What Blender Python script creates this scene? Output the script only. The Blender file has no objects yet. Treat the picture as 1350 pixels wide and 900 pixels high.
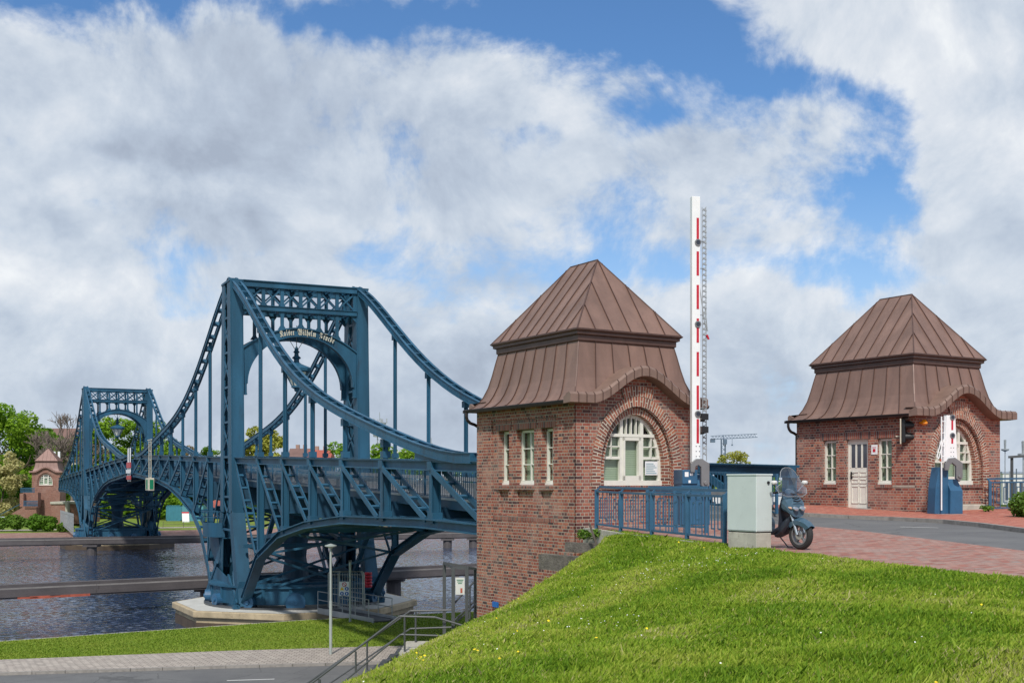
import bpy, bmesh, math, random
import numpy as np
from math import sin, cos, pi, radians, sqrt, exp, log, atan2
from mathutils import Vector, Matrix

random.seed(7)
rng = np.random.default_rng(11)
C = bpy.context.scene.collection

# ------------------------------------------------------------------ camera
EYE = 1.2
F = 1540.0
HZ = 634.0
cam_d = bpy.data.cameras.new("camera")
cam = bpy.data.objects.new("camera", cam_d)
C.objects.link(cam)
cam.location = (0, 0, EYE)
cam.rotation_euler = (radians(90), 0, 0)
cam_d.sensor_width = 36
cam_d.lens = 36 * F / 1350
cam_d.shift_y = (HZ - 450) / 1350
cam_d.clip_start = 0.1
cam_d.clip_end = 9000
bpy.context.scene.camera = cam

# ------------------------------------------------------------------ world
SUN_EL = radians(47)
SUN_FROM = Vector((-0.08, -1.0, 0)).normalized()
sc = bpy.context.scene
sc.view_settings.view_transform = 'Standard'
sc.view_settings.look = 'None'
sc.view_settings.gamma = 1
sc.view_settings.exposure = 0.42
w = bpy.data.worlds.new("World")
sc.world = w
w.use_nodes = True
wt = w.node_tree
for n in list(wt.nodes):
    wt.nodes.remove(n)


class NT:
    """tiny helper for writing node graphs"""
    def __init__(s, nt):
        s.nt = nt

    def n(s, t, **kw):
        nd = s.nt.nodes.new(t)
        for k, v in kw.items():
            setattr(nd, k, v)
        return nd

    def link(s, a, b):
        s.nt.links.new(a, b)

    def m(s, op, a, b=None, c=None, clamp=False):
        nd = s.nt.nodes.new('ShaderNodeMath')
        nd.operation = op
        nd.use_clamp = clamp
        for i, v in enumerate((a, b, c)):
            if v is None:
                continue
            if isinstance(v, (int, float)):
                nd.inputs[i].default_value = v
            else:
                s.nt.links.new(v, nd.inputs[i])
        return nd.outputs[0]

    def mix(s, fac, a, b, mode='MIX'):
        nd = s.nt.nodes.new('ShaderNodeMix')
        nd.data_type = 'RGBA'
        nd.blend_type = mode
        for i, v in ((0, fac), (6, a), (7, b)):
            if isinstance(v, (int, float)):
                nd.inputs[i].default_value = v
            elif isinstance(v, tuple):
                nd.inputs[i].default_value = (*v, 1) if len(v) == 3 else v
            else:
                s.nt.links.new(v, nd.inputs[i])
        return nd.outputs[2]

    def noise(s, vec, scale, detail=4, rough=0.5, dist=0.0, color=False):
        nd = s.nt.nodes.new('ShaderNodeTexNoise')
        nd.inputs['Scale'].default_value = scale
        nd.inputs['Detail'].default_value = detail
        nd.inputs['Roughness'].default_value = rough
        nd.inputs['Distortion'].default_value = dist
        if vec is not None:
            s.nt.links.new(vec, nd.inputs['Vector'])
        return nd.outputs['Color' if color else 'Fac']

    def ramp(s, fac, stops, interp='LINEAR'):
        nd = s.nt.nodes.new('ShaderNodeValToRGB')
        cr = nd.color_ramp
        cr.interpolation = interp
        while len(cr.elements) < len(stops):
            cr.elements.new(0.5)
        for e, (p, c) in zip(cr.elements, stops):
            e.position = p
            e.color = (*c, 1) if len(c) == 3 else c
        s.nt.links.new(fac, nd.inputs[0])
        return nd.outputs[0]

    def mrange(s, v, a, b, c=0.0, d=1.0, smooth=True):
        nd = s.nt.nodes.new('ShaderNodeMapRange')
        nd.interpolation_type = 'SMOOTHSTEP' if smooth else 'LINEAR'
        s.nt.links.new(v, nd.inputs[0])
        for i, x in enumerate((a, b, c, d)):
            nd.inputs[i + 1].default_value = x
        return nd.outputs[0]


g = NT(wt)
SKY_STR = 0.1
out = g.n('ShaderNodeOutputWorld')
bg = g.n('ShaderNodeBackground')
bg.inputs['Strength'].default_value = SKY_STR
g.link(bg.outputs[0], out.inputs[0])
sky = g.n('ShaderNodeTexSky')
sky.sky_type = 'NISHITA'
sky.sun_disc = False
sky.sun_elevation = SUN_EL
sky.sun_rotation = atan2(SUN_FROM.x, SUN_FROM.y)
sky.air_density = 1.0
sky.dust_density = 0.6
tc = g.n('ShaderNodeTexCoord')
sep = g.n('ShaderNodeSeparateXYZ')
g.link(tc.outputs['Generated'], sep.inputs[0])
X, Y, Z = sep.outputs
zz = g.m('ADD', g.m('MAXIMUM', Z, 0.0), 0.16)
px_ = g.m('DIVIDE', X, zz)
py_ = g.m('DIVIDE', Y, zz)
cmb = g.n('ShaderNodeCombineXYZ')
g.link(px_, cmb.inputs[0]); g.link(py_, cmb.inputs[1])
pv = cmb.outputs[0]
# direction coordinates around north, for placing the breaks of the cloud deck
yy = g.m('MAXIMUM', Y, 0.05)
U = g.m('DIVIDE', X, yy)
V = g.m('DIVIDE', Z, yy)
warpn = g.noise(tc.outputs['Generated'], 6.0, 5, 0.6, color=True)
wsep = g.n('ShaderNodeSeparateColor'); g.link(warpn, wsep.inputs[0])
Uw = g.m('ADD', U, g.m('MULTIPLY', g.m('SUBTRACT', wsep.outputs[0], 0.5), 0.16))
Vw = g.m('ADD', V, g.m('MULTIPLY', g.m('SUBTRACT', wsep.outputs[1], 0.5), 0.12))


def blob(px, py, rx, ry, amp, rot=0.0):
    u0 = (px - 675) / F; v0 = (HZ - py) / F
    du = g.m('SUBTRACT', Uw, u0); dv = g.m('SUBTRACT', Vw, v0)
    if rot:
        c_, s_ = cos(rot), sin(rot)
        du2 = g.m('ADD', g.m('MULTIPLY', du, c_), g.m('MULTIPLY', dv, s_))
        dv = g.m('SUBTRACT', g.m('MULTIPLY', dv, c_), g.m('MULTIPLY', du, s_))
        du = du2
    a = g.m('DIVIDE', du, rx / F); b = g.m('DIVIDE', dv, ry / F)
    r2 = g.m('ADD', g.m('MULTIPLY', a, a), g.m('MULTIPLY', b, b))
    return g.m('MULTIPLY', g.m('EXPONENT', g.m('MULTIPLY', r2, -1.0)), amp)


def total(items):
    acc = items[0]
    for it in items[1:]:
        acc = g.m('ADD', acc, it)
    return acc


gen = tc.outputs['Generated']
n2 = g.noise(pv, 2.6, 5, 0.6, 0.3)
n3 = g.noise(gen, 8.0, 8, 0.64, 0.25)
upv = g.n('ShaderNodeVectorMath', operation='ADD'); g.link(gen, upv.inputs[0]); upv.inputs[1].default_value = (0.004, -0.012, 0.026)
n3u = g.noise(upv.outputs[0], 8.0, 6, 0.60, 0.25)
cover = g.m('ADD', g.m('ADD', g.m('MULTIPLY', g.m('SUBTRACT', n2, 0.5), 0.55), g.m('MULTIPLY', g.m('SUBTRACT', n3, 0.5), 1.75)), 0.34)
holes = total([
    blob(850, 50, 130, 70, -0.55, -0.3), blob(700, 5, 240, 40, -0.42), blob(1010, 105, 100, 50, -0.28, -0.4),
    blob(150, -5, 240, 30, -0.40), blob(400, 15, 220, 26, -0.22), blob(1150, 255, 60, 60, -0.40, 0.9), blob(1070, 125, 120, 24, -0.24, -0.2),
    blob(1190, 170, 36, 55, -0.32), blob(870, 150, 50, 22, -0.22), blob(900, 345, 210, 26, -0.17),
    blob(1100, 366, 150, 26, -0.20), blob(640, 170, 90, 16, -0.12),
    blob(150, 270, 60, 18, -0.16), blob(440, 335, 160, 18, -0.16), blob(690, 330, 100, 25, -0.2),
    blob(1200, 50, 190, 90, 0.34, -0.4), blob(330, 220, 330, 90, 0.26), blob(1290, 380, 110, 240, 0.30),
    blob(760, 170, 70, 70, 0.22), blob(920, 210, 120, 50, 0.16), blob(80, 400, 200, 90, 0.26),
    blob(1000, 430, 300, 40, 0.10), blob(200, 130, 400, 50, 0.06),
    blob(300, 470, 500, 60, 0.2), blob(500, 600, 1400, 110, 0.35)])
dens = g.m('ADD', cover, holes)
alpha = g.m('MULTIPLY', g.mrange(dens, 0.02, 0.42), 0.96)
# light and shade of the cloud bodies
sh = total([
    blob(240, 185, 85, 32, -0.33, -0.2), blob(350, 185, 110, 60, -0.20), blob(480, 225, 140, 55, -0.14, -0.3), blob(330, 290, 110, 45, -0.26, -0.4),
    blob(70, 290, 50, 28, -0.30, -0.5), blob(160, 205, 45, 10, -0.25), blob(250, 95, 500, 70, -0.14),
    blob(600, 400, 220, 120, -0.14), blob(300, 520, 700, 90, -0.18), blob(600, 560, 800, 45, -0.12), blob(860, 230, 110, 50, -0.12), blob(640, 470, 70, 40, -0.3),
    blob(60, 370, 110, 46, 0.34, -0.2), blob(620, 470, 1100, 110, 0.13), blob(110, 180, 150, 50, 0.2), blob(700, 210, 70, 50, -0.05), blob(740, 150, 60, 55, 0.30),
    blob(250, 235, 90, 26, 0.2), blob(80, 262, 60, 16, 0.25), blob(1180, 60, 200, 90, 0.26), blob(1290, 170, 100, 110, 0.2),
    blob(1100, 345, 130, 25, 0.2), blob(490, 300, 260, 22, 0.16), blob(1250, 370, 110, 30, 0.16), blob(1290, 500, 120, 80, -0.05),
    blob(470, 190, 70, 45, 0.14), blob(1000, 190, 60, 28, 0.14), blob(520, 110, 200, 50, -0.05)])
relief = g.m('MULTIPLY', g.m('SUBTRACT', n3, n3u), 1.9)
thick = g.m('MULTIPLY', g.m('SUBTRACT', g.m('MINIMUM', dens, 1.0), 0.40), -0.26)
shade = g.m('ADD', g.m('ADD', 0.52, sh), g.m('ADD', relief, thick))
ccol = g.ramp(shade, [(0.0, (0.30, 0.345, 0.42)), (0.3, (0.375, 0.43, 0.51)), (0.55, (0.47, 0.52, 0.585)), (0.8, (0.58, 0.61, 0.65)), (1.0, (0.68, 0.70, 0.715))])
cs = g.n('ShaderNodeVectorMath', operation='SCALE')
g.link(ccol, cs.inputs[0]); cs.inputs['Scale'].default_value = 1.0 / SKY_STR
# the Nishita blue, tuned to the photograph's exposure
skt = g.mix(1.0, sky.outputs[0], (0.50, 0.74, 0.98), 'MULTIPLY')
hz = g.mrange(V, 0.0, 0.30, 0.75, 0.0)
skt = g.mix(hz, skt, (4.2, 5.3, 6.9))
final = g.mix(alpha, skt, cs.outputs[0])
g.link(final, bg.inputs[0])

# ------------------------------------------------------------------ sun
sd = bpy.data.lights.new("sun", 'SUN')
sd.energy = 2.7
sd.angle = radians(4.0)
sd.color = (1.0, 0.95, 0.87)
so = bpy.data.objects.new("sun", sd)
C.objects.link(so)
sdir = Vector((SUN_FROM.x * cos(SUN_EL), SUN_FROM.y * cos(SUN_EL), sin(SUN_EL)))
so.rotation_euler = sdir.to_track_quat('Z', 'Y').to_euler()
so.location = (0, 0, 60)

# ------------------------------------------------------------------ materials
MATS = {}


def new_mat(name):
    m = bpy.data.materials.new(name)
    m.use_nodes = True
    nt = m.node_tree
    b = nt.nodes['Principled BSDF']
    MATS[name] = m
    return m, NT(nt), b


def bump(gn, b, h, strength=0.3, dist=0.02):
    bp = gn.n('ShaderNodeBump')
    bp.inputs['Strength'].default_value = strength
    bp.inputs['Distance'].default_value = dist
    gn.link(h, bp.inputs['Height'])
    gn.link(bp.outputs[0], b.inputs['Normal'])


def plain(name, col, var=0.25, scale=3.0, rough=0.6, metal=0.0, bmp=0.15, bscale=40.0, spec=0.5, dirt=None, bdist=0.01, streak=False):
    m, gn, b = new_mat(name)
    t = gn.n('ShaderNodeTexCoord')
    vec = t.outputs['Object']
    if streak:
        mp = gn.n('ShaderNodeMapping')
        mp.inputs['Scale'].default_value = (1, 1, 0.18)
        gn.link(vec, mp.inputs[0])
        vec2 = mp.outputs[0]
    else:
        vec2 = vec
    n = gn.noise(vec2, scale, 6, 0.6)
    lo = tuple(c * (1 - var) for c in col)
    hi = tuple(min(1, c * (1 + var)) for c in col)
    c = gn.ramp(n, [(0.3, lo), (0.7, hi)])
    if dirt:
        n2 = gn.noise(vec2, scale * 2.3, 8, 0.7)
        c = gn.mix(gn.mrange(n2, 0.55, 0.75, 0, 0.75), c, dirt)
    gn.link(c, b.inputs['Base Color'])
    b.inputs['Roughness'].default_value = rough
    b.inputs['Metallic'].default_value = metal
    b.inputs['Specular IOR Level'].default_value = spec
    if bmp:
        bump(gn, b, gn.noise(vec, bscale, 5, 0.6), bmp, bdist)
    return m


def brick_mat(name, cols, mortar, bw=0.25, rh=0.083, ms=0.012, squash=True, bmp=0.6, weather=0.34):
    m, gn, b = new_mat(name)
    uv = gn.n('ShaderNodeUVMap')
    br = gn.n('ShaderNodeTexBrick')
    gn.link(uv.outputs[0], br.inputs['Vector'])
    br.inputs['Scale'].default_value = 1
    br.inputs['Brick Width'].default_value = bw
    br.inputs['Row Height'].default_value = rh
    br.inputs['Mortar Size'].default_value = ms
    br.inputs['Mortar Smooth'].default_value = 0.15
    br.inputs['Bias'].default_value = 0
    br.inputs['Color1'].default_value = (0, 0, 0, 1)
    br.inputs['Color2'].default_value = (1, 1, 1, 1)
    br.inputs['Mortar'].default_value = (0.5, 0.5, 0.5, 1)
    br.offset = 0.5
    if squash:
        br.squash = 0.5
        br.squash_frequency = 2
    c = gn.ramp(br.outputs['Color'], cols)
    t = gn.n('ShaderNodeTexCoord')
    nf = gn.noise(t.outputs['Object'], 22, 5, 0.7)
    c = gn.mix(0.5, c, gn.ramp(nf, [(0.3, (0.45, 0.45, 0.45)), (0.7, (1.0, 1.0, 1.0))]), 'MULTIPLY')
    nl = gn.noise(t.outputs['Object'], 0.9, 6, 0.65)
    c = gn.mix(gn.mrange(nl, 0.46, 0.70, 0, weather), c, (0.40, 0.30, 0.26))
    mn = gn.noise(t.outputs['Object'], 7, 4, 0.6)
    mc = gn.ramp(mn, [(0.3, tuple(x * 0.6 for x in mortar)), (0.7, mortar)])
    c = gn.mix(br.outputs['Fac'], c, mc)
    gn.link(c, b.inputs['Base Color'])
    b.inputs['Roughness'].default_value = 0.85
    h = gn.m('ADD', gn.m('SUBTRACT', 1.0, br.outputs['Fac']), gn.m('MULTIPLY', nf, 0.5))
    bump(gn, b, h, bmp, 0.012)
    return m


BR = [(0.0, (0.070, 0.036, 0.040)), (0.13, (0.13, 0.044, 0.040)), (0.30, (0.26, 0.072, 0.052)), (0.68, (0.34, 0.098, 0.066)), (1.0, (0.45, 0.165, 0.10))]
brick_mat('brick', BR, (0.44, 0.37, 0.30), ms=0.0100)
BR2 = [(0.0, (0.12, 0.045, 0.038)), (0.3, (0.22, 0.065, 0.045)), (0.7, (0.36, 0.11, 0.065)), (1.0, (0.46, 0.18, 0.10))]
brick_mat('brick_arch', BR2, (0.62, 0.56, 0.46), bw=0.27, rh=0.083, squash=False, weather=0.15)
brick_mat('brick_far', [(0, (0.20, 0.075, 0.055)), (1, (0.34, 0.14, 0.10))], (0.36, 0.24, 0.19))
brick_mat('brick_ledge', BR[:4] + [(1.0, (0.3, 0.1, 0.06))], (0.30, 0.26, 0.22), bw=0.083, rh=0.25, squash=False)
PV = [(0.0, (0.27, 0.10, 0.075)), (0.3, (0.40, 0.145, 0.105)), (0.5, (0.34, 0.20, 0.165)), (0.75, (0.46, 0.22, 0.17)), (1.0, (0.33, 0.25, 0.22))]
brick_mat('pavers', PV, (0.20, 0.15, 0.12), bw=0.2, rh=0.1, ms=0.006, squash=False, bmp=0.2, weather=0.5)
brick_mat('pavers_red', [(0.0, (0.40, 0.10, 0.065)), (0.5, (0.50, 0.15, 0.095)), (1.0, (0.56, 0.22, 0.15))], (0.26, 0.13, 0.10), bw=0.2, rh=0.1, ms=0.006, squash=False, bmp=0.2, weather=0.1)
brick_mat('pavers_grey', [(0.0, (0.38, 0.33, 0.29)), (1.0, (0.52, 0.46, 0.40))], (0.16, 0.14, 0.12), bw=0.3, rh=0.3, ms=0.015, squash=False, bmp=0.3, weather=0.1)
brick_mat('slope_brick', [(0.0, (0.26, 0.14, 0.11)), (1.0, (0.36, 0.20, 0.165))], (0.2, 0.15, 0.13), bw=0.5, rh=0.25, ms=0.02, squash=False, bmp=0.3, weather=0.3)

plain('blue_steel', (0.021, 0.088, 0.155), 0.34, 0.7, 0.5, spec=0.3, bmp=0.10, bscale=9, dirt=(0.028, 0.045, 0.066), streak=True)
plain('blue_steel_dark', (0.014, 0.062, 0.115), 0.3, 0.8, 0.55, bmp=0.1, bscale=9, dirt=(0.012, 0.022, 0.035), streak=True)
plain('blue_paint', (0.028, 0.105, 0.205), 0.15, 2.0, 0.4, bmp=0.05, dirt=(0.03, 0.07, 0.12))
plain('rail_paint', (0.030, 0.100, 0.180), 0.15, 3.0, 0.4, bmp=0.05)
plain('copper', (0.215, 0.130, 0.102), 0.24, 1.6, 0.48, metal=0.15, bmp=0.35, bscale=1.6, dirt=(0.16, 0.095, 0.077), streak=True, bdist=0.05)
plain('copper_far', (0.26, 0.15, 0.125), 0.1, 1.0, 0.55, bmp=0)
plain('copper_seam', (0.100, 0.056, 0.046), 0.2, 3, 0.45, metal=0.25, bmp=0)
plain('copper_edge', (0.23, 0.15, 0.12), 0.2, 3, 0.5, metal=0.2, bmp=0.05, bscale=8)
plain('gutter', (0.035, 0.028, 0.028), 0.2, 4, 0.4, metal=0.3, bmp=0)
plain('white_paint', (0.72, 0.71, 0.64), 0.06, 4, 0.45, bmp=0.04, dirt=(0.55, 0.53, 0.46))
plain('white_sheet', (0.80, 0.81, 0.82), 0.04, 3, 0.4, bmp=0)
plain('cabinet_grey', (0.56, 0.62, 0.60), 0.05, 2, 0.45, bmp=0.03, dirt=(0.42, 0.47, 0.45))
plain('concrete', (0.42, 0.40, 0.34), 0.2, 3, 0.85, bmp=0.3, dirt=(0.24, 0.22, 0.18))
plain('pier_top', (0.50, 0.50, 0.47), 0.12, 1.2, 0.85, bmp=0.2, dirt=(0.38, 0.36, 0.32))
plain('wet_stone', (0.085, 0.06, 0.04), 0.3, 1.0, 0.6, bmp=0.3, bscale=8)
plain('pier_side', (0.42, 0.34, 0.22), 0.3, 1.0, 0.85, bmp=0.4, dirt=(0.14, 0.09, 0.055), bscale=8)
plain('kerb', (0.27, 0.25, 0.23), 0.2, 5, 0.85, bmp=0.3, dirt=(0.15, 0.13, 0.12))
plain('old_timber', (0.13, 0.115, 0.10), 0.4, 6, 0.9, bmp=0.8, bscale=30, dirt=(0.22, 0.21, 0.19), bdist=0.03)
plain('beam_grey', (0.085, 0.075, 0.078), 0.25, 0.6, 0.7, bmp=0.2, bscale=6, dirt=(0.07, 0.065, 0.065))
plain('beam_light', (0.22, 0.205, 0.20), 0.2, 0.8, 0.7, bmp=0.1)
plain('rust_red', (0.42, 0.10, 0.06), 0.3, 2, 0.7, bmp=0.1)
plain('galv', (0.36, 0.38, 0.39), 0.12, 3, 0.45, metal=0.5, bmp=0.04)
plain('galv_dark', (0.075, 0.08, 0.086), 0.15, 3, 0.5, metal=0.1, bmp=0.04)
plain('pole_pale', (0.36, 0.40, 0.38), 0.1, 3, 0.55, metal=0.1, bmp=0.04)
plain('red_paint', (0.50, 0.014, 0.035), 0.08, 3, 0.4, bmp=0)
plain('black', (0.012, 0.012, 0.014), 0.1, 3, 0.4, bmp=0)
plain('black_rubber', (0.022, 0.022, 0.023), 0.15, 30, 0.75, bmp=0.2, bscale=60)
plain('chrome', (0.6, 0.61, 0.62), 0.03, 3, 0.22, metal=1.0, bmp=0)
plain('cast_grey', (0.22, 0.22, 0.225), 0.08, 4, 0.45, metal=0.4, bmp=0.03)
plain('sign_blue', (0.01, 0.12, 0.42), 0.03, 3, 0.4, bmp=0)
plain('sign_yellow', (0.85, 0.55, 0.02), 0.03, 3, 0.4, bmp=0)
plain('sign_green', (0.01, 0.20, 0.10), 0.1, 3, 0.4, bmp=0)
plain('cream', (0.56, 0.52, 0.42), 0.08, 3, 0.5, bmp=0)
plain('blind', (0.40, 0.45, 0.34), 0.06, 2, 0.8, bmp=0)
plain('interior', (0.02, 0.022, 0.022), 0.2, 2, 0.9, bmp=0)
plain('door_glass', (0.07, 0.075, 0.095), 0.1, 2, 0.12, bmp=0)
plain('scooter_blue', (0.052, 0.102, 0.148), 0.05, 3, 0.22, bmp=0)
plain('scooter_dark', (0.028, 0.034, 0.05), 0.1, 3, 0.4, bmp=0)
plain('bark', (0.10, 0.075, 0.055), 0.3, 4, 0.9, bmp=0.4, bscale=10)
plain('bark_pale', (0.17, 0.135, 0.115), 0.2, 2, 0.9, bmp=0)
plain('stick', (0.10, 0.08, 0.07), 0.3, 5, 0.9, bmp=0)
plain('teal_box', (0.045, 0.20, 0.27), 0.12, 1, 0.5, bmp=0)
plain('teal_box_light', (0.09, 0.28, 0.34), 0.1, 1, 0.5, bmp=0)
plain('far_white', (0.62, 0.62, 0.60), 0.08, 1, 0.7, bmp=0)
plain('far_blue_grey', (0.30, 0.35, 0.44), 0.1, 1, 0.7, bmp=0)
plain('far_roof_red', (0.34, 0.085, 0.06), 0.15, 0.4, 0.8, bmp=0)
plain('far_roof_brown', (0.17, 0.10, 0.085), 0.15, 0.4, 0.8, bmp=0)
plain('far_wall', (0.32, 0.20, 0.16), 0.15, 0.4, 0.8, bmp=0)
plain('green_paint', (0.02, 0.12, 0.075), 0.15, 1, 0.5, bmp=0)
plain('crane_grey', (0.10, 0.14, 0.21), 0.1, 1, 0.5, bmp=0)
plain('dash_white', (0.62, 0.62, 0.60), 0.1, 6, 0.8, bmp=0.1)
plain('yellow_petal', (0.80, 0.60, 0.01), 0.05, 3, 0.6, bmp=0)
plain('white_petal', (0.80, 0.80, 0.76), 0.05, 3, 0.6, bmp=0)
plain('car_silver', (0.45, 0.50, 0.56), 0.03, 3, 0.25, metal=0.3, bmp=0)

m_, gn, b = new_mat('asphalt')
t = gn.n('ShaderNodeTexCoord')
n = gn.noise(t.outputs['Object'], 0.6, 6, 0.65)
c = gn.ramp(n, [(0.3, (0.125, 0.125, 0.128)), (0.7, (0.175, 0.174, 0.172))])
nf = gn.noise(t.outputs['Object'], 60, 3, 0.8)
c = gn.mix(0.45, c, gn.ramp(nf, [(0.3, (0.5, 0.5, 0.5)), (0.7, (1, 1, 1))]), 'MULTIPLY')
cr = gn.n('ShaderNodeTexVoronoi'); cr.feature = 'DISTANCE_TO_EDGE'; cr.inputs['Scale'].default_value = 0.42
wv = gn.noise(t.outputs['Object'], 1.8, 4, 0.6, color=True)
wm = gn.mix(0.3, t.outputs['Object'], wv, 'ADD'); gn.link(wm, cr.inputs['Vector'])
c = gn.mix(gn.mrange(cr.outputs['Distance'], 0.004, 0.012, 0.55, 0.0), c, (0.05, 0.05, 0.05))
pt = gn.noise(t.outputs['Object'], 0.22, 2, 0.4)
c = gn.mix(gn.mrange(pt, 0.56, 0.58, 0, 0.35), c, (0.10, 0.10, 0.105))
gn.link(c, b.inputs['Base Color'])
b.inputs['Roughness'].default_value = 0.8
bump(gn, b, nf, 0.2, 0.01)

for nm, tint, emit in (('lamp_glass', (0.75, 0.75, 0.68), 0), ('orange_glass', (0.85, 0.28, 0.01), 0), ('amber_glass', (0.55, 0.36, 0.26), 0)):
    m_, gn, b = new_mat(nm)
    b.inputs['Base Color'].default_value = (*tint, 1)
    b.inputs['Roughness'].default_value = 0.15
    b.inputs['Coat Weight'].default_value = 0.5

m_, gn, b = new_mat('window_glass')       # thin pane: mostly clear, a fresnel share of the sky
nt = m_.node_tree
tr = gn.n('ShaderNodeBsdfTransparent'); tr.inputs[0].default_value = (0.82, 0.88, 0.84, 1)
gl = gn.n('ShaderNodeBsdfGlossy'); gl.inputs['Roughness'].default_value = 0.03
fr = gn.n('ShaderNodeLayerWeight'); fr.inputs[0].default_value = 0.5
mx = gn.n('ShaderNodeMixShader')
gn.link(gn.m('ADD', gn.m('MULTIPLY', gn.m('POWER', fr.outputs['Facing'], 3.5), 0.55), 0.06), mx.inputs[0])
gn.link(tr.outputs[0], mx.inputs[1]); gn.link(gl.outputs[0], mx.inputs[2])
gn.link(mx.outputs[0], nt.nodes['Material Output'].inputs[0])

m_, gn, b = new_mat('screen_plastic')
nt = m_.node_tree
tr = gn.n('ShaderNodeBsdfTransparent'); tr.inputs[0].default_value = (0.74, 0.78, 0.84, 1)
gl = gn.n('ShaderNodeBsdfGlossy'); gl.inputs['Roughness'].default_value = 0.08
fr = gn.n('ShaderNodeLayerWeight'); fr.inputs[0].default_value = 0.5
mx = gn.n('ShaderNodeMixShader')
gn.link(gn.m('ADD', gn.m('MULTIPLY', gn.m('POWER', fr.outputs['Facing'], 2.5), 0.6), 0.12), mx.inputs[0])
gn.link(tr.outputs[0], mx.inputs[1]); gn.link(gl.outputs[0], mx.inputs[2])
gn.link(mx.outputs[0], nt.nodes['Material Output'].inputs[0])

# water: wind ripples as a tilt of the surface normal
m_, gn, b = new_mat('water')
t = gn.n('ShaderNodeTexCoord')
mp = gn.n('ShaderNodeMapping')
mp.inputs['Rotation'].default_value = (0, 0, radians(-20))
mp.inputs['Scale'].default_value = (0.7, 1.0, 1)
gn.link(t.outputs['Object'], mp.inputs[0])
wa = gn.noise(mp.outputs[0], 2.6, 4, 0.6, 0.2, color=True)
wb = gn.noise(t.outputs['Object'], 0.05, 3, 0.5)
sub = gn.n('ShaderNodeVectorMath', operation='SUBTRACT'); gn.link(wa, sub.inputs[0]); sub.inputs[1].default_value = (0.5, 0.5, 0.5)
scl = gn.n('ShaderNodeVectorMath', operation='SCALE'); gn.link(sub.outputs[0], scl.inputs[0])
gn.link(gn.mrange(wb, 0.35, 0.65, 0.75, 1.45), scl.inputs['Scale'])
mul = gn.n('ShaderNodeVectorMath', operation='MULTIPLY'); gn.link(scl.outputs[0], mul.inputs[0]); mul.inputs[1].default_value = (1, 1, 0)
add = gn.n('ShaderNodeVectorMath', operation='ADD'); gn.link(mul.outputs[0], add.inputs[0]); add.inputs[1].default_value = (0, 0, 1)
nrmz = gn.n('ShaderNodeVectorMath', operation='NORMALIZE'); gn.link(add.outputs[0], nrmz.inputs[0])
gn.link(nrmz.outputs[0], b.inputs['Normal'])
b.inputs['Base Color'].default_value = (0.024, 0.044, 0.095, 1)
b.inputs['Roughness'].default_value = 0.08
b.inputs['IOR'].default_value = 1.38


def grass_ground(name, a, bcol, ccol_, sc1=0.35, sc2=9.0, dry=(0.30, 0.27, 0.09)):
    m, gn, b = new_mat(name)
    t = gn.n('ShaderNodeTexCoord')
    v = t.outputs['Object']
    n = gn.noise(v, sc1, 5, 0.6)
    c = gn.ramp(n, [(0.3, a), (0.5, bcol), (0.7, ccol_)])
    n2 = gn.noise(v, sc2, 6, 0.75)
    c = gn.mix(0.75, c, gn.ramp(n2, [(0.3, (0.35, 0.35, 0.35)), (0.7, (1.1, 1.1, 1.1))]), 'MULTIPLY')
    n3 = gn.noise(v, sc1 * 2.2, 6, 0.65)
    c = gn.mix(gn.mrange(n3, 0.58, 0.74, 0, 0.7), c, dry)
    gn.link(c, b.inputs['Base Color'])
    b.inputs['Roughness'].default_value = 0.9
    b.inputs['Specular IOR Level'].default_value = 0.15
    bump(gn, b, n2, 0.6, 0.06)
    return m


grass_ground('grass_bank', (0.14, 0.23, 0.022), (0.19, 0.28, 0.03), (0.22, 0.28, 0.05), 0.25, 7.0, dry=(0.28, 0.27, 0.10))
grass_ground('grass_soil', (0.06, 0.115, 0.012), (0.075, 0.14, 0.014), (0.09, 0.14, 0.02), 0.5, 30.0, dry=(0.20, 0.15, 0.07))
grass_ground('grass_far', (0.15, 0.24, 0.03), (0.21, 0.29, 0.045), (0.26, 0.28, 0.08), 0.05, 1.5, dry=(0.30, 0.28, 0.12))


def leaf_mat(name, c0, c1, c2, sc_=0.5, trans=0.35):
    m, gn, b = new_mat(name)
    t = gn.n('ShaderNodeTexCoord')
    n = gn.noise(t.outputs['Object'], sc_, 4, 0.6)
    at = gn.n('ShaderNodeAttribute'); at.attribute_name = 'rnd'
    f = gn.m('ADD', gn.m('MULTIPLY', n, 0.75), gn.m('MULTIPLY', at.outputs['Fac'], 0.35))
    c = gn.ramp(f, [(0.33, c0), (0.52, c1), (0.74, c2)])
    gn.link(c, b.inputs['Base Color'])
    b.inputs['Roughness'].default_value = 0.6
    b.inputs['Specular IOR Level'].default_value = 0.2
    tl = gn.n('ShaderNodeBsdfTranslucent')
    gn.link(c, tl.inputs[0])
    mx = gn.n('ShaderNodeMixShader'); mx.inputs[0].default_value = trans
    gn.link(b.outputs[0], mx.inputs[1]); gn.link(tl.outputs[0], mx.inputs[2])
    gn.link(mx.outputs[0], m.node_tree.nodes['Material Output'].inputs[0])
    return m


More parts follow.
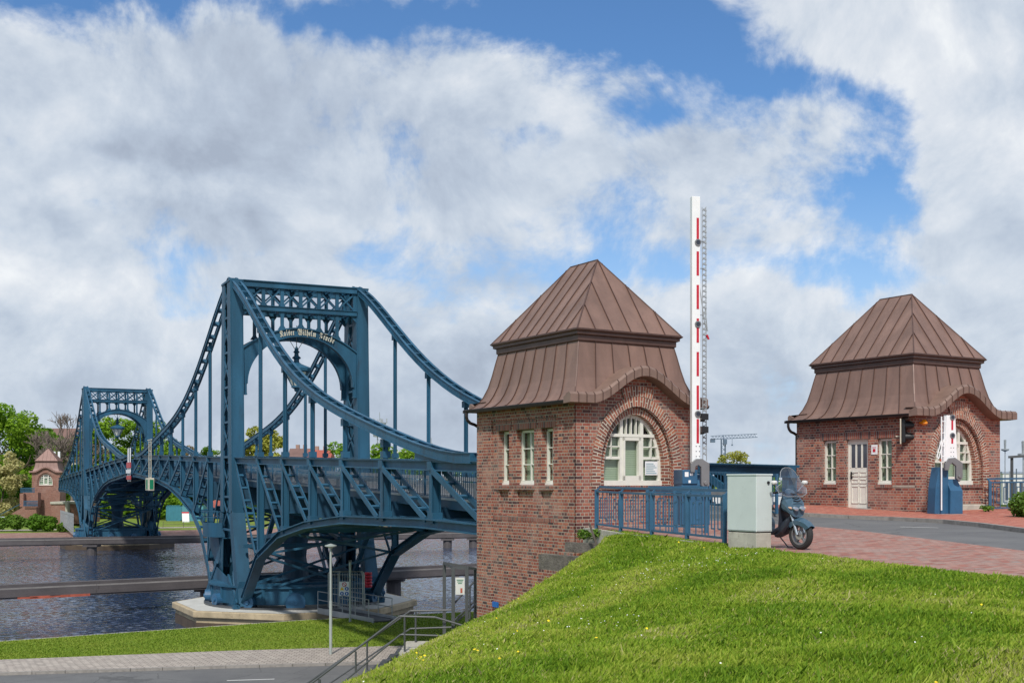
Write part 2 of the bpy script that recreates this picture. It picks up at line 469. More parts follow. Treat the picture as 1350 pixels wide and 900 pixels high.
leaf_mat('grass_blade', (0.13, 0.25, 0.016), (0.255, 0.385, 0.028), (0.42, 0.48, 0.075), 0.55, 0.35)
leaf_mat('leaf_fresh', (0.10, 0.21, 0.015), (0.17, 0.32, 0.02), (0.26, 0.40, 0.03), 0.35)
leaf_mat('leaf_deep', (0.06, 0.14, 0.015), (0.11, 0.23, 0.02), (0.18, 0.32, 0.03), 0.35)
leaf_mat('leaf_pale', (0.33, 0.31, 0.11), (0.46, 0.42, 0.18), (0.56, 0.52, 0.25), 0.5)
leaf_mat('leaf_yellow', (0.26, 0.28, 0.04), (0.36, 0.37, 0.06), (0.46, 0.44, 0.10), 0.5)
leaf_mat('leaf_brown', (0.16, 0.115, 0.05), (0.23, 0.17, 0.08), (0.30, 0.24, 0.12), 0.5)
leaf_mat('leaf_hedge', (0.07, 0.14, 0.02), (0.11, 0.21, 0.025), (0.17, 0.28, 0.04), 1.2)


# ------------------------------------------------------------------ mesh helpers
class MB:
    def __init__(s):
        s.v = []; s.f = []; s.uv = []; s.mi = []; s.cur = 0; s.sm = []

    def face(s, pts, uv=None, smooth=False):
        b = len(s.v)
        s.v += [tuple(p) for p in pts]
        s.f.append(tuple(range(b, b + len(pts))))
        s.uv.append(uv); s.mi.append(s.cur); s.sm.append(smooth)

    def box(s, cx, cy, cz, sx, sy, sz):
        x0, x1 = cx - sx / 2, cx + sx / 2
        y0, y1 = cy - sy / 2, cy + sy / 2
        z0, z1 = cz - sz / 2, cz + sz / 2
        s.bx(x0, y0, z0, x1, y1, z1)

    def bx(s, x0, y0, z0, x1, y1, z1):
        if x0 > x1: x0, x1 = x1, x0
        if y0 > y1: y0, y1 = y1, y0
        if z0 > z1: z0, z1 = z1, z0
        P = [(x0, y0, z0), (x1, y0, z0), (x1, y1, z0), (x0, y1, z0), (x0, y0, z1), (x1, y0, z1), (x1, y1, z1), (x0, y1, z1)]
        for q in ((3, 2, 1, 0), (4, 5, 6, 7), (0, 1, 5, 4), (1, 2, 6, 5), (2, 3, 7, 6), (3, 0, 4, 7)):
            s.face([P[i] for i in q])

    def beam(s, p, q, w_, h_, up=(0, 0, 1)):
        """rectangular bar from p to q; w_ sideways, h_ along up"""
        p = Vector(p); q = Vector(q)
        d = (q - p)
        if d.length < 1e-6: return
        d.normalize()
        up = Vector(up)
        side = d.cross(up)
        if side.length < 1e-4:
            side = d.cross(Vector((0, 1, 0)))
            if side.length < 1e-4: side = d.cross(Vector((1, 0, 0)))
        side.normalize()
        u = side.cross(d).normalized()
        a = side * w_ / 2; c = u * h_ / 2
        A = [p - a - c, p + a - c, p + a + c, p - a + c]
        B = [q - a - c, q + a - c, q + a + c, q - a + c]
        s.face(A[::-1]); s.face(B)
        for i in range(4):
            j = (i + 1) % 4
            s.face([A[i], A[j], B[j], B[i]])

    def tube(s, p, q, r, n=8, r2=None, caps=True):
        p = Vector(p); q = Vector(q); r2 = r if r2 is None else r2
        d = (q - p)
        if d.length < 1e-6: return
        d.normalize()
        a = d.orthogonal().normalized(); b_ = d.cross(a)
        A = []; B = []
        for i in range(n):
            t_ = 2 * pi * i / n
            o = a * cos(t_) + b_ * sin(t_)
            A.append(p + o * r); B.append(q + o * r2)
        for i in range(n):
            j = (i + 1) % n
            s.face([A[i], A[j], B[j], B[i]], smooth=n > 6)
        if caps:
            s.face(A[::-1]); s.face(B)

    def path(s, pts, r, n=8):
        for i in range(len(pts) - 1):
            s.tube(pts[i], pts[i + 1], r, n)

    def lathe(s, prof, cx=0, cy=0, n=16, smooth=True):
        for (r0, z0), (r1, z1) in zip(prof[:-1], prof[1:]):
            for i in range(n):
                a = 2 * pi * i / n; b_ = 2 * pi * (i + 1) / n
                P = [(cx + r0 * cos(a), cy + r0 * sin(a), z0), (cx + r0 * cos(b_), cy + r0 * sin(b_), z0),
                     (cx + r1 * cos(b_), cy + r1 * sin(b_), z1), (cx + r1 * cos(a), cy + r1 * sin(a), z1)]
                if r0 < 1e-5: P = [P[0], P[2], P[3]]
                elif r1 < 1e-5: P = P[:3]
                s.face(P, smooth=smooth)

    def prism(s, poly, z0, z1):
        s.face([(x, y, z1) for x, y in poly])
        s.face([(x, y, z0) for x, y in poly][::-1])
        n = len(poly)
        for i in range(n):
            j = (i + 1) % n
            (x0, y0), (x1, y1) = poly[i], poly[j]
            s.face([(x0, y0, z0), (x1, y1, z0), (x1, y1, z1), (x0, y0, z1)])

    def extr(s, poly3, vec):
        """extrude a planar polygon along vec"""
        vec = Vector(vec)
        A = [Vector(p) for p in poly3]; B = [p + vec for p in A]
        s.face(A[::-1]); s.face(B)
        for i in range(len(A)):
            j = (i + 1) % len(A)
            s.face([A[i], A[j], B[j], B[i]])

    def disc(s, c, nrm, r, n=16):
        nrm = Vector(nrm).normalized(); a = nrm.orthogonal().normalized(); b_ = nrm.cross(a)
        s.face([Vector(c) + a * r * cos(2 * pi * i / n) + b_ * r * sin(2 * pi * i / n) for i in range(n)])

    def obj(s, name, mats, parent=None, loc=(0, 0, 0), rz=0.0, bevel=0.0, merge=False):
        if isinstance(mats, str): mats = [mats]
        me = bpy.data.meshes.new(name)
        me.from_pydata([tuple(v) for v in s.v], [], s.f)
        for m in mats: me.materials.append(MATS[m])
        me.polygons.foreach_set('material_index', s.mi)
        me.polygons.foreach_set('use_smooth', s.sm)
        uvl = me.uv_layers.new(name='UVMap')
        me.update()
        data = np.zeros(len(me.loops) * 2, dtype=np.float32)
        k = 0
        for poly, uv in zip(me.polygons, s.uv):
            if uv is not None:
                for (a, b_) in uv:
                    data[k] = a; data[k + 1] = b_; k += 2
            else:
                nx, ny, nz = poly.normal
                if abs(nz) > 0.7:
                    for vi in poly.vertices:
                        x, y, z = s.v[vi]; data[k] = x; data[k + 1] = y; k += 2
                else:
                    l = sqrt(nx * nx + ny * ny) or 1
                    tx, ty = -ny / l, nx / l
                    for vi in poly.vertices:
                        x, y, z = s.v[vi]; data[k] = x * tx + y * ty; data[k + 1] = z; k += 2
        uvl.data.foreach_set('uv', data)
        if merge or bevel:
            bm = bmesh.new(); bm.from_mesh(me)
            bmesh.ops.remove_doubles(bm, verts=bm.verts, dist=1e-4)
            bmesh.ops.recalc_face_normals(bm, faces=bm.faces)
            bm.to_mesh(me); bm.free()
        o = bpy.data.objects.new(name, me)
        C.objects.link(o)
        if bevel:
            md = o.modifiers.new('bevel', 'BEVEL'); md.width = bevel; md.segments = 2; md.limit_method = 'ANGLE'; md.angle_limit = radians(40)
        o.parent = parent
        o.location = loc; o.rotation_euler = (0, 0, rz)
        return o


def tag(o, label=None, cat=None, group=None, kind=None):
    if label: o['label'] = label
    if cat: o['category'] = cat
    if group: o['group'] = group
    if kind: o['kind'] = kind
    return o


def thing(name, label, cat, loc=(0, 0, 0), rz=0.0, group=None, scale=1.0):
    o = bpy.data.objects.new(name, None)
    o.empty_display_size = 0.3
    C.objects.link(o)
    o.location = loc; o.rotation_euler = (0, 0, rz); o.scale = (scale,) * 3
    return tag(o, label, cat, group)


def one(name, mb, mats, label, cat, loc=(0, 0, 0), rz=0.0, group=None, **kw):
    o = mb.obj(name, mats, None, loc, rz, **kw)
    return tag(o, label, cat, group)


def copy_tree(o, parent=None):
    c = o.copy(); C.objects.link(c); c.parent = parent
    for ch in list(o.children):
        copy_tree(ch, c)
    return c


def np_mesh(name, verts, faces, mats, parent=None, rnd=None, mi=None, label=None):
    """verts (n,3) faces (m,k) arrays"""
    me = bpy.data.meshes.new(name)
    k = faces.shape[1]
    me.vertices.add(len(verts)); me.vertices.foreach_set('co', verts.astype(np.float32).ravel())
    me.loops.add(faces.size); me.loops.foreach_set('vertex_index', faces.astype(np.int32).ravel())
    me.polygons.add(len(faces))
    me.polygons.foreach_set('loop_start', np.arange(0, faces.size, k, dtype=np.int32))
    me.polygons.foreach_set('loop_total', np.full(len(faces), k, dtype=np.int32))
    for m in ([mats] if isinstance(mats, str) else mats): me.materials.append(MATS[m])
    if mi is not None: me.polygons.foreach_set('material_index', mi.astype(np.int32))
    if rnd is not None:
        a = me.attributes.new('rnd', 'FLOAT', 'POINT')
        a.data.foreach_set('value', rnd.astype(np.float32))
    me.update(calc_edges=True)
    o = bpy.data.objects.new(name, me); C.objects.link(o); o.parent = parent
    return o


def W3(px, Yd, rel=None, py=None):
    """world point that lies under pixel column px at distance Yd"""
    x = (px - 675) / F * Yd
    z = EYE + ((HZ - py) / F * Yd if py is not None else rel)
    return (x, Yd, z)


def lerp(a, b, t): return a + (b - a) * t


def interp(xs, ys, x): return float(np.interp(x, xs, ys))

# ================================================================== terrain
ANG = atan2(955, 1540)                    # the gatehouses and the road end share this direction
EX = Vector((cos(ANG), sin(ANG), 0)); EY = Vector((-sin(ANG), cos(ANG), 0))
H1 = (1.544, 29.0)
H2 = (12.02, 34.8)
BANG = radians(25.4)                      # bridge axis
T0 = 11.6
BP = Vector((-1.402 * T0, 5.855 * T0, 0))
BW = 7.5
BL = 7.39 * T0
BX = Vector((cos(BANG), sin(BANG), 0)); BY = Vector((-sin(BANG), cos(BANG), 0))
LOW = EYE - 7.0                           # level of the lower banks
WAT = EYE - 8.3


def bw(c, s, h=0.0):
    """point in bridge coordinates: c across, s along the axis, h above the eye"""
    p = BP + BX * c + BY * s
    return (p.x, p.y, h + EYE)


def softplus(q, k=1.2):
    return log(1 + exp(min(30, q * k))) / k


def zp(x, y):
    dx, dy = x - H2[0], y - H2[1]
    q = dx * EY.x + dy * EY.y
    p = dx * EX.x + dy * EX.y
    return 0.17 + 0.014 * max(-14, min(6, p)) + 0.042 * softplus(min(q, 6))


RY = [-20, 0, 9, 13, 17, 21, 24, 26, 27, 27.8, 28.4, 29.2, 33, 36, 60]
RX = [-4, -3, -1.3, -1.12, -0.82, -0.47, 0.09, 0.50, 1.30, 2.05, 2.45, 1.80, -1.1, -2.0, -3]
RZ = [-0.8, -0.6, -0.47, -0.84, -1.15, -1.28, -1.30, -1.32, -1.22, -0.92, -0.55, -0.42, -4.6, -5.3, -6.2]


def edge_x(y):
    return max(1.9, 10.753 - 0.305 * y) if y > 0 else 10.753


def hill(x, y):
    xr = interp(RY, RX, y); zr = interp(RY, RZ, y)
    ex = max(edge_x(y), xr + 0.3)
    top = zp(x, y)
    if x >= ex:
        z = top - 0.05
    elif x >= xr:
        t = (x - xr) / (ex - xr)
        s = 1 - (1 - t) ** 1.55
        z = zr + (top + 0.0 - zr) * s
    else:
        d = xr - x
        z = zr - (interp([20, 24, 26.5, 28.5], [0.30, 0.45, 0.9, 1.9], y) * d + 0.42 * d * d / (d + 2.2))
    dx, dy = x - H2[0], y - H2[1]
    q = dx * EY.x + dy * EY.y
    lim = 5.6 if x < 8.5 else 3.6
    if q > lim: z -= min(9, (q - lim) * 1.6)
    return max(z, LOW - 2.5)


def vnoise(x, y, s):
    return (sin(x * s * 1.3 + 1.7 * sin(y * s * 0.9)) + sin(y * s * 1.1 + 2.1 * sin(x * s * 0.7 + 1.3)) + sin((x + y) * s * 2.3 + 0.5) * 0.5) / 2.5


def hill_b(x, y):
    z = hill(x, y)
    if x < edge_x(y) - 0.15 and z > LOW:
        k = min(1, (edge_x(y) - 0.15 - x) / 1.2)
        z += k * (0.045 * vnoise(x, y, 1.6) + 0.02 * vnoise(x + 9, y, 4.1))
    return z


def make_hill():
    xs = np.concatenate([np.arange(-30, -4, 0.8), np.arange(-4, 13, 0.2), np.arange(13, 60, 1.2)])
    ys = np.concatenate([np.arange(-14, 5, 0.8), np.arange(5, 32, 0.2), np.arange(32, 56, 0.5)])
    V_ = np.array([(x, y, hill_b(x, y)) for y in ys for x in xs])
    nx = len(xs)
    i, j = np.meshgrid(np.arange(len(ys) - 1), np.arange(nx - 1), indexing='ij')
    a = (i * nx + j).ravel()
    Fc = np.stack([a, a + 1, a + nx + 1, a + nx], 1)
    o = np_mesh('embankment', V_, Fc, 'grass_soil')
    o.data.polygons.foreach_set('use_smooth', [True] * len(Fc))
    tag(o, kind='structure')


make_hill()

# lower near bank, its edge follows the canal
bank = [(-400, -60), (-60, -19.2), (-12.8, -12.6), (1.4, -10.6), (8.6, -10.7), (60, -13), (140, -16), (500, -30)]   # (c, s)
bk = [bw(c, s) for c, s in bank]
mb = MB()
mb.face([(p[0], p[1], LOW) for p in bk] + [(600, -300, LOW), (-500, -300, LOW)])
tag(mb.obj('lower_bank_ground', 'grass_bank'), kind='structure')
mb = MB()
for a, b_ in zip(bk[:-1], bk[1:]):
    mb.face([(a[0], a[1], LOW), (b_[0], b_[1], LOW), (b_[0], b_[1], WAT - 1), (a[0], a[1], WAT - 1)])
    d = Vector((b_[0] - a[0], b_[1] - a[1], 0)).normalized(); nn = Vector((-d.y, d.x, 0))
    A = Vector((a[0], a[1], 0)); B_ = Vector((b_[0], b_[1], 0))
    mb.beam(A + nn * 0.02 + Vector((0, 0, LOW - 0.01)), B_ + nn * 0.02 + Vector((0, 0, LOW - 0.01)), 0.10, 0.05)
tag(mb.obj('quay_edge', 'concrete'), kind='structure')

# water, one sheet
mb = MB(); mb.face([(-5000, -50, WAT), (5000, -50, WAT), (5000, 8000, WAT), (-5000, 8000, WAT)])
tag(mb.obj('canal_water', 'water'), kind='structure')

# far bank with its brick slope
FB = 97.0
mb = MB()
mb.face([bw(-4000, FB + 6, -7.0), bw(4000, FB + 6, -7.0), bw(4000, 7000, -7.0), bw(-4000, 7000, -7.0)])
tag(mb.obj('far_bank_ground', 'grass_far'), kind='structure')
mb = MB()
mb.face([bw(-400, FB - 3, -8.6), bw(400, FB - 3, -8.6), bw(400, FB + 6, -6.98), bw(-400, FB + 6, -6.98)])
tag(mb.obj('brick_slope_of_far_bank', 'slope_brick'), kind='structure')
mb = MB()
mb.face([bw(-400, FB + 14, -6.98), bw(400, FB + 14, -6.98), bw(400, FB + 18, -6.98), bw(-400, FB + 18, -6.98)])
tag(mb.obj('far_path', 'pavers_grey'), kind='structure')

# pavement at the lower bank: path, kerb, road
pth_far = [(-70, 37.5), (-20.0, 45.7), (-11.7, 48.1), (-5.6, 49.4), (3, 51), (30, 57)]
pth_near = [(-70, 32.5), (-18.5, 42.2), (-10.7, 43.8), (-7.06, 44.4), (3, 46.2), (30, 51.5)]
mb = MB()
for i in range(len(pth_far) - 1):
    mb.face([(*pth_near[i], LOW + 0.105), (*pth_near[i + 1], LOW + 0.105), (*pth_far[i + 1], LOW + 0.03), (*pth_far[i], LOW + 0.03)])
tag(mb.obj('lower_pavement', 'pavers_grey'), kind='structure')
mb = MB()
for (x0, y0), (x1, y1) in zip(pth_near[:-1], pth_near[1:]):
    n_ = max(1, int(sqrt((x1 - x0) ** 2 + (y1 - y0) ** 2) / 1.0))
    for k in range(n_):
        a, b2 = k / n_, (k + 0.985) / n_
        mb.beam((lerp(x0, x1, a), lerp(y0, y1, a) - 0.07, LOW + 0.055), (lerp(x0, x1, b2), lerp(y0, y1, b2) - 0.07, LOW + 0.055), 0.14, 0.125)
tag(mb.obj('lower_kerb', 'kerb'), kind='structure')
mb = MB()
for (x0, y0), (x1, y1) in zip(pth_near[:-1], pth_near[1:]):
    mb.face([(x0, y0 - 8, LOW + 0.012), (x1, y1 - 8, LOW + 0.012), (x1, y1, LOW + 0.012), (x0, y0, LOW + 0.012)])
tag(mb.obj('lower_road', 'asphalt'), kind='structure')
mb = MB()
for k in range(-5, 3):
    x = -9.0 + k * 6.0
    y = interp([p[0] for p in pth_near], [p[1] for p in pth_near], x) - 2.9
    mb.face([(x - 1, y - .26, LOW + 0.018), (x + 0.6, y + .06, LOW + 0.018), (x + 0.6, y + .18, LOW + 0.018), (x - 1, y - .14, LOW + 0.018)])
tag(mb.obj('lower_road_marking', 'dash_white'), kind='structure')

# upper level: pavers, asphalt, kerb, red pavement
KY = [-12, 18, 24.9, 28.2, 30.2, 32.0, 33.2, 34.3, 36.5, 42]
KX = [11.2, 11.05, 11.05, 11.2, 11.05, 10.3, 9.3, 8.35, 7.0, 4.6]
AY = [-12, 10, 19.9, 27, 29.5, 31.5, 34, 36, 42]
AX = [9.8, 9.4, 8.7, 8.0, 7.45, 6.0, 3.6, 2.4, -0.6]


def strip(name, fl, fr, y0, y1, mat, dz, step=0.5, nx=8, kind='structure'):
    mb = MB()
    ys = np.arange(y0, y1 + 1e-6, step)
    for a, b_ in zip(ys[:-1], ys[1:]):
        for k in range(nx):
            P = []
            for y, t in ((a, k / nx), (a, (k + 1) / nx), (b_, (k + 1) / nx), (b_, k / nx)):
                x = lerp(fl(y), fr(y), t)
                P.append((x, y, zp(x, y) + dz))
            mb.face(P, uv=[(p[0] * EX.x + p[1] * EX.y, p[0] * EY.x + p[1] * EY.y) for p in P])
    o = mb.obj(name, mat)
    return tag(o, kind=kind)


strip('paver_forecourt', lambda y: edge_x(y) - 0.04 + 0.06 * vnoise(0, y, 1.7), lambda y: interp(AY, AX, y), -8, 36.6, 'pavers', 0.0)
strip('road', lambda y: interp(AY, AX, y), lambda y: interp(KY, KX, y) - 0.02, -8, 38.6, 'asphalt', -0.004)
strip('pavement', lambda y: interp(KY, KX, y) + 0.12, lambda y: 46, -8, 38.0, 'pavers_red', 0.09, nx=20)
mb = MB()
ys = np.arange(0, 40, 1.0)
for a in ys:
    x0, x1 = interp(KY, KX, a), interp(KY, KX, a + 0.98)
    mb.beam((x0 + 0.06, a, zp(x0, a) + 0.02), (x1 + 0.06, a + 0.98, zp(x1, a + 0.98) + 0.02), 0.14, 0.15)
tag(mb.obj('kerb', 'kerb'), kind='structure')
mb = MB()
for k in range(14):      # pale edging stones between the grass and the pavers, under the railing
    y0 = 23.0 + k * 0.42
    x0, x1 = edge_x(y0) - 0.12, edge_x(y0 + 0.4) - 0.12
    dd = 0.55 if y0 > 26.3 else 0.2
    mb.beam((x0, y0, zp(x0, y0) + 0.03 - dd / 2), (x1, y0 + 0.4, zp(x1, y0) + 0.03 - dd / 2), 0.16, dd)
tag(mb.obj('edging_stones', 'concrete'), kind='structure')
mb = MB()        # flush painted marks
for (px, py, wpx) in ((1213, 692.5, 40), (1256, 683.5, 30)):
    yy_ = 1.06 * F / (py - HZ); xx_ = (px - 675) / F * yy_; L_ = wpx / F * yy_
    dz_ = 0.006 if px < 1230 else 0.1
    mb.face([(xx_ - L_ / 2, yy_ + 0.25, zp(xx_, yy_) + dz_), (xx_ + L_ / 2, yy_ - 0.3, zp(xx_, yy_) + dz_), (xx_ + L_ / 2, yy_ - 0.12, zp(xx_, yy_) + dz_), (xx_ - L_ / 2, yy_ + 0.42, zp(xx_, yy_) + dz_)])
tag(mb.obj('road_marking', 'dash_white'), kind='structure')

# ================================================================== gatehouses
GV, GW = 4.0, 4.82           # arch side, long side
CXA, AA, AB, ZS = 1.97, 0.98, 1.42, 1.50   # arch centre, half width, rise, spring


def arch_path(t, zb, n=40):
    """(x, z, arclength) along the arch outline widened by t"""
    P = [(CXA - AA - t, zb)]
    m0 = 6
    for k in range(1, m0): P.append((CXA - AA - t, lerp(zb, ZS, k / m0)))
    for k in range(n + 1):
        a = pi - pi * k / n
        P.append((CXA + (AA + t) * cos(a), ZS + (AB + t) * sin(a)))
    for k in range(1, m0 + 1): P.append((CXA + AA + t, lerp(ZS, zb, k / m0)))
    return P


def ze(x):
    d = (x - 2.0) / 1.7
    return 3.12 + (0.74 * cos(d * pi / 2) ** 2 if abs(d) < 1 else 0)


def arch_z(x, t=0.0):
    d = (x - CXA) / (AA + t)
    return ZS + (AB + t) * sqrt(max(0, 1 - d * d))


def wall_panel(mb, O, U, N, length, z0, z1, holes, depth=0.25, back=False):
    O = Vector(O); U = Vector(U); N = Vector(N); Zv = Vector((0, 0, 1))
    us = sorted({0, length} | {h[0] for h in holes} | {h[1] for h in holes})
    zs = sorted({z0, z1} | {h[2] for h in holes} | {h[3] for h in holes})
    P = lambda u, z, d=0: O + U * u + Zv * z - N * d
    for a, b_ in zip(us[:-1], us[1:]):
        for c, d in zip(zs[:-1], zs[1:]):
            um, zm = (a + b_) / 2, (c + d) / 2
            if any(h[0] < um < h[1] and h[2] < zm < h[3] for h in holes): continue
            q = [P(a, c), P(b_, c), P(b_, d), P(a, d)]
            if U.cross(Zv).dot(N) < 0: q = q[::-1]
            mb.face(q)
    for h in holes:
        a, b_, c, d = h[:4]; dp = h[4] if len(h) > 4 else depth
        for q in ([P(a, c), P(a, d), P(a, d, dp), P(a, c, dp)], [P(b_, c), P(b_, d), P(b_, d, dp), P(b_, c, dp)],
                  [P(a, d), P(b_, d), P(b_, d, dp), P(a, d, dp)], [P(a, c), P(b_, c), P(b_, c, dp), P(a, c, dp)]):
            mb.face(q)
        if dp < 0.2:
            mb.face([P(a, c, dp), P(b_, c, dp), P(b_, d, dp), P(a, d, dp)])


def arch_wall(root, flip, zb, zring, detail=True):
    """front (flip False: y=0, faces -y) or back wall with the arched opening"""
    def T(x, y, z):
        return (GV - x, GW - y, z) if flip else (x, y, z)
    mb = MB()
    t1 = 0.17
    xs = sorted(set(list(np.linspace(0, GV, 51)) + [CXA - AA - t1, CXA + AA + t1] + list(CXA + (AA + t1) * np.cos(np.linspace(0, pi, 33)))))
    for a, b_ in zip(xs[:-1], xs[1:]):
        m = (a + b_) / 2
        ta, tb = ze(a) + 0.12, ze(b_) + 0.12
        if abs(m - CXA) < AA + t1:
            mb.face([T(a, 0, zb), T(b_, 0, zb), T(b_, 0, 1.06), T(a, 0, 1.06)])
            mb.face([T(a, 0, arch_z(a, t1)), T(b_, 0, arch_z(b_, t1)), T(b_, 0, tb), T(a, 0, ta)])
        else:
            mb.face([T(a, 0, zb), T(b_, 0, zb), T(b_, 0, tb), T(a, 0, ta)])
    mb.obj('arch_wall', 'brick', root)
    # brick rings
    def ring(nm, ta, tb, y0, y1, z_b, mat, lim=None):
        mb = MB()
        A = arch_path(ta, z_b, 60); B = arch_path(tb, z_b, 60)
        s = 0
        for i in range(len(A) - 1):
            ma = ((A[i][0] + B[i][0]) / 2, (A[i][1] + B[i][1]) / 2); mb_ = ((A[i + 1][0] + B[i + 1][0]) / 2, (A[i + 1][1] + B[i + 1][1]) / 2)
            ds = sqrt((ma[0] - mb_[0]) ** 2 + (ma[1] - mb_[1]) ** 2)
            if lim is None or abs((ma[0] + mb_[0]) / 2 - CXA) < lim:
                w_ = tb - ta
                mb.face([T(A[i][0], y0, A[i][1]), T(A[i + 1][0], y0, A[i + 1][1]), T(B[i + 1][0], y0, B[i + 1][1]), T(B[i][0], y0, B[i][1])],
                        uv=[(0, s), (0, s + ds), (w_, s + ds), (w_, s)])
                for Q, uo in ((A, 0), (B, w_)):
                    mb.face([T(Q[i][0], y0, Q[i][1]), T(Q[i + 1][0], y0, Q[i + 1][1]), T(Q[i + 1][0], y1, Q[i + 1][1]), T(Q[i][0], y1, Q[i][1])],
                            uv=[(0, s), (0, s + ds), (y1 - y0, s + ds), (y1 - y0, s)])
            s += ds
        mb.obj(nm, mat, root)
    ring('inner_arch_ring', 0.0, 0.18, 0.10, 0.34, 1.06, 'brick_arch')
    ring('outer_arch_ring', 0.20, 0.46, -0.035, 0.12, zring, 'brick_arch')
    ring('arch_crown', 0.465, 0.72, -0.045, 0.02, zring, 'brick_arch', lim=0.46)
    # sill
    mb = MB()
    x0, x1 = CXA - AA - 0.16, CXA + AA + 0.16
    if flip: mb.bx(GV - x1, GW + 0.06, 1.0, GV - x0, GW - 0.3, 1.09)
    else: mb.bx(x0, -0.06, 1.0, x1, 0.3, 1.09)
    mb.obj('sill', 'brick_ledge', root)
    # arched window
    y = 0.26
    mb = MB()
    A = arch_path(-0.09, 1.1); B = arch_path(0.0, 1.1)
    for i in range(len(A) - 1):
        mb.face([T(A[i][0], y, A[i][1]), T(A[i + 1][0], y, A[i + 1][1]), T(B[i + 1][0], y, B[i + 1][1]), T(B[i][0], y, B[i][1])])
        mb.face([T(A[i][0], y, A[i][1]), T(A[i + 1][0], y, A[i + 1][1]), T(A[i + 1][0], y + .09, A[i + 1][1]), T(A[i][0], y + .09, A[i][1])])

    def bar(xa, za, xb, zb_, pr=0.0):
        a = T(xa, y - 0.02 - pr, za); b2 = T(xb, y + 0.07, zb_)
        mb.bx(a[0], a[1], a[2], b2[0], b2[1], b2[2])
    bar(CXA - AA, 1.09, CXA + AA, 1.22, 0.03)
    for sx in (-1, 1):
        xm = CXA + sx * 0.33
        bar(xm - 0.05, 1.2, xm + 0.05, arch_z(xm) - 0.03, 0.01)
        xi = CXA + sx * 0.65
        bar(xi - 0.015, 1.8, xi + 0.015, arch_z(xi) - 0.05)
        for zz_, th in ((1.80, 0.035), (2.09, 0.015)):
            xo = CXA + sx * (AA * sqrt(max(0, 1 - ((zz_ - ZS) / AB) ** 2)) - 0.04)
            bar(min(xm, xo), zz_ - th, max(xm, xo), zz_ + th)
    xo = AA * sqrt(1 - ((2.38 - ZS) / AB) ** 2) - 0.03
    bar(CXA - xo, 2.34, CXA + xo, 2.42, 0.02)
    for k in (-1, 0, 1):
        xk = CXA + k * 0.16
        bar(xk - 0.015, 2.42, xk + 0.015, arch_z(xk) - 0.05)
    # middle casement
    bar(CXA - 0.29, 1.22, CXA - 0.22, 2.33, 0.03); bar(CXA + 0.22, 1.22, CXA + 0.29, 2.33, 0.03)
    bar(CXA - 0.29, 1.22, CXA + 0.29, 1.34, 0.03); bar(CXA - 0.29, 2.25, CXA + 0.29, 2.33, 0.03)
    win = mb.obj('arched_window', 'white_paint', root)
    mb = MB()
    G = arch_path(-0.03, 1.1)
    cen = (CXA, 1.6)
    mb.face([T(p[0], y + 0.04, p[1]) for p in G])
    mb.obj('pane', 'window_glass', win)
    mb = MB()
    nst = 22
    for k in range(nst):
        z0 = 1.1 + k * 0.058; z1 = z0 + 0.052
        if z1 > 2.36: break
        xo = AA * sqrt(max(0, 1 - (max(0, z1 - ZS) / AB) ** 2))
        mb.face([T(CXA - xo, y + 0.13, z0), T(CXA + xo, y + 0.13, z0), T(CXA + xo, y + 0.138, z1 + 0.004), T(CXA - xo, y + 0.138, z1 + 0.004)])
    mb.obj('blind', 'blind', win)
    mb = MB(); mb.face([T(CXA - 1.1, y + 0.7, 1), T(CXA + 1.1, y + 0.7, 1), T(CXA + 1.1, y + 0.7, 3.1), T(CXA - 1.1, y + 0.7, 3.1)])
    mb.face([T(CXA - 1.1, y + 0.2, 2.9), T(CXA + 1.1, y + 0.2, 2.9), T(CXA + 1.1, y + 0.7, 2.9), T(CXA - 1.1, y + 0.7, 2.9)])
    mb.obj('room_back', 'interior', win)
    return win


PROF = [(-0.20, 3.20), (-0.08, 3.26), (0.04, 3.38), (0.14, 3.56), (0.24, 3.82), (0.32, 4.15), (0.39, 4.50), (0.45, 4.77)]


def prof_at_z(z):
    for (i0, z0), (i1, z1) in zip(PROF[:-1], PROF[1:]):
        if z0 <= z <= z1:
            return lerp(i0, i1, (z - z0) / (z1 - z0))
    return PROF[0][0] if z < PROF[0][1] else PROF[-1][0]


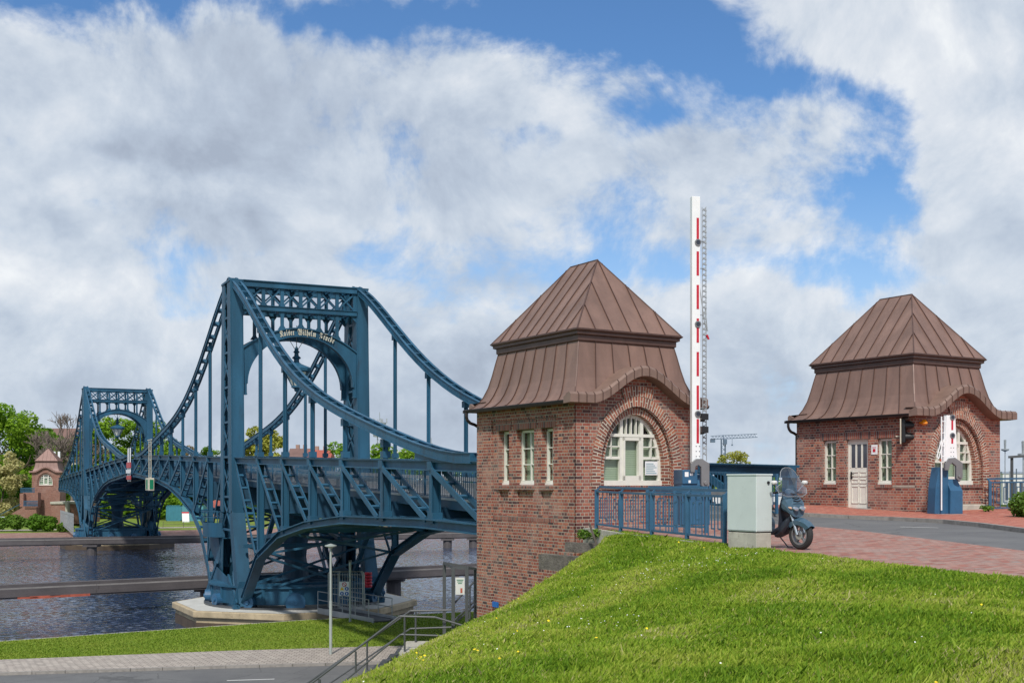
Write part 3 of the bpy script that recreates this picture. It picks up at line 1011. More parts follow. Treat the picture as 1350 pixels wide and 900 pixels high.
def roof(root, xr=0.36, cop='copper', seam='copper_seam', edge='copper_edge'):
    mb = MB(); ms = MB()
    def pt(side, t, ins, z):
        if side == 0: return Vector((lerp(ins, GV - ins, t), ins, z))
        if side == 1: return Vector((GV - ins, lerp(ins, GW - ins, t), z))
        if side == 2: return Vector((lerp(GV - ins, ins, t), GW - ins, z))
        return Vector((ins, lerp(GW - ins, ins, t), z))
    nrm = {0: Vector((0, -1, 0.4)), 1: Vector((1, 0, 0.4)), 2: Vector((0, 1, 0.4)), 3: Vector((-1, 0, 0.4))}
    for side in range(4):
        arch = side in (0, 2)
        n = 40 if arch else 1
        def col(t):
            x = lerp(PROF[0][0], GV - PROF[0][0], t)
            zc = (ze(x) + 0.10) if arch else 3.0
            L_ = []
            if zc > PROF[0][1]:
                L_.append((prof_at_z(zc), zc))
            for (i_, z_) in PROF:
                L_.append((i_, z_) if z_ > zc else L_[0])
            while len(L_) < len(PROF) + 1: L_.insert(0, L_[0])
            return [pt(side, t, i_, z_) for i_, z_ in L_]
        cols = [col(k / n) for k in range(n + 1)]
        for a, b_ in zip(cols[:-1], cols[1:]):
            for k in range(len(a) - 1):
                if (a[k] - a[k + 1]).length + (b_[k] - b_[k + 1]).length < 1e-5: continue
                mb.face([a[k], b_[k], b_[k + 1], a[k + 1]], smooth=False)
        ns = 6 if arch else 8
        for k in range(1, ns):
            c_ = col(k / ns)
            for a, b_ in zip(c_[:-1], c_[1:]):
                if (a - b_).length > 1e-4:
                    ms.beam(a + nrm[side] * 0.012, b_ + nrm[side] * 0.012, 0.016, 0.032, up=nrm[side])
    for (a, b_) in ((0, 1), (1, 1), (1, 0), (0, 0)):      # hips of the lower roof
        pts = [Vector((i_ if a == 0 else GV - i_, i_ if b_ == 0 else GW - i_, z_ + 0.005)) for i_, z_ in PROF]
        for p, q in zip(pts[:-1], pts[1:]): ms.beam(p, q, 0.03, 0.03)
    lower = mb.obj('lower_roof', cop, root, merge=True)
    # moulding
    m2 = MB()
    for (i0, z0, i1, z1) in ((0.44, 4.75, 0.40, 4.78), (0.40, 4.78, 0.40, 4.90), (0.40, 4.90, 0.33, 4.93), (0.33, 4.93, 0.33, 4.99), (0.33, 4.99, 0.27, 5.03), (0.27, 5.03, 0.27, 5.055), (0.45, 5.03, 0.27, 5.03)):
        for side in range(4):
            m2.face([pt(side, 0, i0, z0), pt(side, 1, i0, z0), pt(side, 1, i1, z1), pt(side, 0, i1, z1)])
    m2.obj('roof_moulding', seam, root)
    # upper hipped roof
    m3 = MB()
    I = 0.30; ZE = 5.055; RZ_ = 7.17; y0, y1 = 1.78, GW - 1.78; xm = GV / 2
    A, B, Cc, D = Vector((I, I, ZE)), Vector((GV - I, I, ZE)), Vector((GV - I, GW - I, ZE)), Vector((I, GW - I, ZE))
    P, Q = Vector((xm, y0, RZ_)), Vector((xm, y1, RZ_))
    m3.face([A, B, P]); m3.face([B, Cc, Q, P]); m3.face([Cc, D, Q]); m3.face([D, A, P, Q])
    upper = m3.obj('upper_roof', cop, root)
    m4 = MB()
    for a, b_ in ((A, P), (B, P), (Cc, Q), (D, Q), (P, Q), (A, B), (B, Cc), (Cc, D), (D, A)): m4.beam(a, b_, 0.035, 0.035)
    # seams on the upper roof
    slope = RZ_ - ZE
    for k in range(1, 6):
        t = k / 6 * (GV - 2 * I) + I
        f_ = min((t - I), (GV - I - t)) / (GV / 2 - I)
        for yy_, sg in ((I, 1), (GW - I, -1)):
            e = Vector((t, yy_, ZE)); tp = Vector((t, yy_ + sg * f_ * (y0 - I), ZE + f_ * slope))
            m4.beam(e + Vector((0, -sg * .01, .012)), tp + Vector((0, -sg * .01, .012)), 0.016, 0.03, up=(0, -sg, 0.7))
    for k in range(1, 9):
        t = k / 9 * (GW - 2 * I) + I
        f_ = min(1, min((t - I), (GW - I - t)) / (y0 - I))
        for xx_, sg in ((I, 1), (GV - I, -1)):
            e = Vector((xx_, t, ZE)); tp = Vector((xx_ + sg * f_ * (xm - I), t, ZE + f_ * slope))
            m4.beam(e + Vector((-sg * .01, 0, .012)), tp + Vector((-sg * .01, 0, .012)), 0.016, 0.03, up=(-sg, 0, 0.7))
    m4.obj('seams', seam, upper)
    ms.obj('seams', seam, lower)
    # eyebrow edges over the arches
    for flip in (False, True):
        def T(x, y, z): return (GV - x, GW - y, z) if flip else (x, y, z)
        m5 = MB(); m6 = MB()
        N = 56; xa, xb = (-0.36, GV + xr) if not flip else (-0.2, GV + 0.05)
        for k in range(N):
            a = lerp(xa, xb, k / N); b_ = lerp(xa, xb, (k + 1) / N)
            za, zb = ze(a), ze(b_)
            dpt = 0.62
            yf, ym = -0.36, -0.30
            m5.face([T(a, yf, za + 0.02), T(b_, yf, zb + 0.02), T(b_, yf, zb + 0.22), T(a, yf, za + 0.22)])
            m5.face([T(a, yf, za + 0.22), T(b_, yf, zb + 0.22), T(b_, ym, zb + 0.28), T(a, ym, za + 0.28)])
            if 0.0 < (a + b_) / 2 < GV:
                m5.face([T(a, ym, za + 0.28), T(b_, ym, zb + 0.28), T(b_, dpt - .2, zb + 0.30), T(a, dpt - .2, za + 0.30)])
            else:
                m5.face([T(a, ym, za + 0.28), T(b_, ym, zb + 0.28), T(b_, -.05, zb + 0.16), T(a, -.05, za + 0.16)])
            m5.face([T(a, yf, za + 0.02), T(b_, yf, zb + 0.02), T(b_, 0.03, zb - 0.0), T(a, 0.03, za - 0.0)])
        for xe in (xa, xb):
            z_ = ze(xe)
            m5.face([T(xe, -0.36, z_ + 0.02), T(xe, -0.36, z_ + 0.22), T(xe, -0.30, z_ + 0.28), T(xe, -0.05, z_ + 0.16), T(xe, -0.05, z_ + 0.0)])
        for k in range(1, 18):
            x = lerp(xa, xb, k / 18)
            m6.beam(T(x, -0.365, ze(x) + 0.02), T(x, -0.365, ze(x) + 0.225), 0.016, 0.02, up=(0, 1, 0))
            m6.beam(T(x, -0.362, ze(x) + 0.225), T(x, -0.30, ze(x) + 0.285), 0.016, 0.02, up=(0, 0, 1))
        e = m5.obj('eyebrow_edge', edge, root)
        m6.obj('seams', seam, e)
    # soffit and gutters
    m7 = MB()
    for x0, x1 in ((-0.26, 0.02), (GV - 0.02, GV + 0.26)):
        m7.face([(x0, -0.2, 3.15), (x1, -0.2, 3.15), (x1, GW + 0.2, 3.15), (x0, GW + 0.2, 3.15)])
    m7.obj('soffit', 'gutter', root)
    for sg, x in ((-1, -0.25), (1, GV + 0.25)):
        m8 = MB()
        ng = 8
        for k in range(ng):
            a = pi + pi * k / ng; b_ = pi + pi * (k + 1) / ng
            m8.face([(x + 0.075 * cos(a), -0.1, 3.20 + 0.085 * sin(a)), (x + 0.075 * cos(b_), -0.1, 3.20 + 0.085 * sin(b_)),
                     (x + 0.075 * cos(b_), GW + 0.18, 3.20 + 0.085 * sin(b_)), (x + 0.075 * cos(a), GW + 0.18, 3.20 + 0.085 * sin(a))])
        m8.tube((x - 0.075, -0.1, 3.2), (x - 0.075, GW + 0.18, 3.2), 0.014, 6); m8.tube((x + 0.07, -0.1, 3.2), (x + 0.07, GW + 0.18, 3.2), 0.01, 6)
        m8.bx(x - 0.07, GW + 0.25, 3.12, x + 0.07, GW + 0.182, 3.2)
        m8.obj('gutter', 'gutter', root)
    m9 = MB()
    yb = GW + 0.10
    m9.path([(-0.29, yb, 3.14), (-0.29, yb, 3.02), (-0.25, yb, 2.92), (-0.15, yb + 0.01, 2.84), (-0.0, yb + 0.02, 2.80), (0.12, yb + 0.02, 2.74), (0.12, yb + 0.02, -2.0)], 0.045, 10)
    m9.obj('downpipe', 'gutter', root)


def side_window(root, y0, y1, z0=1.12, z1=2.56, dp=0.22, label=None):
    """narrow window in the long wall (x = 0)"""
    mb = MB(); x = dp
    def bar(ya, za, yb, zb_, pr=0.0): mb.bx(x - 0.04 - pr, ya, za, x + 0.03, yb, zb_)
    fw = 0.065
    bar(y0, z0, y0 + fw, z1); bar(y1 - fw, z0, y1, z1); bar(y0, z1 - fw, y1, z1); bar(y0, z0, y1, z0 + 0.1, 0.02)
    bar(y0 - 0.0, z0 - 0.02, y1, z0 + 0.03, 0.06)
    ym = (y0 + y1) / 2
    bar(ym - 0.014, z0, ym + 0.014, z1, -0.01)
    for k in (1, 2):
        zk = lerp(z0 + 0.1, z1 - fw, k / 3)
        bar(y0, zk - 0.013, y1, zk + 0.013, -0.01)
    wn = mb.obj('window', 'white_paint', root)
    mb = MB(); mb.face([(x + 0.01, y0, z0), (x + 0.01, y1, z0), (x + 0.01, y1, z1), (x + 0.01, y0, z1)])
    mb.obj('pane', 'window_glass', wn)
    mb = MB(); mb.face([(x + 0.12, y0 - .2, z0 - .1), (x + 0.12, y1 + .2, z0 - .1), (x + 0.12, y1 + .2, z1 + .1), (x + 0.12, y0 - .2, z1 + .1)])
    mb.obj('blind', 'blind', wn)
    if label: wn['label'] = label


def soldier(root, y0, y1, z0, z1, pr=0.012, nm='lintel', x=0.0):
    mb = MB()
    mb.bx(x - pr, y0, z0, x + 0.05, y1, z1)
    mb.obj(nm, 'brick_ledge', root)


def gatehouse(kind, loc, label, rz, zb=(-6.3), scale=1.0):
    r = thing('gatehouse', label, 'gatehouse', (loc[0], loc[1], 0), rz, scale=scale)
    bottom = zb
    mb = MB()
    if kind == 'near':
        wins = [(1.02, 1.58), (1.91, 2.81), (3.16, 3.72)]
        panels = [(1.12, 1.58, 0.30, 0.92, 0.06), (1.97, 2.75, 0.30, 0.92, 0.06), (3.2, 3.66, 0.30, 0.92, 0.06)]
        holes = [(a, b_, 1.10, 2.58, 0.34) for a, b_ in wins] + panels
        wall_panel(mb, (0.05, 0, 0), (0, 1, 0), (-1, 0, 0), GW, bottom, 3.2, holes)
        mb.obj('long_wall', 'brick', r)
        mb = MB()      # corner strips and head band stand proud of the field
        mb.bx(-0.0, 0.0, bottom, 0.06, 0.72, 3.2); mb.bx(0.0, 4.02, bottom, 0.06, GW, 3.2); mb.bx(0.0, 0.72, 2.92, 0.06, 4.02, 3.2)
        mb.bx(0.015, 0.72, 2.84, 0.06, 4.02, 2.918)
        mb.obj('corner_strips', 'brick', r)
        for a, b_ in wins:
            side_window(r, a + 0.0, b_ - (0.0), dp=0.27)
            soldier(r, a - 0.12, b_ + 0.12, 2.582, 2.82, x=0.05)
            soldier(r, a - 0.03, b_ + 0.03, 0.97, 1.07, 0.055, 'sill', x=0.05)
        soldier(r, 0.95, 4.0, 0.14, 0.26, 0.006, 'string_course', x=0.05)
        arch_wall(r, False, bottom, 1.0)
        mb = MB(); mb.bx(0.055, 0.86, -0.9, 0.06, 0.9, -0.9)
    else:
        holes = [(3.10, 3.66, 1.10, 2.52, 0.2), (1.80, 2.68, 0.30, 2.52, 0.2), (0.88, 1.44, 1.10, 2.52, 0.2)] if kind == 'door' else [(0.9, 1.5, 1.1, 2.5, .2), (3.1, 3.7, 1.1, 2.5, .2)]
        wall_panel(mb, (0, 0, 0), (0, 1, 0), (-1, 0, 0), GW, bottom, 3.2, holes)
        mb.obj('long_wall', 'brick' if kind == 'door' else 'brick_far', r)
        arch_wall(r, False, bottom, 0.3)
        for h in holes:
            soldier(r, h[0] - 0.12, h[1] + 0.12, 2.522, 2.77)
        for h in holes:
            if h[3] - h[2] < 2: 
                side_window(r, h[0], h[1], 1.12, 2.5, 0.13)
                soldier(r, h[0] - 0.04, h[1] + 0.04, 1.0, 1.09, 0.04, 'sill')
        if kind == 'door':
            mb = MB(); x = 0.08
            y0, y1, z0, z1 = 1.80, 2.68, 0.36, 2.52
            mb.bx(x, y0, z0, x + 0.06, y0 + 0.06, z1); mb.bx(x, y1 - 0.06, z0, x + 0.06, y1, z1); mb.bx(x, y0, z1 - 0.06, x + 0.06, y1, z1)
            mb.bx(x + 0.02, y0 + 0.06, z0, x + 0.06, y1 - 0.06, 1.62); mb.bx(x + 0.02, y0 + 0.06, 2.36, x + 0.06, y1 - 0.06, z1 - 0.06)
            for k in range(4):
                yk = lerp(y0 + 0.09, y1 - 0.09, k / 3)
                mb.bx(x + 0.01, yk - 0.03, 1.62, x + 0.06, yk + 0.03, 2.36)
            for (a, b_, c, d) in ((0.14, 0.42, 0.5, 1.05), (0.46, 0.74, 0.5, 1.05), (0.14, 0.42, 1.13, 1.27), (0.46, 0.74, 1.13, 1.27), (0.14, 0.42, 1.35, 1.5), (0.46, 0.74, 1.35, 1.5)):
                ya, yb = y0 + a, y0 + b_
                for q in ((ya, c, yb, c + .025), (ya, d - .025, yb, d), (ya, c, ya + .02, d), (yb - .02, c, yb, d)):
                    mb.bx(x + 0.002, q[0], q[1], x + 0.03, q[2], q[3])
            dr = mb.obj('door', 'white_paint', r)
            mb = MB(); mb.bx(x + 0.03, y0 + 0.06, 1.62, x + 0.05, y1 - 0.06, 2.36); mb.obj('door_pane', 'door_glass', dr)
            mb = MB(); mb.bx(x - 0.02, y1 - 0.16, 1.26, x + 0.03, y1 - 0.12, 1.5); mb.beam((x - 0.04, y1 - 0.15, 1.42), (x - 0.04, y1 - 0.27, 1.42), 0.02, 0.02); mb.obj('handle', 'black', dr)
            mb = MB(); mb.bx(-0.28, 1.62, -0.1, 0.1, 2.85, 0.36); mb.obj('doorstep', 'kerb', r, bevel=0.02)
            mb = MB(); mb.bx(-0.02, 1.42, 2.02, 0.0, 1.66, 2.32); sg = mb.obj('wall_sign', 'white_sheet', r, bevel=0.01)
            mb = MB(); mb.bx(-0.025, 1.49, 2.10, -0.021, 1.59, 2.20); mb.bx(-0.025, 1.47, 2.23, -0.021, 1.61, 2.25); mb.obj('sign_mark', 'red_paint', sg)
            mb = MB(); mb.bx(-0.012, 0.02, 1.02, 0.0, 0.9, 1.06); mb.obj('drip_course', 'concrete', r)
            mb = MB(); mb.bx(1.1, -0.10, 0.0, 3.3, 0.0, 0.48); mb.obj('plinth', 'concrete', r, bevel=0.03)
            mb = MB(); mb.bx(-0.006, -0.006, -6, 0.0, 0.0, 0.3)
    # hidden sides, closed like the others
    mb = MB(); mb.face([(GV, 0, bottom), (GV, GW, bottom), (GV, GW, 3.2), (GV, 0, 3.2)]); mb.obj('road_side_wall' if kind == 'near' else 'rear_wall', 'brick', r)
    arch_wall(r, True, bottom, 1.0)
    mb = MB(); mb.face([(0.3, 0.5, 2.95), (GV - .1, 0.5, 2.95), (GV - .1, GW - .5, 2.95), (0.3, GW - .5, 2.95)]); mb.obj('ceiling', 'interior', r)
    roof(r, 0.05 if kind == 'near' else 0.36)
    return r


gh1 = gatehouse('near', H1, 'nearer brick gatehouse with hipped copper roof and three narrow side windows above the grass slope', ANG)
gh2 = gatehouse('door', H2, 'farther brick gatehouse with white panelled door and copper roof across the road', ANG, zb=-0.6)
# paper in the window, small wall plate
mb = MB(); mb.face([(2.42, 0.245, 1.36), (2.84, 0.245, 1.36), (2.84, 0.245, 1.72), (2.42, 0.245, 1.72)])
pn = mb.obj('window_notice', 'white_sheet', gh1)
mb = MB()
for k in range(6): mb.face([(2.45, 0.24, 1.40 + k * .05), (2.80 - (k % 3) * .05, 0.24, 1.40 + k * .05), (2.80 - (k % 3) * .05, 0.24, 1.415 + k * .05), (2.45, 0.24, 1.415 + k * .05)])
mb.obj('notice_lines', 'teal_box_light', pn)
mb = MB(); mb.bx(-0.02, 3.66, -2.27, 0.02, 3.94, -2.12)
mb.obj('wall_plate', 'sign_blue', gh1)

# ================================================================== swing bridge
# local frame of a leaf: x across (0 = truss towards the camera), y along (positive towards mid canal), z above pavement level
def ch(s):      # top of the upper chord
    return EYE + interp([-41.5, -36.8, -26, 0, 26, 41.5], [0.46, 0.60, 0.86, 1.40, 2.05, 2.34], s)


def lc(s):      # underside line of the lower chord
    return EYE + interp([-41.5, -36.8, -31, -22, -16.4, -11.6, -7, -3.1, 5.0, 6.2, 8.7, 11.5, 16.6, 21.4, 27, 41.5],
                        [-1.68, -1.68, -1.64, -1.80, -2.21, -2.85, -4.2, -7.0, -7.0, -5.6, -3.45, -2.36, -1.32, -0.62, -0.16, 0.42], s)


def dk(s): return ch(s) - 1.40


BASE = EYE - 7.08
PAN = [-36.8, -31.9, -26.9, -21.9, -17, -12.1, -7.0]
PANR = [6.6, 11.5, 16.5, 21.4, 26.2, 31.2, 36.3, 41.2]


def ibeam(mb, p, q, w_, h_, up=(0, 0, 1)):
    mb.beam(p, q, w_ * 0.4, h_, up)
    p = Vector(p); q = Vector(q); d = (q - p).normalized(); u = Vector(up); side = d.cross(u)
    if side.length < 1e-3: side = Vector((1, 0, 0))
    u = side.normalized().cross(d).normalized()
    mb.beam(p + u * (h_ / 2 - 0.025), q + u * (h_ / 2 - 0.025), w_, 0.05, up)
    mb.beam(p - u * (h_ / 2 - 0.025), q - u * (h_ / 2 - 0.025), w_, 0.05, up)


def ladder(mb, p, q, gap, w_, h_, step, up, rung=0.1, rr=0.8):
    """two flats side by side (gap along x) with batten plates"""
    p = Vector(p); q = Vector(q)
    for sx in (-1, 1):
        o = Vector((sx * gap / 2, 0, 0))
        mb.beam(p + o, q + o, w_, h_, up)
    L_ = (q - p).length; n_ = max(2, int(L_ / step))
    for k in range(1, n_):
        c = p.lerp(q, k / n_)
        mb.beam(c - Vector((gap / 2, 0, 0)), c + Vector((gap / 2, 0, 0)), rung, h_ * rr, (q - p).cross(Vector((1, 0, 0))))


def lace(mb, a0, a1, b0, b1, step, w_=0.06, h_=0.03, x=True, up=(1, 0, 0)):
    a0, a1, b0, b1 = map(Vector, (a0, a1, b0, b1))
    n_ = max(1, round((a1 - a0).length / step))
    for k in range(n_):
        t0, t1 = k / n_, (k + 1) / n_
        mb.beam(a0.lerp(a1, t0), b0.lerp(b1, t1), w_, h_, up)
        if x: mb.beam(b0.lerp(b1, t0), a0.lerp(a1, t1), w_, h_, up)
        mb.beam(a0.lerp(a1, t1), b0.lerp(b1, t1), w_, h_, up)


CHS = [(0.0, 11.55), (-2.0, 11.2), (-5, 9.35), (-7.77, 7.85), (-11.94, 5.92), (-16.98, 4.20), (-21.56, 2.86), (-25.95, 1.90), (-30, 1.30), (-33.5, 0.86), (-35.4, 0.66)]
CHR = [(0.0, 11.55), (2.0, 11.1), (5.2, 9.4), (9.92, 7.19), (14, 5.75), (18.5, 4.75), (23, 3.95), (27.2, 3.33), (31.5, 2.82), (35.9, 2.42), (39, 2.30)]


def chain_h(s):
    P = sorted(CHS + CHR[1:])
    # smooth interpolation
    return EYE + interp([p[0] for p in P], [p[1] for p in P], s)


root = thing('swing_bridge_leaf', 'nearer leaf of the blue steel swing bridge with tall lattice portal on the round pier', 'bridge', (BP.x, BP.y, 0), BANG, 'two leaves of the blue swing bridge')
B = 'blue_steel'; BD = 'blue_steel_dark'

for side, c0 in (('l', 0.0), ('r', BW)):
    inw = 1 if c0 == 0 else -1
    smin = -36.8 if c0 == 0 else -41.2
    ss = [smin] + ([-36.8] if smin < -36.8 else []) + [-31.9, -26.9, -21.9, -17, -12.1, -7, 0, 6.6, 11.5, 16.5, 21.4, 26.2, 31.2, 36.3, 41.4]
    mb = MB()
    for a, b_ in zip(ss[:-1], ss[1:]):
        pa, pb = Vector((c0, a, ch(a) - 0.2)), Vector((c0, b_, ch(b_) - 0.2))
        ibeam(mb, pa, pb, 0.40, 0.34)
        mb.beam(pa + Vector((0, 0, 0.18)), pb + Vector((0, 0, 0.18)), 0.46, 0.03)
    for a in ss[1:-1]:
        mb.box(c0, a, ch(a) - 0.2, 0.44, 0.4, 0.30)
    mb.obj('upper_chord', B, root)
    # lower chord
    sl = [-36.8, -31, -22, -16.4, -11.6, -7.0, -5.0, -3.3]
    if smin < -37: sl = [-41.2] + sl
    mb = MB()
    for a, b_ in zip(sl[:-1], sl[1:]):
        ibeam(mb, (c0, a, lc(a) + 0.22), (c0, b_, lc(b_) + 0.22), 0.52, 0.34)
    mb.obj('lower_chord', B, root)
    sl = [4.9, 5.5, 6.2, 7.4, 8.7, 10, 11.5, 14, 16.6, 19, 21.4, 24, 27, 31, 36, 41.4]
    mb = MB()
    for a, b_ in zip(sl[:-1], sl[1:]):
        p, q = Vector((c0, a, lc(a) + 0.22)), Vector((c0, b_, lc(b_) + 0.22))
        up = (q - p).cross(Vector((1, 0, 0)))
        if a < 11:
            ladder(mb, p, q, 0.46, 0.08, 0.42, 0.7, up, 0.25, 0.25)
        else:
            ibeam(mb, p, q, 0.50, 0.34)
    mb.obj('lower_chord', B, root)
    # posts, diagonals
    pans = PAN + PANR
    if c0: pans = [-41.0] + pans
    for s in pans:
        mb = MB()
        z0 = lc(s) + 0.3; z1 = ch(s) - 0.35
        wd = 0.25 if s < 0 else 0.22
        for o in (-1, 1): mb.box(c0 + o * 0.15, s, (z0 + z1) / 2, 0.04, wd, z1 - z0)
        mb.box(c0, s, (z0 + z1) / 2, 0.3, 0.05, z1 - z0)
        mb.box(c0, s, z0 + 0.12, 0.36, wd + 0.22, 0.36)
        mb.obj('truss_post', B, root)
    seq = [-1.6] + PAN[::-1]
    for a, b_ in zip(seq[:-1], seq[1:]):
        mb = MB()
        p, q = Vector((c0, a - 0.2, ch(a) - 0.35)), Vector((c0, b_ + 0.35, lc(b_) + 0.35))
        up = (q - p).cross(Vector((1, 0, 0)))
        ladder(mb, p, q, 0.40, 0.06, 0.20, 0.95, up, 0.14, 0.4)
        mb.obj('truss_diagonal', B, root)
    if c0:
        mb = MB(); p, q = Vector((c0, -37, ch(-37) - 0.35)), Vector((c0, -40.7, lc(-41) + 0.35))
        ladder(mb, p, q, 0.44, 0.07, 0.24, 0.95, (q - p).cross(Vector((1, 0, 0))), 0.16, 0.4); mb.obj('truss_diagonal', B, root)
    seq = [1.6] + PANR
    for a, b_ in zip(seq[:-1], seq[1:]):
        mb = MB()
        p, q = Vector((c0, a + 0.2, ch(a) - 0.35)), Vector((c0, b_ - 0.3, lc(b_) + 0.35))
        ladder(mb, p, q, 0.36, 0.07, 0.2, 0.8, (q - p).cross(Vector((1, 0, 0))), 0.14, 0.4)
        mb.obj('truss_diagonal', B, root)
    # suspension chains, ladder section
    for pts in (CHS, CHR):
        mb = MB()
        ss_ = np.linspace(0.0, abs(pts[-1][0]), 30) * (1 if pts[-1][0] > 0 else -1)
        # smooth curve through the measured points
        xs = [abs(p[0]) for p in pts]; zs = [p[1] for p in pts]
        coef = np.polyfit(xs, zs, 5)
        P = [Vector((c0, s, EYE + float(np.polyval(coef, abs(s))))) for s in ss_]
        hgt = 0.31
        for o in (-1, 1):
            for k in range(len(P) - 1):
                up = (P[k + 1] - P[k]).cross(Vector((1, 0, 0)))
                ov = Vector((o * 0.21, 0, 0))
                mb.beam(P[k] + ov, P[k + 1] + ov, 0.05, hgt, up)
                un = up.normalized()
                if un.z < 0: un = -un
                mb.beam(P[k] + ov + un * hgt / 2, P[k + 1] + ov + un * hgt / 2, 0.13, 0.03, up)
                mb.beam(P[k] + ov - un * hgt / 2, P[k + 1] + ov - un * hgt / 2, 0.13, 0.03, up)
        for k in range(len(P) - 1):
            m_ = P[k].lerp(P[k + 1], 0.5)
            mb.beam(m_ - Vector((0.24, 0, 0)), m_ + Vector((0.24, 0, 0)), 0.10, hgt * 0.9, (P[k + 1] - P[k]).cross(Vector((1, 0, 0))))
        if pts is CHS:      # solid web where the chain runs into the chord
            for k in range(len(P) - 1):
                if abs(P[k].y) > 30:
                    a_, b2 = P[k], P[k + 1]
                    mb.extr([(c0 - 0.2, a_.y, ch(a_.y)), (c0 - 0.2, b2.y, ch(b2.y)), (c0 - 0.2, b2.y, max(b2.z, ch(b2.y))), (c0 - 0.2, a_.y, max(a_.z, ch(a_.y)))], (0.4, 0, 0))
        mb.obj('suspension_chain', B, root)
    # hangers
    for s in [-26.9, -21.9, -17, -12.1, -7.0, 6.6, 11.5, 16.5, 21.4, 26.2, 31.2]:
        pts = CHS if s < 0 else CHR
        coef = np.polyfit([abs(p[0]) for p in pts], [p[1] for p in pts], 5)
        zt = EYE + float(np.polyval(coef, abs(s)))
        if zt - ch(s) < 0.5: continue
        mb = MB()
        mb.box(c0, s, (zt + ch(s)) / 2, 0.07, 0.26, zt - ch(s))
        mb.box(c0, s, (zt + ch(s)) / 2, 0.20, 0.06, zt - ch(s))
        mb.box(c0, s, zt - 0.4, 0.3, 0.34, 0.3)
        mb.box(c0, s, ch(s) + 0.15, 0.3, 0.34, 0.26)
        mb.obj('hanger', B, root)
    # tower leg: two columns with lacing between
    zt = EYE + 11.45
    zd = ch(0)
    for sg in (-1, 1):
        mb = MB()
        top_s, mid_s, bot_s = 0.72 * sg, 1.12 * sg, (-3.1 if sg < 0 else 4.6)
        for (sa, za, sb, zb_) in ((top_s, zt, mid_s, zd), (mid_s, zd, mid_s * 1.1, zd - 3.2), (mid_s * 1.1, zd - 3.2, bot_s * (0.66 if sg > 0 else 1), BASE + 0.15)):
            for o in (-0.33, 0.33):
                mb.beam((c0 + o, sa, za), (c0 + o, sb, zb_), 0.08, 0.84, (0, 1, 0))
            mb.beam((c0, sa + sg * 0.43, za), (c0, sb + sg * 0.43, zb_), 0.6, 0.06, (0, 1, 0))
            mb.beam((c0, sa - sg * 0.02, za), (c0, sb - sg * 0.02, zb_), 0.6, 0.05, (0, 1, 0))
        mb.obj('tower_column', B, root)
    mb = MB()
    for o in (-0.33, 0.33):
        lace(mb, (c0 + o, -0.8, zt), (c0 + o, -1.3, zd), (c0 + o, 0.8, zt), (c0 + o, 1.3, zd), 2.0, 0.12, 0.05)
    mb.obj('tower_lacing', B, root)
    mb = MB()
    lace(mb, (c0 - .3, -1.2, zd - 0.4), (c0 - .3, -1.3, zd - 4.2), (c0 - .3, 1.2, zd - 0.4), (c0 - .3, 1.3, zd - 4.2), 1.9, 0.12, 0.05)
    mb.obj('tower_lacing', B, root)
    mb = MB()
    for o in (-0.34, 0.3):
        mb.extr([(c0 + o, 1.0, EYE - 3.4), (c0 + o, 5.2, EYE - 3.5), (c0 + o, 5.0, EYE - 4.0), (c0 + o, 2.9, EYE - 5.0), (c0 + o, 2.6, EYE - 5.9), (c0 + o, 1.2, EYE - 5.9)], (0.04, 0, 0))
    mb.extr([(c0 - 0.34, 5.2, EYE - 3.5), (c0 + 0.34, 5.2, EYE - 3.5), (c0 + 0.34, 1.0, EYE - 3.38), (c0 - 0.34, 1.0, EYE - 3.38)], (0, 0, 0.06))
    mb.obj('bracket_plate', B, root)
    mb = MB()
    for o in (-0.45, 0.45):
        mb.extr([(c0 + o, -3.5, BASE + 0.2), (c0 + o, 5.2, BASE + 0.2), (c0 + o, 2.2, BASE + 2.0), (c0 + o, -1.4, BASE + 1.5)], (0.03 * (1 if o > 0 else -1), 0, 0))
        mb.beam((c0 + o * 1.08, 5.1, BASE + 0.3), (c0 + o * 1.08, 1.9, BASE + 2.3), 0.10, 0.22); mb.beam((c0 + o * 1.08, -3.4, BASE + 0.3), (c0 + o * 1.08, -1.2, BASE + 1.7), 0.10, 0.22)
    mb.obj('shoe_plate', B, root)
    mb = MB()      # saddle on top of the leg
    mb.box(c0, 0, zt + 0.06, 0.82, 2.3, 0.12); mb.box(c0, 0, zt + 0.18, 0.5, 0.9, 0.2)
    mb.obj('saddle', B, root)
    # foot: flared shoe plates
    mb = MB()
    mb.box(c0, 0.8, BASE + 0.12, 1.3, 8.4, 0.24)
    for s in (-3.2, -1.2, 1.2, 3.4):
        mb.extr([(c0 - 0.7, s, BASE + 0.24), (c0 + 0.7, s, BASE + 0.24), (c0 + 0.3, s, BASE + 1.5), (c0 - 0.3, s, BASE + 1.5)], (0, 0.06, 0))
    for o in (-0.5, 0.5):
        mb.beam((c0 + o, 4.6, BASE + 0.25), (c0 + o * .6, 1.7, BASE + 2.4), 0.1, 0.3); mb.beam((c0 + o, -3.0, BASE + 0.25), (c0 + o * .6, -1.7, BASE + 1.9), 0.1, 0.3)
    mb.obj('foot', B, root)
    # railing behind the truss
    mb = MB()
    cr_ = c0 + inw * 0.62
    s0 = smin
    segs = np.linspace(s0, 41.3, 40)
    for a, b_ in zip(segs[:-1], segs[1:]):
        for hh_ in (1.12, 0.12):
            mb.beam((cr_, a, dk(a) + hh_), (cr_, b_, dk(b_) + hh_), 0.05, 0.05)
    for s in np.arange(s0, 41.3, 0.17):
        mb.beam((cr_, s, dk(s) + 0.1), (cr_, s, dk(s) + 1.12), 0.022, 0.022, (0, 1, 0))
    for s in np.arange(s0, 41.3, 2.48):
        mb.beam((cr_, s, dk(s)), (cr_, s, dk(s) + 1.15), 0.07, 0.07, (0, 1, 0))
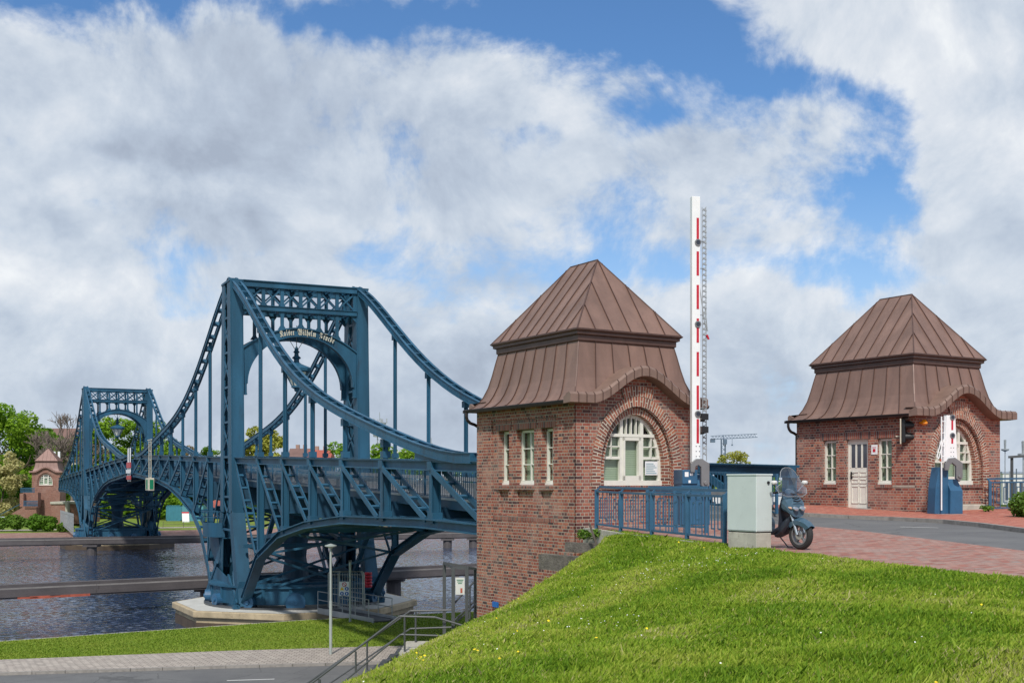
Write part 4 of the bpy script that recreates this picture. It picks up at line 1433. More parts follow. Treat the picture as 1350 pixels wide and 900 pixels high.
    mb.obj('railing', 'rail_paint', root)
    mb = MB()
    cg = c0 + inw * 1.55
    for a, b_ in zip(segs[:-1], segs[1:]):
        mb.beam((cg, a, dk(a) + 0.52), (cg, b_, dk(b_) + 0.52), 0.08, 0.17)
        mb.beam((cg, a, dk(a) + 0.07), (cg, b_, dk(b_) + 0.07), 0.2, 0.14)
    for s in np.arange(s0 + 1, 41, 2.0): mb.box(cg, s, dk(s) + 0.3, 0.1, 0.1, 0.55)
    mb.obj('guard_rail', 'galv', root)

# portal between the legs (front and back plane)
hP = lambda h: EYE + h
for s0 in (-1.12, 1.12):
    mb = MB()
    c1, c2 = 0.35, BW - 0.35
    mb.beam((c1, s0, hP(11.35)), (c2, s0, hP(11.35)), 0.34, 0.34)
    mb.beam((c1, s0, hP(11.52)), (c2, s0, hP(11.52)), 0.5, 0.05)
    mb.beam((c1, s0, hP(9.98)), (c2, s0, hP(9.98)), 0.30, 0.26)
    mb.beam((c1, s0, hP(10.13)), (c2, s0, hP(10.13)), 0.42, 0.04)
    n_ = 6
    for k in range(n_ + 1):
        c = lerp(c1 + 0.1, c2 - 0.1, k / n_)
        mb.beam((c, s0, hP(10.1)), (c, s0, hP(11.2)), 0.2, 0.12, (0, 1, 0))
        if k < n_:
            cb = lerp(c1 + 0.1, c2 - 0.1, (k + 1) / n_)
            mb.beam((c, s0, hP(10.15)), (cb, s0, hP(11.2)), 0.09, 0.1, (0, 1, 0)); mb.beam((c, s0 + 0.03, hP(11.2)), (cb, s0 + 0.03, hP(10.15)), 0.09, 0.1, (0, 1, 0))
    mb.obj('portal_beam', B, root)
    # arch with spandrel posts
    cm = BW / 2
    def inner(c):
        d = (c - cm) / 3.17
        return 5.6 + 2.88 * sqrt(max(0, 1 - d * d))
    def outer(c):
        d = (c - cm) / 3.45
        return 7.62 + 1.32 * (1 - d * d)
    mb = MB()
    xs = np.concatenate([[cm - 3.40, cm - 3.28], cm + 3.17 * np.cos(np.linspace(pi, 0, 41)), [cm + 3.28, cm + 3.40]])
    for a, b_ in zip(xs[:-1], xs[1:]):
        ia, ib = inner(a), inner(b_)
        if abs((a + b_) / 2 - cm) > 3.17: ia = ib = 5.0
        poly = [(a, s0 - 0.08, hP(ia)), (b_, s0 - 0.08, hP(ib)), (b_, s0 - 0.08, hP(outer(b_))), (a, s0 - 0.08, hP(outer(a)))]
        mb.face(poly); mb.face([(p[0], s0 + 0.08, p[2]) for p in poly][::-1])
        for f0, f1, off in ((ia, ib, 0.0), (outer(a), outer(b_), 0.0)):
            mb.beam((a, s0, hP(f0)), (b_, s0, hP(f1)), 0.36, 0.07)
    mb.obj('portal_arch', B, root)
    for k in range(1, n_):
        mb = MB()
        c = lerp(c1 + 0.1, c2 - 0.1, k / n_)
        zo = outer(c)
        mb.beam((c, s0, hP(zo)), (c, s0, hP(9.86)), 0.19, 0.12, (0, 1, 0))
        for (za, sg) in ((zo, 1), (9.86, -1)):
            mb.extr([(c - 0.26, s0 - 0.03, hP(za)), (c + 0.26, s0 - 0.03, hP(za)), (c + 0.09, s0 - 0.03, hP(za + sg * 0.26)), (c - 0.09, s0 - 0.03, hP(za + sg * 0.26))], (0, 0.06, 0))
        mb.obj('spandrel_post', B, root)
    for (c, sg) in ((c1, 1), (c2, -1)):     # corner gussets
        mb = MB()
        mb.extr([(c, s0 - 0.03, hP(9.86)), (c + sg * 0.4, s0 - 0.03, hP(9.86)), (c, s0 - 0.03, hP(9.45))], (0, 0.06, 0))
        mb.obj('corner_gusset', B, root)
    # lettering on the outward face
    if s0 < 0:
        txt = "\U0001D576\U0001D586\U0001D58E\U0001D598\U0001D58A\U0001D597 \U0001D582\U0001D58E\U0001D591\U0001D58D\U0001D58A\U0001D591\U0001D592 \U0001D56D\U0001D597\u00fc\U0001D588\U0001D590\U0001D58A".replace("\u00fc", "\U0001D59A")
        vs = []; fs = []
        adv = 0.0; items = []
        for chh in txt:
            if chh == ' ': adv += 0.30; continue
            cu = bpy.data.curves.new('t', 'FONT'); cu.body = chh; cu.size = 0.46; cu.extrude = 0.012; cu.offset = 0.003
            o = bpy.data.objects.new('t', cu); C.objects.link(o)
            bpy.context.view_layer.update()
            me = o.to_mesh()
            xsv = [v.co.x for v in me.vertices]
            w_ = (max(xsv) - min(xsv)) if xsv else 0.2
            x0_ = min(xsv) if xsv else 0
            items.append((adv, w_, x0_, [v.co.copy() for v in me.vertices], [tuple(p.vertices) for p in me.polygons], chh))
            o.to_mesh_clear(); bpy.data.objects.remove(o); bpy.data.curves.remove(cu)
            adv += w_ + 0.05
        Ltot = adv
        span = 3.2
        k_ = span / Ltot
        mb = MB()
        for adv, w_, x0_, vv, ff, chh in items:
            ccen = cm + 0.34 - span / 2 + (adv + w_ / 2) * k_
            dz = (outer(ccen + 0.05) - outer(ccen - 0.05)) / 0.1
            an = math.atan(dz)
            zb_ = outer(ccen) - 0.40
            def tp(v):
                lx = (v.x - x0_ - w_ / 2) * k_; lz = v.y
                return (ccen + lx * cos(an) - lz * sin(an), s0 - 0.2 - v.z, hP(zb_) + lx * sin(an) + lz * cos(an))
            for f_ in ff: mb.face([tp(vv[i]) for i in f_])
            if chh == "\U0001D59A":
                for dx_ in (-0.05, 0.06):
                    mb.box(ccen + dx_, s0 - 0.2, hP(zb_) + 0.36, 0.045, 0.02, 0.045)
        mb.obj('lettering', 'cream', root)
for h_ in (11.4, 10.0):
  for c in np.linspace(0.6, BW - 0.6, 7):
    mb = MB(); mb.beam((c, -1.1, hP(h_)), (c, 1.1, hP(h_)), 0.12, 0.12); mb.obj('portal_cross_tie', B, root)
mb = MB()
for k in range(6):
    ca, cb = np.linspace(0.6, BW - 0.6, 7)[k:k + 2]
    mb.beam((ca, -1.1, hP(11.46)), (cb, 1.1, hP(11.46)), 0.1, 0.06); mb.beam((cb, -1.1, hP(11.40)), (ca, 1.1, hP(11.40)), 0.1, 0.06)
mb.obj('portal_bracing', B, root)

# deck, beams and bracing
mb = MB()
segs = np.linspace(-41.0, 41.3, 42)
for a, b_ in zip(segs[:-1], segs[1:]):
    xa = 0.5
    if a < -36.9: xa = 3.0
    mb.extr([(xa, a, dk(a)), (BW - 0.5, a, dk(a)), (BW - 0.5, b_, dk(b_)), (xa, b_, dk(b_))], (0, 0, -0.18))
mb.obj('deck', 'asphalt', root)
for c in (0.45, BW - 0.45):
    mb = MB()
    for a, b_ in zip(segs[:-1], segs[1:]):
        if a < -37: continue
        mb.beam((c, a, dk(a) - 0.10), (c, b_, dk(b_) - 0.10), 0.05, 0.30)
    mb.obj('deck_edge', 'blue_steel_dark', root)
    mb = MB()
    for a, b_ in zip(segs[:-1], segs[1:]):
        if a < -37: continue
        mb.beam((c, a, dk(a) + 0.085), (c, b_, dk(b_) + 0.085), 0.12, 0.07)
    mb.obj('deck_kerb', 'galv', root)
for c in (2.1, 3.93, BW - 2.1):
    mb = MB()
    for a, b_ in zip(segs[:-1], segs[1:]):
        if a < -37: continue
        hb = min(1.0, max(0.45, (dk(a) - lc(a)) * 0.7)) if abs(a) > 6 else 1.3
        mb.beam((c, a, dk(a) - 0.18 - hb / 2), (c, b_, dk(b_) - 0.18 - hb / 2), 0.06, hb)
        mb.beam((c, a, dk(a) - 0.18 - hb), (c, b_, dk(b_) - 0.18 - hb), 0.3, 0.04)
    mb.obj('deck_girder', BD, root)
for s in PAN + [-2, 2] + PANR:
    mb = MB()
    hb = min(1.1, max(0.4, (dk(s) - lc(s)) - 0.45))
    mb.box(BW / 2, s, dk(s) - 0.19 - hb / 2, BW - 0.3, 0.06, hb)
    mb.box(BW / 2, s, dk(s) - 0.19 - hb, BW - 0.3, 0.3, 0.05)
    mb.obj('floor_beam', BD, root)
# cross frames between the trusses below the deck
for s in (-12.1, -3.0, 3.2, 11.5, 16.5):
    mb = MB()
    z0 = (lc(s) + 0.35) if s not in (-3.0, 3.2) else BASE + 1.2
    z1 = dk(s) - 1.3
    if z1 - z0 < 0.6:
        mb.beam((0, s, z0), (BW, s, z0), 0.2, 0.2)
    else:
        mb.beam((0, s, z0), (BW, s, z0), 0.24, 0.24)
        if z1 - z0 > 3.5:
            zm = (z0 + z1) / 2
            for a, b_ in ((z0, zm), (zm, z1)):
                mb.beam((0.2, s, a), (BW - 0.2, s, b_), 0.12, 0.14, (0, 1, 0)); mb.beam((0.2, s + 0.05, b_), (BW - 0.2, s + 0.05, a), 0.12, 0.14, (0, 1, 0))
            mb.beam((0, s, zm), (BW, s, zm), 0.2, 0.2)
        else:
            mb.beam((0.2, s, z0), (BW - 0.2, s, z1), 0.16, 0.18, (0, 1, 0)); mb.beam((0.2, s + 0.05, z1), (BW - 0.2, s + 0.05, z0), 0.16, 0.18, (0, 1, 0))
    mb.obj('cross_frame', B, root)
for seq in ([-36.8, -31.9, -26.9, -21.9, -17, -12.1, -7.0, -3.6], [5.4, 8.9, 11.5, 16.5, 21.4, 26.2, 31.2, 36.3, 41.2]):
    mb = MB()
    for a, b_ in zip(seq[:-1], seq[1:]):
        mb.beam((0.1, a, lc(a) + 0.25), (BW - 0.1, b_, lc(b_) + 0.25), 0.14, 0.12); mb.beam((BW - 0.1, a, lc(a) + 0.35), (0.1, b_, lc(b_) + 0.35), 0.14, 0.12)
    mb.obj('wind_bracing', B, root)
mb = MB()       # long struts reaching from the base to the lower chords
for c0 in (0.9, BW - 0.9):
    for sg in (-1, 1):
        mb.beam((c0, 0.6 * sg, BASE + 3.6), (c0, 15.5 * sg if sg > 0 else -20, lc(15.5 if sg > 0 else -20) + 0.5), 0.2, 0.22)
        mb.beam((c0, 1.5 * sg, BASE + 0.9), (c0, 6.6 * sg, dk(6.6 * sg) - 1.4), 0.22, 0.22)
mb.obj('base_struts', B, root)

# turning gear on the pier
cx0 = BW / 2
mb = MB()
mb.lathe([(4.9, BASE + 0.22), (4.9, BASE + 1.15), (4.6, BASE + 1.2), (4.2, BASE + 1.2), (4.2, BASE + 0.3)], cx0, 0, 40)
mb.lathe([(5.05, BASE + 1.14), (5.05, BASE + 1.22), (4.0, BASE + 1.24)], cx0, 0, 40, smooth=False)
for k in range(20):
    a = 2 * pi * k / 20
    mb.box(cx0 + 4.93 * cos(a), 4.93 * sin(a), BASE + 0.68, 0.08 + 0.1 * abs(sin(a)), 0.08 + 0.1 * abs(cos(a)), 0.9)
mb.obj('ring_girder', B, root)
for k in range(12):
    mb = MB()
    a = 2 * pi * (k + 0.5) / 12
    d = Vector((cos(a), sin(a), 0)); p = Vector((cx0, 0, BASE + 0.38)) + d * 4.95
    mb.tube(p - d * 0.1, p + d * 0.28, 0.36 if k != 8 else 0.55, 20)
    mb.tube(p + d * 0.28, p + d * 0.36, 0.12, 10)
    mb.obj('roller', 'blue_paint', root)
mb = MB()
mb.lathe([(5.3, BASE - 0.02), (5.3, BASE + 0.10), (5.0, BASE + 0.10)], cx0, 0, 48, smooth=False)
mb.obj('roller_track', 'galv_dark', root)
mb = MB()
mb.lathe([(1.7, BASE), (1.5, BASE + 0.5), (0.8, BASE + 1.4), (0.62, BASE + 2.6), (0.75, BASE + 3.8), (1.3, BASE + 4.9), (1.4, BASE + 5.4)], cx0, 0, 20)
for k in range(8):
    a = 2 * pi * k / 8
    mb.beam((cx0 + 0.7 * cos(a), 0.7 * sin(a), BASE + 1.2), (cx0 + 4.4 * cos(a), 4.4 * sin(a), BASE + 1.0), 0.14, 0.3)
mb.obj('pivot_column', BD, root)
mb = MB()
mb.box(cx0 + 0.9, 1.2, BASE + 1.5, 1.4, 1.1, 0.8)
mb.obj('machinery_box', BD, root, bevel=0.05)
mb = MB()      # curved side platform on the river side of the near leg
zc = EYE - 3.3
nq = 14
for k in range(nq):
    a = pi * 0.5 + pi * k / nq; b_ = pi * 0.5 + pi * (k + 1) / nq
    P = [(-0.2 + 0.9 * cos(a), 2.9 + 1.8 * sin(a)), (-0.2 + 0.9 * cos(b_), 2.9 + 1.8 * sin(b_))]
    mb.face([(*P[0], zc), (*P[1], zc), (*P[1], zc + 0.85), (*P[0], zc + 0.85)])
    mb.face([(*P[0], zc), (*P[1], zc), (-0.2, 2.9, zc)]); mb.face([(*P[0], zc + 0.02), (*P[1], zc + 0.02), (-0.2, 2.9, zc + 0.02)])
    for h_ in (1.15, 1.5): mb.tube((*P[0], zc + h_), (*P[1], zc + h_), 0.025, 6)
    if k % 3 == 0: mb.tube((*P[0], zc + .8), (*P[0], zc + 1.5), 0.025, 6)
mb.extr([(-0.5, 1.6, zc), (-0.5, 4.2, zc), (-0.1, 2.6, zc - 1.8), (-0.1, 1.9, zc - 1.8)], (0.3, 0, 0))
mb.obj('side_platform', B, root)

lettering = [o for o in root.children if o.name.startswith('lettering')][0]
far = copy_tree(root)
for o in list(far.children):
    if o.name.startswith('lettering'): bpy.data.objects.remove(o)
fp = BP + BX * BW + BY * BL
far.location = (fp.x, fp.y, 0); far.rotation_euler = (0, 0, BANG + pi)
far['label'] = 'farther leaf of the blue steel swing bridge with its portal before the green trees'

# piers
def pier(cen, rot, label, name='bridge_pier'):
    r = thing(name, label, 'bridge pier', (cen.x, cen.y, 0), rot, 'stone piers under the bridge leaves')
    poly = [(7.2 * cos(radians(a)), 7.2 * sin(radians(a))) for a in (25, 70, 115, 160, 205, 250, 295, 340)]
    poly = [(x * 1.0, y) for x, y in poly]
    mb = MB(); mb.prism([(x * 0.97, y * 0.97) for x, y in poly], WAT - 2, BASE - 0.10)
    mb.obj('masonry', 'pier_side', r)
    mb = MB(); mb.prism([(x * 0.975, y * 0.975) for x, y in poly], WAT - 2, WAT + 0.55); mb.obj('tide_line', 'wet_stone', r)
    mb = MB(); mb.prism(poly, BASE - 0.38, BASE - 0.03)
    mb.obj('coping', 'pier_side', r, bevel=0.04)
    mb = MB(); mb.prism([(x * 0.965, y * 0.965) for x, y in poly], BASE - 0.02, BASE - 0.012)
    mb.obj('pier_top', 'pier_top', r)
    return r


pc = BP + BX * BW / 2
pier(pc, BANG, 'pale octagonal stone pier under the nearer bridge leaf')
pf = BP + BX * BW / 2 + BY * BL
pier(pf, BANG + pi, 'stone pier under the farther bridge leaf by the far bank')

# hanging lanterns
def lantern(pos, rz, label, sc_=1.0):
    r = thing('hanging_lantern', label, 'street lantern', pos, rz, 'lanterns hanging in the bridge portals', sc_)
    mb = MB()
    mb.lathe([(0.01, 2.10), (0.10, 1.95), (0.13, 1.80), (0.20, 1.72), (0.12, 1.66), (0.14, 1.50), (0.24, 1.42), (0.27, 1.36), (0.16, 1.30), (0.17, 1.12), (0.30, 1.02), (0.85, 0.80), (0.90, 0.74), (0.88, 0.58), (0.72, 0.52)], 0, 0, 12)
    mb.obj('lantern_roof', 'blue_steel', r)
    mb = MB()
    mb.lathe([(0.70, 0.54), (0.26, -0.30), (0.0, -0.30)], 0, 0, 8, smooth=False)
    mb.obj('lantern_glass', 'lamp_glass', r)
    mb = MB()
    for k in range(8):
        a = 2 * pi * k / 8
        mb.beam((0.72 * cos(a), 0.72 * sin(a), 0.54), (0.27 * cos(a), 0.27 * sin(a), -0.32), 0.05, 0.05)
    mb.lathe([(0.30, -0.28), (0.32, -0.38), (0.16, -0.46), (0.12, -0.60), (0.0, -0.66)], 0, 0, 10)
    mb.obj('lantern_frame', 'blue_steel', r)
    mb = MB()
    for k in (-1, 1):
        mb.tube((k * 0.1, 0, 1.9), (k * 0.9, 0, 3.2), 0.02, 5); mb.tube((0, 0, 1.9), (k * 0.2, k * 0.8, 3.2), 0.02, 5)
    mb.obj('suspension_wires', 'galv_dark', r)
    return r


p = BP + BX * (BW / 2 + 0.05)
lantern((p.x, p.y, EYE + 5.95), BANG, 'blue lantern hanging under the arch of the nearer bridge portal')
p = BP + BX * (BW / 2) + BY * BL
lantern((p.x, p.y, EYE + 6.0), BANG, 'blue lantern hanging under the arch of the farther bridge portal')

# signal boards at mid canal and the inspection frame
def local_thing(name, label, cat, c, s, h=0.0, group=None):
    p = bw(c, s, h)
    return thing(name, label, cat, p, BANG, group)


r = local_thing('navigation_signal', 'red and white navigation board at the meeting point of the two bridge leaves', 'sign', -0.35, 42.2, 0)
mb = MB(); mb.bx(-0.05, -0.9, 0.0, 0.0, -0.5, 3.0); mb.bx(-0.05, 0.5, 0.0, 0.0, 0.9, 3.0); mb.obj('white_board', 'white_sheet', r)
mb = MB(); mb.bx(-0.09, -1.5, 1.2, -0.055, 1.4, 1.7); mb.bx(-0.09, -1.5, 0.15, -0.055, 1.4, 0.5); mb.obj('red_bar', 'red_paint', r)
mb = MB(); mb.bx(-0.13, -1.5, 0.72, -0.095, 1.4, 1.05); mb.obj('white_bar', 'white_sheet', r)
mb = MB(); mb.tube((0.05, -0.7, -0.1), (0.05, -0.7, 3.1), 0.04); mb.tube((0.05, 0.7, -0.1), (0.05, 0.7, 3.1), 0.04); mb.obj('pole', 'galv_dark', r)

r = local_thing('signal_hoist', 'pale hanging frame with green signal box on the bridge side above the canal', 'signal', -0.55, 28.3, 0)
mb = MB()
for y in (-0.55, 0.55): mb.beam((0, y, -0.6), (0, y, 3.3), 0.05, 0.05, (0, 1, 0))
mb.beam((0, -0.8, 3.3), (0, 1.2, 3.3), 0.07, 0.07)
for k in range(6): mb.beam((0, -0.55, -0.4 + k * 0.7), (0, 0.55, -0.4 + k * 0.7), 0.04, 0.04)
mb.obj('frame', 'cream', r)
mb = MB(); mb.bx(-0.25, -0.95, -0.75, 0.2, 0.75, 0.25); mb.obj('signal_case', 'cream', r, bevel=0.04)
mb = MB(); mb.bx(-0.28, -0.45, -0.62, -0.255, 0.25, 0.12); mb.bx(-0.16, -0.98, -0.62, 0.12, -0.955, 0.12); mb.obj('signal_face', 'sign_green', r)

# guide beams along the canal (fenders on piles)
def guide_beam(label, pts, ztop, hgt, piles):
    r = thing('guide_beam', label, 'guide beam', (pts[0][0], pts[0][1], 0), 0, 'guide beams standing in the canal')
    o = Vector((pts[0][0], pts[0][1], 0))
    mb = MB(); m2 = MB()
    for a, b_ in zip(pts[:-1], pts[1:]):
        A = Vector((*a, ztop - hgt / 2)) - o; B_ = Vector((*b_, ztop - hgt / 2)) - o
        L_ = (B_ - A).length; n_ = max(1, int(L_ / 9))
        for k in range(n_):
            p, q = A.lerp(B_, k / n_), A.lerp(B_, (k + 0.998) / n_)
            mb.beam(p, q, 0.55, hgt)
            mb.beam(p + Vector((0, -0.33, -hgt * .2)), q + Vector((0, -0.33, -hgt * .2)), 0.12, hgt * 0.3)
            m2.beam(p + Vector((0, -0.26, hgt / 2 - 0.14)), q + Vector((0, -0.26, hgt / 2 - 0.14)), 0.12, 0.10)
            mb.beam(p + Vector((0, 0.1, hgt / 2 + 0.05)), q + Vector((0, 0.1, hgt / 2 + 0.05)), 0.7, 0.10)
    mb.obj('beam', 'beam_grey', r); m2.obj('top_edge', 'beam_light', r)
    for (x, y) in piles:
        mb = MB(); mb.tube(Vector((x, y, WAT - 3)) - o, Vector((x, y, ztop - hgt)) - o, 0.55, 12)
        mb.box(x - o.x, y - o.y, ztop - hgt - 0.1, 1.6, 1.4, 0.2)
        mb.obj('pile', 'beam_grey', r)
    return r


def lnpt(A, B_, px):
    """point of the line A-B in plan seen in pixel column px"""
    k = (px - 675) / F
    dx, dy = B_[0] - A[0], B_[1] - A[1]
    t = (k * A[1] - A[0]) / (dx - k * dy)
    return (A[0] + dx * t, A[1] + dy * t)


A1, B1 = (-31.1, 71.0), (-8.7, 86.0)
A1e = (A1[0] - 26, A1[1] - 17.4); B1e = (B1[0] + 60, B1[1] + 38)
g1 = guide_beam('near grey guide beam in the canal passing behind the nearer pier', [A1e, B1e], EYE - 6.36, 0.78, [lnpt(A1, B1, 275), lnpt(A1, B1, 519), lnpt(A1, B1, -120)])
mb = MB()
o = Vector((*A1e, 0))
for (pa, pb, th) in ((32, 60, 0.10), (48, 74, 0.16), (72, 100, 0.09), (88, 126, 0.15)):
    a, b_ = lnpt(A1, B1, pa), lnpt(A1, B1, pb)
    mb.beam(Vector((a[0], a[1] - 0.98, EYE - 7.09)) - o, Vector((b_[0], b_[1] - 0.98, EYE - 7.09)) - o, 0.1, th)
mb.obj('rust_strake', 'rust_red', g1)
A2, B2 = (-56.0, 128.0), (-35.5, 135.5)
A2e = (A2[0] - 40, A2[1] - 14.6); B2e = (B2[0] + 90, B2[1] + 33)
guide_beam('distant grey guide beam in the canal before the farther pier', [A2e, B2e], EYE - 6.36, 0.78, [lnpt(A2, B2, 121), lnpt(A2, B2, 624), lnpt(A2, B2, -30), lnpt(A2, B2, 590)])

# ================================================================== street furniture near the gatehouses
def gz(x, y): return zp(x, y)


# cabinet
cabx, caby = 4.35, 20.8
r = thing('switch_cabinet', 'pale grey electrical cabinet on a concrete base at the end of the blue railing', 'cabinet', (cabx, caby, gz(cabx, caby) - 0.02), ANG)
mb = MB(); mb.bx(0, 0, 0.34, 0.385, 0.76, 1.36); mb.obj('body', 'cabinet_grey', r, bevel=0.012)
mb = MB(); mb.bx(-0.012, -0.012, 1.345, 0.397, 0.772, 1.375); mb.obj('lid', 'cabinet_grey', r, bevel=0.008)
mb = MB(); mb.bx(0.012, 0.012, -0.25, 0.373, 0.748, 0.32); mb.obj('concrete_base', 'concrete', r, bevel=0.01)
mb = MB(); mb.bx(0.02, 0.02, 0.31, 0.365, 0.74, 0.345); mb.obj('shadow_gap', 'black', r)
mb = MB(); mb.tube((0.285, 0.0, 1.22), (0.285, -0.02, 1.22), 0.028, 14); lk = mb.obj('lock', 'black', r)
mb = MB(); mb.bx(-0.004, 0.015, 0.36, 0.0, 0.745, 0.364); mb.bx(0.02, -0.003, 0.36, 0.36, 0.0, 0.363); mb.obj('door_gap', 'cast_grey', r)

# railings ------------------------------------------------------------
def railing(name, label, pts, group=None, hgt=1.04, posts=None, off=0.10, deco=True, z_at=None):
    """pts: plan polyline. Offset handrail on brackets, balusters with meander pieces."""
    o = Vector((pts[0][0], pts[0][1], 0))
    r = thing(name, label, 'railing', o, 0, group)
    zf = z_at or gz
    G = lambda p, h=0: Vector((p[0], p[1], zf(p[0], p[1]) + h)) - o
    for i, (a, b_) in enumerate(zip(pts[:-1], pts[1:])):
        d = Vector((b_[0] - a[0], b_[1] - a[1], 0)); L_ = d.length; d.normalize(); nrm = Vector((-d.y, d.x, 0))
        nrm = nrm if nrm.x < 0 or nrm.y > 0 else -nrm
        mb = MB()
        mb.beam(G(a, hgt) + nrm * off, G(b_, hgt) + nrm * off, 0.065, 0.055)
        mb.obj('handrail', 'rail_paint', r)
        mb = MB()
        mb.beam(G(a, hgt - 0.11), G(b_, hgt - 0.11), 0.05, 0.045); mb.beam(G(a, 0.14), G(b_, 0.14), 0.045, 0.045)
        n_ = max(2, int(L_ / 0.135))
        for k in range(1, n_):
            p = (lerp(a[0], b_[0], k / n_), lerp(a[1], b_[1], k / n_)); q = (lerp(a[0], b_[0], (k + 1) / n_), lerp(a[1], b_[1], (k + 1) / n_))
            m_ = k % 6
            z0, z1 = 0.14, hgt - 0.11
            if deco and m_ in (2, 4): z0, z1 = 0.30, hgt - 0.26
            mb.beam(G(p, z0), G(p, z1), 0.021, 0.021, (0, 1, 0))
            if deco and m_ in (2, 4) and k + 1 < n_:
                mb.beam(G(p, z0), G(q, z0), 0.018, 0.03); mb.beam(G(p, z1), G(q, z1), 0.018, 0.03)
        mb.obj('balusters', 'rail_paint', r)
        for p in ((a, b_) if i == len(pts) - 2 else (a,)):
            mb = MB()
            mb.beam(G(p, -0.25), G(p, hgt - 0.07), 0.085, 0.07, (0, 1, 0))
            mb.beam(G(p, hgt - 0.09), G(p, hgt) + nrm * off, 0.05, 0.03)
            mb.obj('post', 'rail_paint', r)
    return r


railing('railing', 'blue railing with meander bars on top of the slope between gatehouse and grey cabinet',
        [(2.05, 28.4), (2.50, 26.9), (3.02, 25.25), (3.55, 23.7), (4.03, 22.15)])
railing('railing', 'short blue railing behind the front one, beside the nearer barrier machine',
        [(3.20, 27.6), (3.78, 27.1), (4.42, 26.6)], off=0.06)
railing('railing', 'blue railing at the right edge beside the farther gatehouse',
        [(14.75, 36.05), (16.9, 36.9), (19.0, 37.8), (21.2, 38.7)])

# barrier machines -----------------------------------------------------
def boom(parent, h, wb, wt, thick, z0, lamps, y=0.0, stripe_gap=0.22, stripe=0.50, first=0.75):
    mb = MB()
    mb.extr([(-wb / 2, y - thick / 2, z0), (wb / 2, y - thick / 2, z0), (wt / 2, y - thick / 2, z0 + h), (-wt / 2, y - thick / 2, z0 + h)], (0, thick, 0))
    bo = mb.obj('barrier_arm', 'white_sheet', parent, bevel=0.008)
    z = z0 + first
    while z + stripe < z0 + h:
        mb = MB(); mb.bx(0.01, y - thick / 2 - 0.006, z, 0.075, y - thick / 2 - 0.002, z + stripe)
        mb.obj('red_stripe', 'red_paint', bo)
        z += stripe + stripe_gap
    for zl in lamps:
        mb = MB(); mb.tube((0.045, y - thick / 2 - 0.03, zl), (0.045, y - thick / 2, zl), 0.085, 16); mb.obj('arm_lamp', 'cast_grey', bo)
        mb = MB(); mb.tube((0.045, y - thick / 2 - 0.036, zl), (0.045, y - thick / 2 - 0.03, zl), 0.055, 16); mb.obj('arm_lamp_lens', 'scooter_dark', bo)
    mb = MB()
    for k in range(3):
        for j in (0, 1):
            mb.tube((0.0 + j * 0.09, y - thick / 2 - 0.004, z0 + 0.16 + k * 0.13), (0.0 + j * 0.09, y - thick / 2 - 0.001, z0 + 0.16 + k * 0.13), 0.014, 8)
    mb.obj('bolt_holes', 'black', bo)
    return bo


bxp, byp = 4.66, 30.35
bz = gz(bxp, byp)
r = thing('road_barrier', 'tall raised white barrier arm with red stripes beside the nearer gatehouse', 'road barrier', (bxp, byp, bz), ANG * 0.35)
mb = MB(); mb.bx(-0.36, -0.30, 0.0, 0.40, 0.42, 1.05); mb.bx(-0.36, -0.34, 1.05, 0.05, 0.42, 1.42); mb.bx(0.05, 0.0, 1.05, 0.40, 0.42, 1.30); mb.obj('machine_case', 'blue_paint', r, bevel=0.02)
mb = MB(); mb.extr([(0.02, -0.31, 0.95), (0.42, -0.31, 0.95), (0.42, -0.02, 1.22), (0.02, -0.02, 1.22)], (0, 0, -0.3)); mb.obj('sloped_cover', 'blue_paint', r)
mb = MB(); mb.bx(-0.30, -0.345, 1.24, -0.20, -0.338, 1.36); mb.bx(-0.16, -0.345, 1.27, -0.08, -0.338, 1.33); mb.bx(-0.2, -0.345, 1.08, -0.14, -0.338, 1.15); mb.obj('case_stickers', 'white_sheet', r)
mb = MB()
P = [(-0.16, 1.35), (-0.16, 1.58), (-0.02, 1.70), (0.14, 1.70), (0.34, 1.58), (0.34, 1.02), (0.24, 0.93), (0.12, 1.02), (0.12, 1.48), (0.04, 1.54), (-0.04, 1.50), (-0.06, 1.35)]
mb.extr([(x, -0.42, z) for x, z in P], (0, 0.10, 0))
mb.tube((0.23, -0.46, 1.08), (0.23, -0.40, 1.08), 0.05, 12)
mb.obj('pivot_yoke', 'cast_grey', r, bevel=0.008)
boom(r, 6.83, 0.22, 0.22, 0.16, 1.60, [3.55 - .7, 4.55 + .3 + 1.3 - 1.0, 7.25], y=-0.28, first=0.50, stripe=0.62, stripe_gap=0.24)
mb = MB()     # folded hanging lattice beside the arm
for x_ in (0.24, 0.34):
    mb.tube((x_, -0.2, 1.65), (x_ - 0.02, -0.2, 8.2), 0.010, 6)
for k in range(46):
    z = 1.8 + k * 0.14
    mb.beam((0.24, -0.2, z), (0.335, -0.2, z + 0.11), 0.016, 0.016); 
    mb.beam((0.34, -0.2, z), (0.25, -0.2, z + 0.05), 0.03, 0.035)
for z in (3.0, 4.0, 5.4, 6.6, 7.3): mb.beam((0.08, -0.25, z), (0.28, -0.2, z + 0.02), 0.03, 0.02)
mb.path([(0.1, -0.2, 6.5), (0.28, -0.22, 5.2), (0.36, -0.22, 5.0), (0.30, -0.2, 5.6)], 0.012, 6)
mb.obj('folded_skirt', 'galv', r)
for z in (2.75, 2.42):
    mb = MB(); mb.tube((0.20, -0.3, z), (0.20, -0.12, z), 0.09, 12); mb.extr([(0.11, -0.48, z + 0.1), (0.29, -0.48, z + 0.1), (0.29, -0.3, z + 0.12), (0.11, -0.3, z + 0.12)], (0, 0, -0.16)); mb.obj('signal_hood', 'black', r)
mb = MB(); mb.tube((0.33, -0.25, 4.9), (0.38, -0.25, 4.78), 0.03, 8); mb.obj('red_tip', 'red_paint', r)

